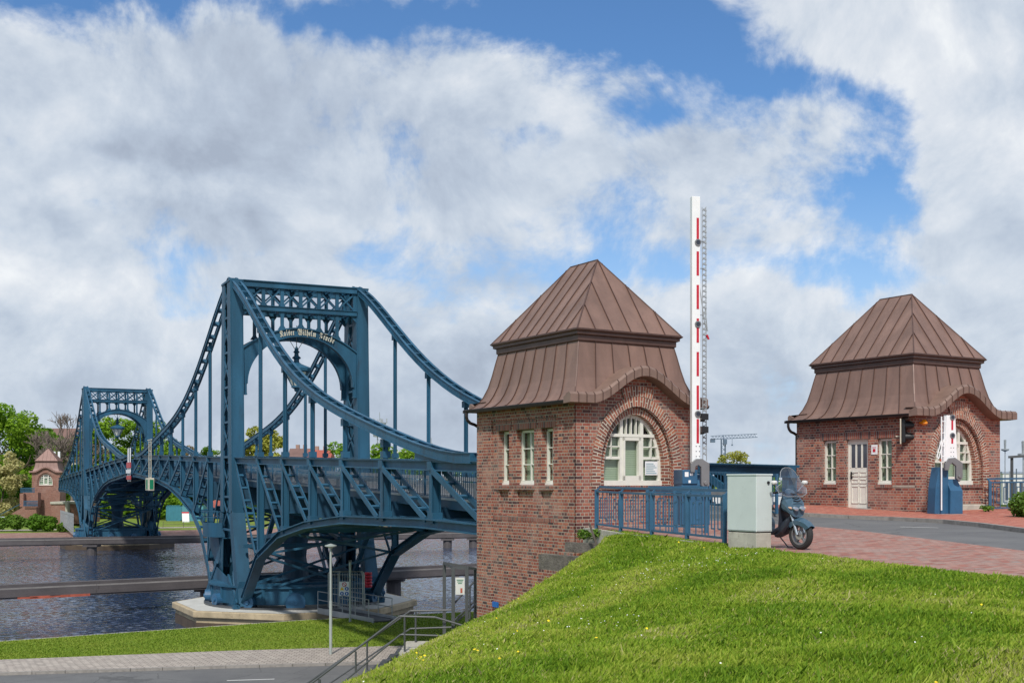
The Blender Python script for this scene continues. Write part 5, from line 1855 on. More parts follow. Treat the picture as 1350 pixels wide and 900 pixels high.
bxp, byp = 12.47, 33.85
bz = gz(bxp, byp) + 0.08
r = thing('road_barrier', 'short white barrier arm on a blue machine in front of the farther gatehouse', 'road barrier', (bxp, byp, bz), ANG * 0.4, scale=0.93)
mb = MB()
mb.extr([(-0.46, -0.30, 0), (0.02, -0.30, 0), (0.02, -0.30, 1.4), (-0.30, -0.30, 1.45), (-0.42, -0.30, 0.8)], (0, 0.42, 0))
mb.extr([(0.0, -0.42, 0), (0.44, -0.42, 0), (0.44, -0.42, 0.72), (0.0, -0.42, 0.72)], (0, 0.5, 0))
mb.extr([(0.0, -0.42, 0.72), (0.44, -0.42, 0.72), (0.38, -0.2, 1.08), (0.0, -0.2, 1.08)], (0, 0.4, 0))
mb.obj('machine_case', 'blue_paint', r, bevel=0.015)
mb = MB()
P = [(-0.22, 1.35), (-0.22, 1.55), (-0.10, 1.72), (0.12, 1.74), (0.38, 1.58), (0.38, 1.12), (0.28, 1.0), (0.16, 1.1), (0.16, 1.48), (0.02, 1.58), (-0.06, 1.50), (-0.1, 1.35)]
mb.extr([(x, -0.50, z) for x, z in P], (0, 0.10, 0)); mb.tube((0.27, -0.54, 1.16), (0.27, -0.48, 1.16), 0.05, 12)
mb.obj('pivot_yoke', 'cast_grey', r, bevel=0.008)
boom(r, 1.42, 0.44, 0.30, 0.16, 1.62, [2.42, 2.98], y=-0.38, first=0.55, stripe=0.32, stripe_gap=0.10)
mb = MB()
mb.tube((-0.30, -0.42, 3.0), (-0.30, -0.42, 0.12), 0.022, 8); mb.tube((-0.18, -0.42, 3.0), (-0.22, -0.42, 1.6), 0.02, 8)
mb.path([(-0.30, -0.42, 2.3), (-0.46, -0.42, 1.75), (-0.40, -0.42, 1.7), (-0.22, -0.42, 2.3)], 0.016, 6)
mb.path([(-0.14, -0.42, 2.3), (-0.10, -0.42, 1.9), (-0.22, -0.42, 1.7)], 0.016, 6)
for z in (2.85, 2.5, 2.1, 1.78): mb.tube((-0.32, -0.42, z), (-0.12, -0.42, z), 0.014, 6)
mb.obj('support_rod', 'white_sheet', r)
mb = MB(); mb.tube((-0.335, -0.42, 1.7), (-0.335, -0.42, 1.62), 0.03, 8); mb.obj('orange_tip', 'rust_red', r)

# traffic light on the corner of the farther gatehouse
p = Vector(H2 + (0,)) + EY * 0.52 - EX * 0.24
r = thing('traffic_light', 'two lamp traffic light with black hoods on the corner of the farther gatehouse', 'traffic light', (p.x, p.y, 2.33), ANG + radians(34))
mb = MB(); mb.bx(-0.17, -0.165, -0.02, 0.27, -0.13, 0.74); mb.bx(0.1, -0.13, 0.2, 0.14, 0.02, 0.24); mb.obj('back_board', 'cream', r, bevel=0.01)
mb = MB(); mb.bx(-0.09, -0.28, 0.02, 0.19, -0.167, 0.36 + 0.36); mb.obj('housing', 'black', r, bevel=0.02)
for z in (0.19, 0.54):
    mb = MB()
    n_ = 14
    for k in range(n_):
        a = -0.25 * pi + 1.5 * pi * k / n_; b_ = -0.25 * pi + 1.5 * pi * (k + 1) / n_
        Q = lambda t, y, rr: (0.05 + rr * cos(t), y, z + rr * sin(t))
        mb.face([Q(a, -0.28, 0.13), Q(b_, -0.28, 0.13), Q(b_, -0.56, 0.12), Q(a, -0.56, 0.12)]); mb.face([Q(a, -0.28, 0.12), Q(b_, -0.28, 0.12), Q(b_, -0.56, 0.11), Q(a, -0.56, 0.11)])
    mb.disc((0.05, -0.285, z), (0, -1, 0), 0.12, 16)
    mb.obj('lamp_hood', 'black', r)
p = Vector(H2 + (0,)) + EX * 0.22 - EY * 0.06
mb = MB(); mb.lathe([(0.0, 0.11), (0.06, 0.09), (0.10, 0.02), (0.10, -0.02), (0.05, -0.06), (0, -0.07)], 0, -0.08, 14); mb.bx(-0.05, -0.05, -0.02, 0.05, 0.06, 0.04)
one('warning_lamp', mb, 'orange_glass', 'small orange lamp under the roof edge of the farther gatehouse', 'lamp', (p.x, p.y, 2.93), ANG)

# scooter ---------------------------------------------------------------
# local frame: x forward, y left, z up
sx_, sy_ = 5.14, 20.78
hd = atan2(-0.84, 0.54)
SC = thing('motor_scooter', 'blue grey motor scooter with clear windscreen parked behind the grey cabinet', 'scooter', (sx_, sy_, gz(sx_, sy_)), hd, scale=0.96)


def loft(mb, secs, n=14, cap=True, smooth=True):
    """secs: list of (x, z, half width, half height, power) superellipse sections in the yz plane, tilted by t"""
    rings = []
    for (x, z, wy, hz_, pw, tl) in secs:
        R_ = []
        for k in range(n):
            a = 2 * pi * k / n
            cy_ = abs(cos(a)) ** pw * (1 if cos(a) >= 0 else -1) * wy
            cz_ = abs(sin(a)) ** pw * (1 if sin(a) >= 0 else -1) * hz_
            R_.append(Vector((x + cz_ * sin(tl), cy_, z + cz_ * cos(tl))))
        rings.append(R_)
    for A, B_ in zip(rings[:-1], rings[1:]):
        for k in range(n):
            j = (k + 1) % n
            mb.face([A[k], A[j], B_[j], B_[k]], smooth=smooth)
    if cap:
        mb.face(rings[0][::-1]); mb.face(rings[-1])


def wheel(x, y, r_, w_, nm, par, tilt=0):
    mb = MB()
    N = 32; prof = [(r_ - 0.085, w_ * .42), (r_ - 0.04, w_ * .5), (r_ - 0.012, w_ * .36), (r_, w_ * .16), (r_, -w_ * .16), (r_ - 0.012, -w_ * .36), (r_ - 0.04, -w_ * .5), (r_ - 0.085, -w_ * .42)]
    for k in range(N):
        a, b_ = 2 * pi * k / N, 2 * pi * (k + 1) / N
        for (r0, y0), (r1, y1) in zip(prof[:-1], prof[1:]):
            mb.face([(x + r0 * cos(a), y + y0, r_ + r0 * sin(a)), (x + r0 * cos(b_), y + y0, r_ + r0 * sin(b_)), (x + r1 * cos(b_), y + y1, r_ + r1 * sin(b_)), (x + r1 * cos(a), y + y1, r_ + r1 * sin(a))], smooth=True)
    wh = mb.obj(nm, 'black_rubber', par)
    mb = MB()
    rr = r_ - 0.082
    for k in range(N):
        a, b_ = 2 * pi * k / N, 2 * pi * (k + 1) / N
        for y0, y1, r0, r1 in ((w_ * .42, w_ * .42, rr + .005, rr - 0.03), (-w_ * .42, -w_ * .42, rr + .005, rr - 0.03), (w_ * .42, -w_ * .42, rr - 0.028, rr - 0.028)):
            mb.face([(x + r0 * cos(a), y + y0, r_ + r0 * sin(a)), (x + r0 * cos(b_), y + y0, r_ + r0 * sin(b_)), (x + r1 * cos(b_), y + y1, r_ + r1 * sin(b_)), (x + r1 * cos(a), y + y1, r_ + r1 * sin(a))])
    for k in range(5):
        a = 2 * pi * k / 5 + 0.3
        mb.beam((x, y, r_), (x + (rr - .01) * cos(a), y, r_ + (rr - .01) * sin(a)), 0.03, 0.05, (0, 1, 0))
    mb.tube((x, y - 0.06, r_), (x, y + 0.06, r_), 0.045, 12)
    mb.obj('rim', 'cast_grey', wh)
    mb = MB(); mb.tube((x, y - 0.055, r_), (x, y - 0.05, r_), 0.09, 18); mb.obj('brake_disc', 'chrome', wh)
    return wh


# front wheel at the origin; the rider sits behind (negative x)
wheel(0.0, 0.0, 0.275, 0.12, 'front_wheel', SC)
wheel(-1.30, 0.0, 0.27, 0.13, 'rear_wheel', SC)
mb = MB()
for s in (-1, 1): mb.tube((0.0, s * 0.085, 0.275), (-0.17, s * 0.085, 0.66), 0.024, 10); mb.tube((0.0, s * .085, .275), (-0.06, s * 0.085, 0.42), 0.034, 10)
mb.obj('fork', 'chrome', SC)
mb = MB()
prof = []
N = 14
for k in range(N + 1):       # mudguard wraps the wheel top
    a = radians(32 + 108 * k / N)
    rr = 0.32
    wv = 0.085 + 0.03 * sin(pi * k / N)
    prof.append([Vector((rr * cos(a) - 0.005, y, 0.275 + rr * sin(a) - 0.045 * (abs(y) / 0.1) ** 2)) for y in (-wv, -wv * .6, 0, wv * .6, wv)])
for A, B_ in zip(prof[:-1], prof[1:]):
    for k in range(4): mb.face([A[k], A[k + 1], B_[k + 1], B_[k]], smooth=True)
    for k in (0, 4):
        s = A[k].y / abs(A[k].y)
        cA = Vector((0, s * 0.1, 0.275)); 
        mb.face([A[k], B_[k], B_[k].lerp(cA, 0.3), A[k].lerp(cA, 0.3)], smooth=True)
mb.obj('mudguard', 'scooter_blue', SC)
mb = MB()      # front shield
loft(mb, [(-0.08, 0.62, 0.07, 0.03, 1, 0), (-0.07, 0.66, 0.15, 0.06, .8, 0), (-0.10, 0.72, 0.21, 0.10, .8, .2), (-0.16, 0.80, 0.24, 0.14, .8, .3), (-0.26, 0.86, 0.23, 0.18, .8, .3), (-0.36, 0.90, 0.16, 0.16, .8, .3), (-0.40, 0.92, 0.05, 0.06, 1, .3)])
mb.obj('front_shield', 'scooter_blue', SC)
mb = MB()      # nose panel rising to the handlebar, with dark louvres
loft(mb, [(-0.11, 0.80, 0.15, 0.07, .8, .5), (-0.17, 0.90, 0.15, 0.07, .8, .5), (-0.24, 1.0, 0.125, 0.06, .8, .5), (-0.30, 1.07, 0.11, 0.05, .8, .5), (-0.33, 1.10, 0.06, 0.03, 1, .5)])
mb.obj('nose_panel', 'scooter_blue', SC)
mb = MB()
for k in range(4):
    z = 0.89 + k * 0.045; x = -0.095 - k * 0.030
    mb.beam((x, -0.09 + k * 0.006, z + 0.02), (x + 0.012, 0.0, z), 0.012, 0.016); mb.beam((x + 0.012, 0.0, z), (x, 0.09 - k * 0.006, z + 0.02), 0.012, 0.016)
mb.obj('louvres', 'black', SC)
for s, nm in ((-1, 'headlight'), (1, 'headlight')):
    mb = MB(); loft(mb, [(-0.02, 0.72, 0.02, 0.02, 1, 0), (-0.03, 0.735, 0.055, 0.035, .9, 0), (-0.06, 0.745, 0.07, 0.045, .9, 0), (-0.10, 0.75, 0.05, 0.03, 1, 0)])
    o = mb.obj(nm, 'chrome', SC); o.location = (0.005, s * 0.085, 0.015)
    mb = MB(); loft(mb, [(-0.06, 0.75, 0.015, 0.012, 1, 0), (-0.08, 0.755, 0.035, 0.022, 1, 0), (-0.12, 0.765, 0.03, 0.02, 1, 0)])
    o = mb.obj('indicator', 'amber_glass', SC); o.location = (0.005, s * 0.185, 0.015)
mb = MB()      # leg shield inside, floor board, tail
loft(mb, [(-0.30, 0.95, 0.20, 0.05, .7, 0), (-0.36, 0.75, 0.21, 0.06, .7, 0), (-0.38, 0.55, 0.19, 0.07, .7, 0), (-0.42, 0.38, 0.17, 0.06, .7, 0), (-0.60, 0.30, 0.17, 0.05, .7, 0), (-0.85, 0.30, 0.17, 0.06, .7, 0)])
mb.obj('leg_shield', 'scooter_dark', SC)
mb = MB()
loft(mb, [(-0.80, 0.42, 0.15, 0.16, .8, 0), (-0.95, 0.56, 0.18, 0.20, .8, 0), (-1.2, 0.66, 0.19, 0.14, .8, 0), (-1.5, 0.74, 0.14, 0.10, .8, 0), (-1.66, 0.78, 0.06, 0.05, .9, 0)])
mb.obj('tail_body', 'scooter_blue', SC)
mb = MB()
loft(mb, [(-0.76, 0.74, 0.10, 0.03, .8, 0), (-0.85, 0.78, 0.15, 0.05, .8, 0), (-1.15, 0.80, 0.16, 0.05, .8, 0), (-1.3, 0.86, 0.15, 0.05, .8, 0), (-1.55, 0.88, 0.10, 0.04, .8, 0)])
mb.obj('seat', 'black', SC)
mb = MB()      # belly between shield and wheel
loft(mb, [(-0.16, 0.60, 0.12, 0.05, .8, 0), (-0.24, 0.50, 0.15, 0.12, .8, 0), (-0.36, 0.40, 0.15, 0.13, .8, 0), (-0.55, 0.26, 0.13, 0.06, .8, 0)])
mb.obj('belly_panel', 'scooter_dark', SC)
mb = MB()
mb.tube((-0.33, -0.30, 1.06), (-0.33, 0.30, 1.06), 0.014, 8); mb.tube((-0.34, -0.37, 1.05), (-0.33, -0.25, 1.06), 0.022, 10); mb.tube((-0.34, 0.37, 1.05), (-0.33, 0.25, 1.06), 0.022, 10)
mb.obj('handlebar', 'black', SC)
for s in (-1, 1):
    mb = MB(); mb.tube((-0.31, s * 0.24, 1.07), (-0.28, s * 0.36, 1.20), 0.009, 6)
    mm = mb.obj('mirror', 'chrome', SC)
    mb = MB(); loft(mb, [(-0.31, 1.24, 0.02, 0.02, 1, 0), (-0.30, 1.24, 0.065, 0.04, .8, 0), (-0.26, 1.24, 0.06, 0.038, .8, 0), (-0.235, 1.24, 0.02, 0.015, 1, 0)])
    o = mb.obj('mirror_shell', 'far_white', mm); o.location = (0, s * 0.40, 0)
# windscreen: curved transparent sheet with lower hand guards
mb = MB()
rows = [(0.98, 0.20, -0.13), (1.04, 0.36, -0.12), (1.14, 0.40, -0.16), (1.22, 0.27, -0.20), (1.34, 0.24, -0.26), (1.44, 0.19, -0.31), (1.50, 0.12, -0.34), (1.52, 0.05, -0.35)]
G = []
for z, wv, x in rows:
    G.append([Vector((x - 0.55 * (y * y), y, z)) for y in np.linspace(-wv, wv, 9)])
for A, B_ in zip(G[:-1], G[1:]):
    for k in range(8): mb.face([A[k], A[k + 1], B_[k + 1], B_[k]], smooth=True)
ws = mb.obj('windscreen', 'screen_plastic', SC)
mb = MB()
for sd_ in (0, -1):
    for A, B_ in zip(G[:-1], G[1:]): mb.tube(A[sd_], B_[sd_], 0.006, 5)
for a_, b2 in zip(G[-1][:-1], G[-1][1:]): mb.tube(a_, b2, 0.006, 5)
for a_, b2 in zip(G[0][:-1], G[0][1:]): mb.tube(a_, b2, 0.008, 5)
mb.obj('screen_edge', 'galv', ws)
mb = MB(); mb.tube((-0.75, 0.12, 0.30), (-0.60, 0.30, 0.0), 0.012, 6); mb.tube((-0.60, 0.30, 0.008), (-0.52, 0.33, 0.008), 0.014, 6); mb.obj('kickstand', 'galv_dark', SC)

# old timber sleepers holding the slope beside the gatehouse
def sleeper(pa, pb, za, hh, label):
    A = Vector((pa[0], pa[1], za)); B_ = Vector((pb[0], pb[1], za))
    mb = MB()
    n_ = 9
    for k in range(n_):
        p, q = (B_ - A) * (k / n_), (B_ - A) * ((k + 1) / n_)
        mb.beam(p + Vector((0, 0, 0.012 * vnoise(k, za, 2.0))), q + Vector((0, 0, 0.012 * vnoise(k + 1, za, 2.0))), 0.2, hh * (1 + 0.04 * vnoise(k, 3, 3)))
    return one('timber_sleeper', mb, 'old_timber', label, 'timber beam', A, 0, 'old timber beams holding the slope', bevel=0.0)


sleeper(W3(748, 28.4, -1.5)[:2], W3(802, 27.6, -1.5)[:2], EYE - (721 - HZ) / F * 28.2, 0.23, 'upper grey timber beam at the foot of the gatehouse corner')
sleeper(W3(714, 28.0, -1.5)[:2], W3(786, 26.6, -1.5)[:2], EYE - (741 - HZ) / F * 27.6, 0.36, 'lower larger grey timber beam lying against the gatehouse wall')
mb = MB(); mb.beam((0, 0, 0), (-0.22, 0, 0.62), 0.05, 0.05)
one('leaning_stake', mb, 'stick', 'thin dark stake leaning beside the timber beams and the gatehouse corner', 'stake', W3(789, 27.4, 0, 722)[:2] + (EYE - (724 - HZ) / F * 27.4,), 0)
mb = MB(); mb.beam((0, 0, -0.3), (0.0, 0, 0.42), 0.06, 0.05)
one('timber_peg', mb, 'old_timber', 'short upright wooden peg in front of the lower timber beam', 'peg', W3(745, 26.9, 0)[:2] + (EYE - (752 - HZ) / F * 26.9,), 0)

# lamp post and pole on the lower bank -------------------------------------------------
def at_low(px, Yd): return ((px - 675) / F * Yd, Yd, LOW)


r = thing('lamp_post', 'slim pale lamp post with flat top standing on the lower grass', 'lamp post', at_low(436, 46.9))
mb = MB(); mb.tube((0, 0, -0.2), (0, 0, 2.2), 0.06, 12); mb.tube((0, 0, 2.2), (0, 0, 4.36), 0.045, 12); mb.obj('post', 'pole_pale', r)
mb = MB(); mb.lathe([(0.0, 4.50), (0.10, 4.47), (0.24, 4.43), (0.24, 4.39), (0.1, 4.35), (0.06, 4.30)], 0, 0, 20); mb.obj('flat_head', 'pole_pale', r)

# gangway to the pier, gate with safety signs
gx, gy = at_low(453, 60.3)[:2]
r = thing('gangway', 'grey metal gangway sloping down from the pier to the grass bank', 'gangway', (gx, gy, LOW))
pA = Vector((-9.9 - gx, 63.2 - gy, BASE + 0.12 - LOW)); pB = Vector((-6.3 - gx, 58.1 - gy, 0.06))
mb = MB(); mb.beam(pA, pB, 1.3, 0.06); mb.obj('walkway', 'galv_dark', r)
d = (pB - pA).normalized(); sd_ = d.cross(Vector((0, 0, 1))).normalized()
for s in (-1, 1):
    mb = MB(); mb.beam(pA + sd_ * s * 0.66 + Vector((0, 0, 0.02)), pB + sd_ * s * 0.66 + Vector((0, 0, 0.02)), 0.06, 0.30); mb.obj('side_beam', 'galv', r)
    mb = MB()
    for k in range(5):
        p = pA.lerp(pB, k / 4 * 0.92) + sd_ * s * 0.66
        mb.tube(p, p + Vector((0, 0, 1.05)), 0.025, 6)
    for h_ in (1.05, 0.6): mb.tube(pA + sd_ * s * 0.66 + Vector((0, 0, h_)), pA.lerp(pB, .92) + sd_ * s * 0.66 + Vector((0, 0, h_)), 0.025, 6)
    mb.obj('handrail', 'galv', r)
gY = 60.6
r = thing('gate', 'grey barred gate before the pier gangway, with a safety sign', 'gate', at_low(457, gY))
S = gY / F
def gpx(px, py): return ((px - 457) * S, (EYE - (py - HZ) * S) - LOW)
mb = MB()
for (a, b_) in ((433, 480), (447, 478)):
    x0, z1 = gpx(a, 753); x1, _ = gpx(b_, 753); _, z0 = gpx(a, 800)
    mb.path([(x0, 0, z0), (x0, 0, z1 - .1), (x0 + .1, 0, z1), (x1 - .1, 0, z1), (x1, 0, z1 - .1), (x1, 0, z0)], 0.035, 6)
mb.obj('gate_frame', 'galv', r)
mb = MB()
for k in range(14):
    x, z1 = gpx(435 + k * 3.3, 755); _, z0 = gpx(0, 800)
    mb.tube((x, 0, z0), (x, 0, z1), 0.014, 5)
for py in (757, 775, 797):
    x0, z = gpx(433, py); x1, _ = gpx(480, py); mb.tube((x0, 0, z), (x1, 0, z), 0.02, 5)
mb.obj('gate_bars', 'galv', r)
x0, z1 = gpx(447.5, 766); x1, z0 = gpx(461, 785)
mb = MB(); mb.bx(x0, -0.07, z0, x1, -0.05, z1); sg = mb.obj('safety_sign', 'white_sheet', r)
cw = (x1 - x0); xm_ = (x0 + x1) / 2
mb = MB(); mb.disc((xm_, -0.078, z1 - 0.15), (0, -1, 0), 0.12, 20); mb.obj('prohibition_ring', 'red_paint', sg)
mb = MB(); mb.disc((xm_, -0.081, z1 - 0.15), (0, -1, 0), 0.085, 20); mb.obj('prohibition_field', 'white_sheet', sg)
mb = MB(); mb.beam((xm_ - .08, -0.084, z1 - 0.09), (xm_ + .08, -0.084, z1 - 0.21), 0.01, 0.03); mb.obj('prohibition_bar', 'red_paint', sg)
mb = MB(); mb.face([(x0 + 0.03, -0.078, z0 + 0.30), (x0 + 0.25, -0.078, z0 + 0.30), (x0 + 0.14, -0.078, z0 + 0.49)]); mb.obj('warning_triangle', 'sign_yellow', sg)
for (cx_, cz_) in ((x0 + 0.39, z0 + 0.38), (x0 + 0.14, z0 + 0.13), (x0 + 0.39, z0 + 0.13)):
    mb = MB(); mb.disc((cx_, -0.078, cz_), (0, -1, 0), 0.10, 18); mb.obj('mandatory_disc', 'sign_blue', sg)
    mb = MB(); mb.box(cx_, -0.082, cz_, 0.05, 0.002, 0.10); mb.obj('pictogram', 'white_sheet', sg)
r = thing('signal_pole', 'thin pale pole standing beside the gangway gate', 'pole', at_low(461.5, 58.2))
mb = MB(); mb.tube((0, 0, -0.2), (0, 0, 3.0), 0.055, 10); mb.obj('pole', 'pole_pale', r)
mb = MB(); mb.box(0, 0, 3.02, 0.16, 0.1, 0.1); mb.obj('cap', 'galv_dark', r)
mb = MB()
for k in range(5): mb.lathe([(0.0, k * 0.17), (0.20, k * 0.17 + 0.01), (0.22, k * 0.17 + 0.08), (0.20, k * 0.17 + 0.15), (0.0, k * 0.17 + 0.16)], 0, 0, 14)
px_, py_ = W3(485.5, 64.6, 0)[:2]
one('red_cask', mb, 'red_paint', 'red ribbed drum standing on the nearer pier behind the gate', 'drum', (px_, py_, BASE + 1.22))

# stairs, railings and frame left of the gatehouse -------------------------------------
LZ = EYE - 5.0       # landing
r = thing('staircase', 'grey staircase descending from the gatehouse to the lower pavement', 'staircase', (0, 34.7, 0))
mb = MB(); mb.bx(-3.3, -0.6, LZ - 0.16, -1.0, 1.9, LZ); mb.obj('landing', 'concrete', r)
mb = MB()
nst = 12
for k in range(nst):
    x0 = -3.3 - (k + 1) * 0.235; mb.bx(x0, 0.1, LZ - (k + 1) * 0.168 - 0.05, x0 + 0.27, 1.5, LZ - (k + 1) * 0.168)
for y_ in (0.1, 1.5): mb.beam((-3.3, y_, LZ - 0.2), (-6.1, y_, LZ - 2.2), 0.05, 0.2)
mb.obj('lower_flight', 'galv_dark', r)
mb = MB()
for k in range(14):
    x0 = -1.0 + k * 0.27; mb.bx(x0, 1.1 + k * 0.16, LZ + k * 0.16, x0 + 0.3, 2.2 + k * 0.16, LZ + (k + 1) * 0.16)
mb.obj('upper_flight', 'concrete', r)


def PP(px, py, Yd):      # pixel to local point of the stair group
    return Vector(((px - 675) / F * Yd, Yd - 34.7, EYE - (py - HZ) / F * Yd))


r = thing('stair_railing', 'dark grey tubular handrail along the staircase below the gatehouse', 'railing', (0, 34.7, 0))
Yf, Yb = 34.3, 36.3
for nm, Yd, top, low_, posts in (('front_rail', Yf, [(404, 905), (527, 811.7), (574, 813), (612, 824.5)], [(452, 899), (528, 835.8), (590, 837.5)], [(469, 858, 883), (533.5, 812, 859)]),
                                 ('back_rail', Yb, [(398, 905), (541, 804.7), (596, 803.6)], [(404, 921), (541, 828), (596, 826)], [(484, 846, 880), (548, 805, 853)])):
    mb = MB(); mb.path([PP(a, b_, Yd) for a, b_ in top], 0.032, 8); mb.obj(nm, 'galv_dark', r)
    mb = MB(); mb.path([PP(a, b_, Yd) for a, b_ in low_], 0.026, 8); mb.obj('lower_rail', 'galv_dark', r)
    for (a, t_, b_) in posts:
        mb = MB(); mb.tube(PP(a, t_, Yd), PP(a, b_ + 3, Yd), 0.03, 8); mb.obj('post', 'galv_dark', r)
mb = MB(); mb.tube(PP(421, 895, Yf), PP(421, 912, Yf), 0.045, 8); mb.obj('post', 'galv_dark', r)
# upper flight rails
mb = MB(); mb.path([PP(598.5, 795, 36.0), PP(642, 748, 37.5)], 0.03, 8); mb.path([PP(598.5, 818, 36.0), PP(642, 776, 37.5)], 0.03, 8); mb.path([PP(603, 818, 35.4), PP(642, 783, 37.2)], 0.03, 8); mb.obj('upper_handrail', 'galv_dark', r)
for (a, t_, b_) in ((619.5, 773, 815), (626, 765, 812)):
    mb = MB(); mb.tube(PP(a, t_, 36.6), PP(a, b_, 36.6), 0.028, 8); mb.obj('post', 'galv_dark', r)

r = thing('steel_gateway', 'tall dark grey open steel gate frame left of the nearer gatehouse', 'gate', (0, 34.7, 0))
cs_ = {'a': (597.5, 748, 34.5), 'b': (615.5, 748.5, 34.5), 'c': (585.8, 741.5, 36.8), 'd': (626.5, 749, 36.8)}
for k, (px, py, Yd) in cs_.items():
    mb = MB(); t_ = PP(px, py, Yd); mb.beam((t_.x, t_.y, LZ - 0.1), t_, 0.10, 0.10, (0, 1, 0)); mb.obj('post', 'galv_dark', r)
mb = MB()
tt = [PP(*cs_[k]) for k in 'abdc']
for i in range(4): mb.beam(tt[i], tt[(i + 1) % 4], 0.07, 0.07)
mb.beam(tt[0], tt[0] + Vector((0.0, 0, 0)), .01, .01)
mb.obj('top_frame', 'galv_dark', r)
p = PP(606.5, 772, 34.45)
mb = MB(); mb.box(p.x, p.y, p.z, 0.27, 0.02, 0.50); ns = mb.obj('notice_board', 'far_white', r)
mb = MB()
for k in range(3): mb.box(p.x, p.y - 0.014, p.z + 0.18 - k * 0.05, 0.2 - k * .04, 0.004, 0.022)
mb.obj('notice_text', 'sign_green', ns)
mb = MB(); mb.box(p.x + 0.04, p.y - 0.014, p.z - 0.13, 0.06, 0.004, 0.14); mb.obj('notice_mark', 'rust_red', ns)

# ================================================================== vegetation
def rand_dirs(n):
    v = rng.normal(size=(n, 3)); return v / np.linalg.norm(v, axis=1)[:, None]


def leaf_cloud(centers, sizes, n, leaf, flat=0.0):
    """leaf quads spread through a set of clumps (ellipsoids)"""
    k = rng.choice(len(centers), n, p=(sizes.prod(1) ** 0.67) / (sizes.prod(1) ** 0.67).sum())
    d = rand_dirs(n)
    r = rng.uniform(0.35, 1.0, n) ** 0.45
    P = centers[k] + d * sizes[k] * r[:, None]
    nn = rand_dirs(n) * 0.8 + d * 0.5 + np.array([0, 0, 0.5]); nn /= np.linalg.norm(nn, axis=1)[:, None]
    a = np.cross(nn, rand_dirs(n)); a /= np.linalg.norm(a, axis=1)[:, None]
    b_ = np.cross(nn, a)
    s = leaf * rng.uniform(0.55, 1.3, n)[:, None]
    V_ = np.stack([P - a * s, P + b_ * s * 0.6 - a * s * 0.1, P + a * s, P - b_ * s * 0.6 + a * s * 0.1], 1).reshape(-1, 3)
    Fc = np.arange(n * 4).reshape(-1, 4)
    rn = np.repeat(rng.uniform(0, 1, len(centers))[k] * 0.6 + rng.uniform(0, 0.4, n), 4)
    return V_, Fc, rn


def branches(mb, p, d, L_, r_, depth, out, spread=0.6, n=3, minr=0.0, up=0.15):
    d = d.normalized()
    q = p + d * L_
    mid = p + d * L_ * 0.5 + Vector((random.uniform(-1, 1), random.uniform(-1, 1), 0)) * L_ * 0.05
    mb.tube(p, mid, r_, 6, r_ * 0.85, caps=False); mb.tube(mid, q, r_ * 0.85, 6, r_ * 0.65, caps=False)
    if depth == 0:
        out.append(q); return
    for k in range(n):
        a = random.uniform(0, 2 * pi)
        o = d.orthogonal().normalized(); o2 = d.cross(o)
        nd = d + (o * cos(a + k * 2.1) + o2 * sin(a + k * 2.1)) * spread * random.uniform(0.7, 1.3) + Vector((0, 0, up))
        branches(mb, q if k else mid.lerp(q, random.uniform(.4, 1)), nd, L_ * random.uniform(0.6, 0.82), max(minr, r_ * 0.62), depth - 1, out, spread, n, minr, up)
    out.append(q)


def tree(label, px, Yd, top_py, width_px, mat, name='tree', n=5200, leaf=0.34, ground=None, trunk='bark', aspect=1.0, dens=1.0, group='trees beyond the canal', bare=False, low=0.16, seed=1):
    random.seed(seed)
    x = (px - 675) / F * Yd
    zg = LOW if ground is None else ground
    H_ = EYE - (top_py - HZ) / F * Yd - zg
    Wd = width_px / F * Yd
    r = thing(name, label, 'tree', (x, Yd, zg), random.uniform(0, 6), group)
    mb = MB(); tips = []
    if bare:
        branches(mb, Vector((0, 0, 0)), Vector((0.03, 0.02, 1)), H_ * 0.275, H_ * 0.02, 6, tips, 0.60, 3, 0.05, 0.20)
        o = mb.obj('trunk', trunk, r)
        return r
    branches(mb, Vector((0, 0, -0.3)), Vector((random.uniform(-.06, .06), 0, 1)), H_ * 0.26, max(0.12, H_ * 0.022), 3, tips, 0.75, 3, 0.05, 0.2)
    mb.obj('trunk', trunk, r)
    nc = int(34 * dens) + 10
    cs = []; szs = []
    for k in range(nc):
        t = random.random()
        zc = lerp(low + 0.10, 0.93, t) * H_
        rad = Wd / 2 * sqrt(max(0.08, 1 - ((t - 0.42) / 0.70) ** 2)) * 0.86
        a = random.uniform(0, 2 * pi); rr = rad * sqrt(random.random())
        cs.append((rr * cos(a), rr * sin(a), zc))
        s_ = Wd * random.uniform(0.09, 0.19)
        szs.append((s_, s_, s_ * random.uniform(0.6, 0.85)))
    V_, Fc, rn = leaf_cloud(np.array(cs), np.array(szs), int(n * 1.35), leaf)
    zz_ = V_[:, 2].max(); V_[:, 2] *= 1.0
    np_mesh('crown', V_, Fc, mat, r, rn)
    return r


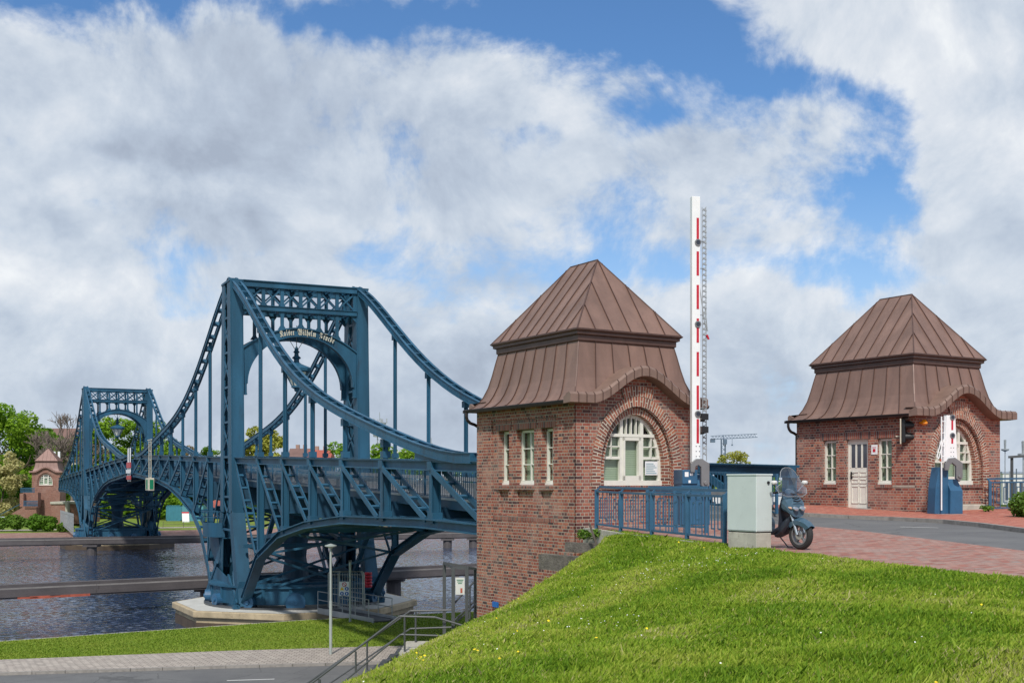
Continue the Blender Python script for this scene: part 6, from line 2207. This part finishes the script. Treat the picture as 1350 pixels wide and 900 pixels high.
T_ = [
    ('tall fresh green tree at the left edge above the far gatehouse wall', 4, 225, 524, 112, 'leaf_fresh', dict(n=9000, seed=3)),
    ('deep green tree behind the far gatehouse, left of the bare one', 48, 238, 560, 80, 'leaf_deep', dict(n=6500, seed=4)),
    ('pale cream blossoming tree at the left edge beside the brick ramp', 2, 196, 592, 62, 'leaf_pale', dict(n=5200, leaf=.26, seed=5, low=0.05)),
    ('fresh green tree between far gatehouse and far bridge portal', 97, 226, 572, 66, 'leaf_fresh', dict(n=5000, seed=6)),
    ('broad green tree seen through the far bridge portal', 146, 236, 550, 104, 'leaf_fresh', dict(n=11000, seed=7)),
    ('deep green tree right of the far bridge portal lantern', 190, 244, 553, 92, 'leaf_fresh', dict(n=9000, seed=8)),
    ('small brownish tree right of the far bridge portal', 236, 262, 583, 56, 'leaf_brown', dict(n=2600, leaf=.3, seed=9)),
    ('sparse olive tree above the deck left of the near bridge tower', 277, 268, 584, 44, 'leaf_deep', dict(n=2400, leaf=.3, seed=10)),
    ('pale yellow green tree just right of the near tower leg', 347, 236, 560, 76, 'leaf_yellow', dict(n=7000, seed=11)),
    ('round green tree left of the second near tower leg', 456, 262, 580, 66, 'leaf_fresh', dict(n=4600, seed=12)),
    ('green tree just right of the second near tower leg', 508, 274, 582, 50, 'leaf_fresh', dict(n=3600, seed=13)),
    ('low green tree before the pale office block', 545, 282, 590, 56, 'leaf_fresh', dict(n=3200, seed=14)),
    ('small olive tree near the gatehouse corner behind the bridge', 612, 292, 595, 34, 'leaf_deep', dict(n=1800, seed=15)),
    ('olive brown tree by the tower crane between the two gatehouses', 968, 230, 593, 52, 'leaf_yellow', dict(n=4200, leaf=.26, seed=16)),
    ('low shrubby tree under the far arch beside the containers', 212, 212, 640, 40, 'leaf_fresh', dict(n=2600, seed=17, low=0.0)),
    ('green bushy tree seen under the far arch', 252, 226, 640, 50, 'leaf_deep', dict(n=2600, seed=18, low=0.0)),
    ('green tree low behind the far ramp railing', 30, 204, 624, 60, 'leaf_deep', dict(n=3600, seed=19, low=0.0)),
    ('green tree filling the gap below the far tower deck', 104, 218, 610, 50, 'leaf_deep', dict(n=3000, seed=20, low=0.0)),
]
for lab, px, Yd, tp, wd, mt, kw in T_:
    tree(lab, px, Yd, tp, wd, mt, **kw)
tree('bare leafless tree rising behind the far gatehouse roof', 68, 215, 532, 60, 'leaf_brown', bare=True, trunk='bark_pale', seed=31)
tree('smaller bare tree between the far gatehouse and the bridge chain', 96, 214, 558, 40, 'leaf_brown', bare=True, trunk='bark_pale', seed=33)


def mass(name, label, segs, mat, n, leaf, kindtag='stuff'):
    """segs: (px0, px1, Yd, top rel, base rel)"""
    Vs, Fs, Rs = [], [], []; off = 0
    for (p0, p1, Yd, ht, n_) in segs:
        x0, x1 = (p0 - 675) / F * Yd, (p1 - 675) / F * Yd
        nc = max(3, int(abs(x1 - x0) / 3.0))
        cs = []; sz = []
        for k in range(nc):
            hh_ = ht * rng.uniform(0.55, 1.0)
            xx_ = rng.uniform(x0, x1)
            for j in range(4):
                cs.append((xx_ + rng.uniform(-1.5, 1.5), Yd + rng.uniform(-6, 6), LOW + hh_ * (j + 0.7) / 4.4))
                s_ = rng.uniform(1.2, 2.6) * max(1, ht / 9); sz.append((s_, s_, s_ * 0.75))
        V_, Fc, rn = leaf_cloud(np.array(cs), np.array(sz), n_, leaf)
        Vs.append(V_); Fs.append(Fc + off); Rs.append(rn); off += len(V_)
    o = np_mesh(name, np.vstack(Vs), np.vstack(Fs), mat, None, np.concatenate(Rs))
    tag(o, label=label, kind=kindtag)
    return o


mass('distant_woods', 'distant belt of woods along the horizon', [(-400, 330, 330, 11, 16000), (300, 700, 420, 12, 12000), (880, 1100, 420, 9, 6000), (1090, 1300, 520, 9, 5000), (1280, 2400, 520, 9, 12000), (-1400, -400, 330, 12, 9000), (690, 900, 420, 11, 7000)], 'leaf_deep', 0, 0.9)
mass('undergrowth', 'undergrowth on the far bank below the trees', [(-60, 70, 214, 6.5, 5200), (85, 330, 222, 7.5, 9000), (300, 660, 240, 6.5, 8000)], 'leaf_fresh', 0, 0.45)


def hedge(label, px0, px1, Yd, hgt, n, mat='leaf_hedge', ground=LOW, leaf=0.16, depth=1.2, name='hedge', cat='hedge', seed=2):
    rs = np.random.default_rng(seed)
    x0, x1 = (px0 - 675) / F * Yd, (px1 - 675) / F * Yd
    cx_ = (x0 + x1) / 2
    nc = max(5, int(abs(x1 - x0) / (hgt * 0.5)) * 3)
    cs = np.stack([rs.uniform(x0 + hgt * .3, x1 - hgt * .3, nc) - cx_, rs.uniform(-depth / 2, depth / 2, nc), rs.uniform(0.3, 0.72, nc) * hgt], 1)
    sz = np.stack([rs.uniform(.3, .5, nc) * hgt, rs.uniform(.3, .45, nc) * hgt, rs.uniform(.22, .34, nc) * hgt], 1)
    V_, Fc, rn = leaf_cloud(cs, sz, n, leaf)
    o = np_mesh(name, V_, Fc, mat, None, rn); o.location = (cx_, Yd, ground)
    tag(o, label, cat)
    return o


hedge('long clipped green hedge at the foot of the far brick ramp', -30, 47, 163, 2.3, 6000, leaf=.2)
hedge('darker bushy hedge end below the far gatehouse', 38, 74, 162, 2.5, 4500, mat='leaf_deep', leaf=.2, seed=5)
hedge('low clipped bush right of the far gatehouse foot', 74, 95, 161, 1.4, 1800, leaf=.2, seed=6)
bx_, by_ = W3(1352, 29.5, 0)[:2]
hedge('bright green leafy shrub at the right edge beside the blue railing', 1338, 1388, 31.0, 1.25, 3000, ground=zp(13.2, 31) - 0.18, leaf=0.055, depth=0.7, name='shrub', cat='shrub', seed=7)
for k, (px, Yd, lab) in enumerate(((1302, 34.8, 'little weed at the foot of the blue railing post by the farther gatehouse'), (786, 27.9, 'tuft of weeds on the timber beams beside the gatehouse corner'), (770, 28.3, 'low weeds growing against the gatehouse corner'))):
    x, y = W3(px, Yd, 0)[:2]
    hedge(lab, px - 9, px + 9, Yd, 0.24 if k == 0 else 0.34, 260, ground=(zp(x, y) + 0.08) if k == 0 else (EYE - (714 - HZ) / F * Yd if k == 1 else EYE - (712 - HZ) / F * Yd), leaf=0.04, depth=0.3, name='weed', cat='weed', seed=20 + k)

# ---------------------------------------------------------------- foreground grass
def grass_field():
    N = 520000
    Yv = 6.2 + (30.5 - 6.2) * rng.uniform(0, 1, N) ** 1.55
    ex = np.maximum(1.9, 10.753 - 0.305 * Yv)
    xr = np.interp(Yv, RY, RX) - 1.6
    xmax = np.minimum(ex - 0.02, Yv * 0.47 + 0.3)
    Xv = xr + (xmax - xr) * rng.uniform(0, 1, N)
    ok = xmax > xr
    Xv, Yv = Xv[ok], Yv[ok]
    # clumpy: thin out by a noise pattern
    cl = (np.sin(Xv * 3.1 + 1.3 * np.sin(Yv * 2.3)) + np.sin(Yv * 3.7 + 1.7 * np.sin(Xv * 1.9)) + np.sin((Xv * 1.3 + Yv) * 6.1) * 0.6) / 2.6
    big = (np.sin(Xv * 0.9 + 1.1 * np.sin(Yv * 0.6 + 1)) + np.sin(Yv * 0.8 + 1.3 * np.sin(Xv * 0.7))) / 2
    keep = rng.uniform(0, 1, len(Xv)) < (0.80 + 0.25 * cl)
    bare = (np.hypot((Xv - 4.3) / 1.0, (Yv - 9.2) / 0.5) < 1) | (np.hypot((Xv + 0.2) / .6, (Yv - 17) / .5) < 1) | (np.hypot((Xv - 2.1) / .5, (Yv - 22) / .5) < 1)
    keep &= ~(bare & (rng.uniform(0, 1, len(Xv)) < 0.7))
    Xv, Yv, cl, big = Xv[keep], Yv[keep], cl[keep], big[keep]
    n = len(Xv)
    Zv = np.array([hill_b(x, y) for x, y in zip(Xv, Yv)])
    h = (0.030 + 0.024 * rng.uniform(0, 1, n) + 0.026 * np.clip(cl, 0, 1) + 0.02 * np.clip(big, 0, 1)) * (1 + 0.012 * Yv)
    tuft = rng.uniform(0, 1, n) > 0.992
    h[tuft] *= 1.8
    wv = (0.0035 + 0.00062 * Yv) * rng.uniform(0.7, 1.4, n)
    a = rng.uniform(0, 2 * pi, n)
    ux, uy = np.cos(a), np.sin(a)
    lean = rng.uniform(0.1, 0.9, n) * h
    la = a + rng.uniform(-1.5, 1.5, n) + pi / 2
    lx, ly = np.cos(la) * lean + 0.012, np.sin(la) * lean
    base = np.stack([Xv, Yv, Zv - 0.01], 1)
    A = base.copy(); A[:, 0] -= ux * wv; A[:, 1] -= uy * wv
    B_ = base.copy(); B_[:, 0] += ux * wv; B_[:, 1] += uy * wv
    M1 = base + np.stack([lx * .35 + ux * wv * .7, ly * .35 + uy * wv * .7, h * .6], 1)
    M0 = base + np.stack([lx * .35 - ux * wv * .7, ly * .35 - uy * wv * .7, h * .6], 1)
    Tt = base + np.stack([lx, ly, h], 1)
    V_ = np.stack([A, B_, M1, Tt, M0], 1).reshape(-1, 3)
    Fc = np.arange(n * 5).reshape(-1, 5)
    ypatch = (np.sin(Xv * 1.7 + 2.1 * np.sin(Yv * 0.8 + 2)) + np.sin(Yv * 1.1 + 1.9 * np.sin(Xv * 1.2 + 1)) + 0.7 * np.sin(Xv * 4.3 + 2 * np.sin(Yv * 2.7))) / 2.7
    ridge = np.clip(1 - (Xv - np.interp(Yv, RY, RX)) / 1.6, 0, 1)
    rr = np.clip(0.40 + 0.45 * ypatch + 0.45 * ridge + 0.30 * rng.normal(size=n), -0.7, 1.8)
    dry = rng.uniform(0, 1, n) < (0.03 + 0.30 * np.clip(ypatch - 0.25, 0, 1) + 0.12 * ridge)
    mi = np.where(dry, 1, 0)
    o = np_mesh('grass', V_, Fc, ['grass_blade', 'grass_dry'], None, np.repeat(rr, 5), mi)
    tag(o, label='green meadow grass on the foreground slope', kind='stuff')


leaf_mat('grass_dry', (0.24, 0.25, 0.06), (0.36, 0.35, 0.12), (0.46, 0.42, 0.2), 0.8, 0.2)
grass_field()


def bank_grass():
    """coarser tufts on the strip by the canal, the far parts of it only a texture"""
    N = 60000
    t = rng.uniform(0, 1, N)
    px = rng.uniform(-10, 640, N)
    # between the path edge and the water edge
    Yn = np.interp((px - 675) / F * 48, [-20, -11.7, -5.6, 3], [45.7, 48.1, 49.4, 51]) + 0.15
    e0 = np.array(bw(-12.8, -12.6)); e1 = np.array(bw(1.4, -10.6)); e2 = np.array(bw(8.6, -10.7))
    kx = (px - 675) / F
    def hit(a, b_):
        dx, dy = b_[0] - a[0], b_[1] - a[1]
        tt = (kx * a[1] - a[0]) / (dx - kx * dy); return a[1] + dy * tt
    Yf_ = np.where(px < 400, hit(e0, e1), hit(e1, e2)) - 0.1
    Yv = Yn + (Yf_ - Yn) * t; Xv = kx * Yv
    a = rng.uniform(0, 2 * pi, N); h = rng.uniform(0.025, 0.065, N); wv = 0.03
    base = np.stack([Xv, Yv, np.full(N, LOW - 0.005)], 1)
    off = np.stack([np.cos(a) * wv, np.sin(a) * wv, np.zeros(N)], 1)
    tip = base + np.stack([rng.uniform(-.05, .05, N), rng.uniform(-.05, .05, N), h], 1)
    V_ = np.stack([base - off, base + off, tip], 1).reshape(-1, 3)
    o = np_mesh('bank_grass', V_, np.arange(N * 3).reshape(-1, 3), 'grass_blade_bank', None, np.repeat(rng.uniform(0, 1, N), 3))
    tag(o, label='short grass on the strip along the canal', kind='stuff')


leaf_mat('grass_blade_bank', (0.13, 0.22, 0.018), (0.19, 0.28, 0.028), (0.27, 0.33, 0.05), 0.3, 0.2)
bank_grass()


def flowers(name, label, mat, pts, r_):
    mb = MB()
    for x, y in pts:
        z = hill_b(x, y) + random.uniform(0.06, 0.09)
        nr = Vector((random.uniform(-.4, .4), random.uniform(-.9, -.1), 1)).normalized()
        mb.disc((x, y, z), nr, r_ * random.uniform(.7, 1.2), 6)
    o = mb.obj(name, mat); tag(o, label=label, kind='stuff')


random.seed(5)
def scat(n, cx_=None, cy_=None, s=1.0):
    out = []
    while len(out) < n:
        if cx_ is None:
            y = 8 + 20 * random.random() ** 1.3; x = random.uniform(interp(RY, RX, y) - 0.3, min(edge_x(y) - 0.3, y * 0.45))
        else:
            x, y = random.gauss(cx_, s), random.gauss(cy_, s)
            if x > edge_x(y) - 0.2: continue
        out.append((x, y))
    return out


flowers('dandelions', 'yellow dandelions scattered over the slope', 'yellow_petal', scat(14) + scat(14, -0.6, 12.5, 1.0), 0.016)
flowers('daisies', 'white daisies scattered over the slope', 'white_petal', scat(40) + scat(60, 3.0, 19.5, 0.9) + scat(20, 0.9, 14, 0.4), 0.008)

# ================================================================== far bank buildings and gear
FG = lambda px, Yd: ((px - 675) / F * Yd, Yd)
# far gatehouse, ramp wall and railing
r = gatehouse('far', FG(42, 190), 'small distant brick gatehouse with copper roof left of the far bridge end', radians(10), zb=-9.0, scale=1.0)
for o in list(r.children_recursive):
    if o.type == 'MESH':
        for i, m in enumerate(o.data.materials):
            if m and m.name in ('brick', 'brick_arch', 'brick_ledge'): o.data.materials[i] = MATS['brick_far']
            elif m and m.name in ('copper', 'copper_edge'): o.data.materials[i] = MATS['copper_far']
r.scale = (1.08, 1.0, 1.0); r.location.z = -0.55
gx0, gy0 = FG(50, 190)
r = thing('ramp_wall', 'distant red brick ramp wall descending left of the far gatehouse', 'wall', (gx0, gy0, 0))
def far_pt(px, py, Yd): return Vector(((px - 675) / F * Yd - gx0, Yd - gy0, EYE - (py - HZ) / F * Yd))
mb = MB()
q = [far_pt(2, 687, 186), far_pt(48, 687, 186), far_pt(48, 668, 186), far_pt(31, 667, 186), far_pt(4, 684, 186)]
mb.extr(q, (0, 1.2, 0))
mb.extr([far_pt(30, 668, 188), far_pt(50, 668, 188), far_pt(50, 649, 188), far_pt(30, 649, 188)], (0, 1.2, 0))
mb.extr([far_pt(26, 668, 187), far_pt(31, 668, 187), far_pt(31, 650, 187), far_pt(26, 650, 187)], (0, .8, 0))
mb.obj('brickwork', 'brick_far', r)
mb = MB()
for (a, b_) in (((27, 643), (46, 643)), ((27, 648), (46, 648)), ((31, 660), (50, 660)), ((31, 666), (50, 666)), ((0, 678), (27, 664))):
    mb.beam(far_pt(*a, 185.5), far_pt(*b_, 185.5), 0.06, 0.08)
for k in range(24):
    px = 27 + k * 0.8; mb.beam(far_pt(px, 643, 185.5), far_pt(px, 649, 185.5), 0.04, 0.04, (0, 1, 0))
for k in range(24):
    px = 31 + k * 0.8; mb.beam(far_pt(px, 660, 185.5), far_pt(px, 667, 185.5), 0.04, 0.04, (0, 1, 0))
mb.obj('railing', 'rail_paint', r)
gx0, gy0 = FG(75, 191)
r = thing('abutment', 'distant brick abutment with pale coping under the end of the far bridge leaf', 'wall', (gx0, gy0, 0))
mb = MB(); mb.extr([far_pt(67, 690, 184), far_pt(105, 690, 184), far_pt(105, 664, 184), far_pt(67, 664, 184)], (0, 9, 0)); mb.obj('brickwork', 'brick_far', r)
mb = MB(); mb.extr([far_pt(66, 664, 183.8), far_pt(105, 664, 183.8), far_pt(105, 661, 183.8), far_pt(66, 661, 183.8)], (0, 9, 0)); mb.obj('coping', 'concrete', r)
mb = MB(); mb.extr([far_pt(86, 690, 183), far_pt(89, 690, 183), far_pt(89, 660, 183), far_pt(86, 660, 183)], (0, 1, 0)); mb.obj('pillar', 'concrete', r)
# white panel fence on the far bank
gx0, gy0 = FG(80, 160)
r = thing('panel_fence', 'white grey panel fence on the far bank beside the far bridge leaf', 'fence', (gx0, gy0, 0))
mb = MB()
for k in range(14):
    a = far_pt(80 + k * 1.28, lerp(672, 677, k / 14), 161 - k * 0.35); b_ = far_pt(80 + k * 1.28, lerp(690, 706, k / 14), 161 - k * .35)
    mb.beam(b_, a, 0.10, 0.05, (0, 1, 0))
for (u, v) in ((0.12, 0), (0.85, 0)):
    mb.beam(far_pt(80, lerp(672, 690, u), 161), far_pt(97.5, lerp(677, 706, u), 156.2), 0.05, 0.12)
mb.obj('panels', 'galv', r)
# raised white barrier arm behind the far gatehouse
mb = MB(); mb.box(-0.35, 0, 4, 0.5, 0.2, 9); mb.box(0.5, 0, 4, 0.35, 0.2, 9)
for k in range(7): mb.beam((-0.3, 0, 0.5 + k * 1.1), (0.5, 0, 1.3 + k * 1.1), 0.1, 0.1)
x, y = FG(74, 197); one('white_mast', mb, 'white_sheet', 'white raised barrier mast behind the far gatehouse roof', 'mast', (x, y, -2.3), 0)

def block(name, label, cat, px0, px1, py_top, Yd, wall, roofm=None, roof_h=0.0, depth=12, rows=0, cols=0, group=None, base=LOW, winm='door_glass'):
    x0, x1 = (px0 - 675) / F * Yd, (px1 - 675) / F * Yd
    zt = EYE - (py_top - HZ) / F * Yd
    r = thing(name, label, cat, ((x0 + x1) / 2, Yd, base), 0, group)
    hw = (x1 - x0) / 2; H_ = zt - base - roof_h
    mb = MB(); mb.bx(-hw, 0, 0, hw, depth, H_); mb.obj('walls', wall, r)
    if roofm:
        mb = MB()
        if roof_h > 0.5:
            mb.extr([(-hw - .4, -0.5, H_), (-hw - .4, depth / 2, H_ + roof_h), (-hw - .4, depth + .5, H_)], (2 * hw + .8, 0, 0))
        else: mb.bx(-hw - .2, -.2, H_, hw + .2, depth + .2, H_ + 0.4)
        mb.obj('roof', roofm, r)
        if roof_h > 0.5 and roof_h < 8:
            for kx in (-0.4, 0.35): mb = MB(); mb.box(kx * hw, depth / 2 + 1, H_ + roof_h, 1.0, 1.0, 2.2); mb.obj('chimney', wall, r)
    for i in range(rows):
        for j in range(cols):
            mb = MB(); cx_ = lerp(-hw, hw, (j + 0.5) / cols); cz_ = H_ * (i + 0.55) / rows
            mb.box(cx_, -0.03, cz_, 2 * hw / cols * 0.5, 0.06, H_ / rows * 0.45); mb.obj('window', winm, r)
    return r


block('house', 'long distant house with brown red roof seen through the near bridge portal', 'house', 378, 404, 590, 330, 'far_wall', 'far_roof_brown', 4.0, 14, 2, 5)
block('house', 'distant house with bright red roof seen through the near bridge portal', 'house', 403, 432, 592, 322, 'far_wall', 'far_roof_red', 4.2, 14, 2, 5)
block('house', 'tall brown roofed house behind the bare tree on the far bank', 'house', 32, 84, 562, 262, 'far_wall', 'far_roof_brown', 9, 18, 3, 6)
block('house', 'pale yellow house half hidden behind the far gatehouse and trees', 'house', 84, 104, 592, 256, 'cream', 'far_roof_brown', 2.5, 12, 3, 4)
block('office_block', 'flat pale office block right of the second near tower leg', 'building', 512, 562, 595, 400, 'far_blue_grey', 'far_white', 0.3, 14, 3, 12, winm='far_white')
block('house', 'low pinkish wall building beneath the far arch left of the containers', 'house', 228, 300, 660, 226, 'far_wall', 'far_roof_red', 1.4, 10, 1, 8)
block('harbour_shed', 'low white harbour shed far off at the right edge', 'building', 1322, 1400, 622, 260, 'far_white', 'far_blue_grey', 0.3, 14, 1, 8)
block('harbour_shed', 'low grey harbour shed seen under the chord between the gatehouses', 'building', 935, 1040, 650, 190, 'far_white', 'far_blue_grey', 0.3, 10, 1, 9)
# containers and small board
for k, (p0, p1, mt, lab) in enumerate(((219, 239, 'teal_box', 'darker blue shipping container on the far bank under the bridge arch'), (239.5, 268, 'teal_box_light', 'lighter turquoise shipping container on the far bank'))):
    Yd = 206
    x0, x1 = (p0 - 675) / F * Yd, (p1 - 675) / F * Yd
    r = thing('shipping_container', lab, 'container', ((x0 + x1) / 2, Yd, LOW), 0, 'shipping containers on the far bank')
    hw = (x1 - x0) / 2
    mb = MB(); mb.bx(-hw, 0, 0.1, hw, 2.4, 2.7)
    for j in range(int(hw * 2 / 0.3)): mb.bx(-hw + j * 0.3, -0.05, 0.25, -hw + j * 0.3 + 0.12, 0, 2.55)
    mb.obj('box', mt, r)
    mb = MB()
    for sx in (-hw, hw - 0.15): mb.bx(sx, -0.08, 0, sx + 0.15, 0, 2.75)
    mb.bx(-hw, -0.08, 2.6, hw, 0, 2.75); mb.bx(-hw, -.08, 0, hw, 0, .15); mb.obj('frame', mt, r)
x, y = FG(245, 200)
r = thing('notice_board', 'white leaning board with red top in front of the turquoise container', 'sign', (x, y, LOW))
mb = MB(); mb.extr([(-.6, 0, 0), (.6, 0, 0), (.45, .3, 1.5), (-.75, .3, 1.5)], (0, .05, 0)); mb.obj('board', 'white_sheet', r)
mb = MB(); mb.extr([(-.75, .29, 1.5), (.45, .29, 1.5), (.40, .33, 1.75), (-.8, .33, 1.75)], (0, .06, 0)); mb.obj('red_band', 'red_paint', r)
mb = MB()
for k in range(12): mb.beam((k * 3.0, 0, 0), (k * 3.0, 0, 0.9), 0.06, 0.06, (0, 1, 0))
for h_ in (0.9, 0.5): mb.beam((0, 0, h_), (33, 0, h_), 0.05, 0.05)
x, y = FG(215, 176); one('rail_fence', mb, 'stick', 'low dark rail fence across the far meadow below the containers', 'fence', (x, y, LOW), 0.1)
# van at the far left
x, y = FG(2, 180); mb = MB(); mb.prism([(-2, -.8), (2, -.8), (2, .8), (-2, .8)], 0.35, 1.0); mb.extr([(-1.4, -.75, 1.0), (1.3, -.75, 1.0), (0.9, -.75, 1.55), (-1.2, -.75, 1.55)], (0, 1.5, 0))
r = thing('parked_car', 'silver parked car half hidden at the left edge of the far bank', 'car', (x, y, LOW))
mb.obj('body', 'car_silver', r, bevel=0.1)
for xx_ in (-1.3, 1.3):
    for yy_ in (-.78, .78): mb = MB(); mb.tube((xx_, yy_ - .1, .33), (xx_, yy_ + .1, .33), .33, 16); mb.obj('wheel', 'black_rubber', r)

# masts, crane, lamps on the horizon
def mast(name, label, cat, px, Yd, top_py, wd, mat, ground=LOW, antennas=True):
    x = (px - 675) / F * Yd; H_ = EYE - (top_py - HZ) / F * Yd - ground
    r = thing(name, label, cat, (x, Yd, ground))
    mb = MB(); hw = wd / 2
    for sx in (-hw, hw):
        for sy in (-hw, hw): mb.beam((sx, sy, 0), (sx * .5, sy * .5, H_ * .92), 0.16, 0.16, (0, 1, 0))
    n_ = int(H_ / (wd * 1.3))
    for k in range(n_):
        t0, t1 = k / n_ * .92, (k + 1) / n_ * .92
        a = hw * (1 - .5 * t0); b_ = hw * (1 - .5 * t1)
        mb.beam((-a, -a, t0 * H_), (b_, -b_, t1 * H_), 0.09, 0.09); mb.beam((a, -a, t0 * H_), (-b_, -b_, t1 * H_), 0.09, 0.09)
    mb.tube((0, 0, H_ * .9), (0, 0, H_), 0.12, 6)
    mb.obj('lattice', mat, r)
    if antennas:
        mb = MB()
        for z in (0.55, 0.72, 0.86):
            mb.tube((0, 0, H_ * z), (0, 0, H_ * (z + .02)), wd * .9, 10)
            for a in range(5): mb.box(wd * cos(a * 1.25), wd * sin(a * 1.25), H_ * (z + .04), 0.35, 0.35, 1.7)
        mb.obj('antennas', mat, r)
    return r


mast('radio_mast', 'grey lattice radio mast with antennas right of the near bridge tower', 'mast', 500.5, 430, 543, 2.6, 'galv')
mast('radio_mast', 'thin distant mast above the office block behind the chain', 'mast', 568.5, 460, 577, 1.4, 'galv', antennas=False)
# tower crane
x, y = FG(953.5, 420)
r = thing('tower_crane', 'distant blue grey tower crane between the two gatehouses', 'crane', (x, y, LOW))
Hc = EYE - (579 - HZ) / F * 420 - LOW
mb = MB()
for sx in (-.7, .7):
    for sy in (-.7, .7): mb.beam((sx, sy, 0), (sx, sy, Hc), 0.22, 0.22, (0, 1, 0))
for k in range(int(Hc / 1.6)): mb.beam((-.7, -.7, k * 1.6), (.7, -.7, k * 1.6 + 1.6), .14, .14); mb.beam((.7, -.7, k * 1.6), (-.7, -.7, k * 1.6 + 1.6), .14, .14)
mb.obj('tower', 'crane_grey', r)
mb = MB()
for (z, y_) in ((Hc, -.6), (Hc, .6), (Hc + 1.2, 0)): mb.beam((-4.5, y_, z), (12.2, y_, z + 0.8), 0.2, 0.2)
for k in range(14):
    x0 = -4.3 + k * 1.15; z0 = Hc + (x0 + 4.5) * .048
    mb.beam((x0, 0, z0), (x0 + .55, 0, z0 + 1.2), .12, .12); mb.beam((x0 + .55, 0, z0 + 1.2), (x0 + 1.15, 0, z0 + .05), .12, .12)
mb.beam((0, 0, Hc), (0, 0, Hc + 1.6), .3, .3, (0, 1, 0))
mb.obj('jib', 'crane_grey', r)
mb = MB(); mb.bx(-4.6, -.7, Hc - 1.1, -3.0, .7, Hc + .2); mb.obj('counterweight', 'crane_grey', r)
mb = MB(); mb.bx(-.2, -1.5, Hc - 1.8, 1.1, -.5, Hc); mb.obj('cab', 'crane_grey', r)
mb = MB(); mb.tube((3.2, 0, Hc + .3), (3.2, 0, Hc - 1.8), .07, 5); mb.box(3.2, 0, Hc - 2.0, .5, .5, .5); mb.obj('hook', 'crane_grey', r)

# street lamp and harbour light poles at the right
Yd = 41
x = (1334 - 675) / F * Yd
r = thing('street_lamp', 'grey street lamp with flat arm above the blue railing at the right edge', 'street lamp', (x, Yd, -4))
zt = EYE - (603 - HZ) / F * Yd + 4
mb = MB(); mb.tube((0, 0, 0), (0, 0, zt), 0.07, 10, 0.05); mb.obj('pole', 'galv_dark', r)
mb = MB(); mb.beam((-0.12, 0, zt + .02), (0.55, -.2, zt + 0.06), 0.16, 0.08); mb.obj('lamp_head', 'galv_dark', r)
for px, tp, Yd, lab in ((1325, 586, 150, 'thin distant light pole just right of the farther gatehouse'), (1349, 590, 110, 'distant light pole with round gallery at the right edge')):
    x = (px - 675) / F * Yd; zt = EYE - (tp - HZ) / F * Yd - LOW
    r = thing('light_pole', lab, 'light pole', (x, Yd, LOW), 0, 'light poles in the harbour')
    mb = MB(); mb.tube((0, 0, 0), (0, 0, zt), 0.09, 8, 0.06); mb.obj('pole', 'galv', r)
    mb = MB(); mb.lathe([(0.06, zt - .9), (0.5, zt - .7), (0.5, zt - .55), (0.12, zt - .5), (0.16, zt + 0.6), (0, zt + 0.7)], 0, 0, 10); mb.obj('lamp_gallery', 'galv', r)
# boats and goods behind the right railing
def boat(px, Yd, L_, lab, mt):
    x, y = FG(px, Yd)
    r = thing('moored_boat', lab, 'boat', (x, y, WAT), 0.2, 'boats moored beyond the right railing')
    mb = MB()
    n_ = 8
    def sec(t): 
        w_ = 1.1 * (1 - (2 * t - 0.7) ** 2 * 0.35) * (1 if t < .75 else (1 - t) / .25 * .9 + .1)
        return [Vector((lerp(-L_ / 2, L_ / 2, t), -w_, 1.0 + .4 * t)), Vector((lerp(-L_ / 2, L_ / 2, t), -w_ * .6, -.2)), Vector((lerp(-L_ / 2, L_ / 2, t), w_ * .6, -.2)), Vector((lerp(-L_ / 2, L_ / 2, t), w_, 1.0 + .4 * t))]
    S_ = [sec(k / n_) for k in range(n_ + 1)]
    for A, B_ in zip(S_[:-1], S_[1:]):
        for k in range(3): mb.face([A[k], B_[k], B_[k + 1], A[k + 1]])
        mb.face([A[0], B_[0], B_[3], A[3]])
    mb.face(S_[0])
    mb.obj('hull', 'white_sheet', r)
    mb = MB(); mb.extr([(-L_ * .25, -.7, 1.1), (L_ * .15, -.7, 1.2), (L_ * .08, -.7, 2.0), (-L_ * .22, -.7, 2.0)], (0, 1.4, 0)); mb.obj('cabin', mt, r)
    mb = MB(); mb.tube((0, 0, 1.2), (0, 0, 9.5), .06, 6); mb.beam((0, 0, 2.2), (-L_ * .35, 0, 2.3), .12, .12); mb.obj('mast', 'galv', r)
boat(1318, 118, 8, 'white sailing boat moored beyond the railing next to the gatehouse', 'teal_box_light')
boat(1340, 112, 7, 'white boat with blue cabin moored at the right edge', 'sign_blue')
boat(1331, 140, 9, 'farther small white boat between the two nearer ones', 'white_sheet')
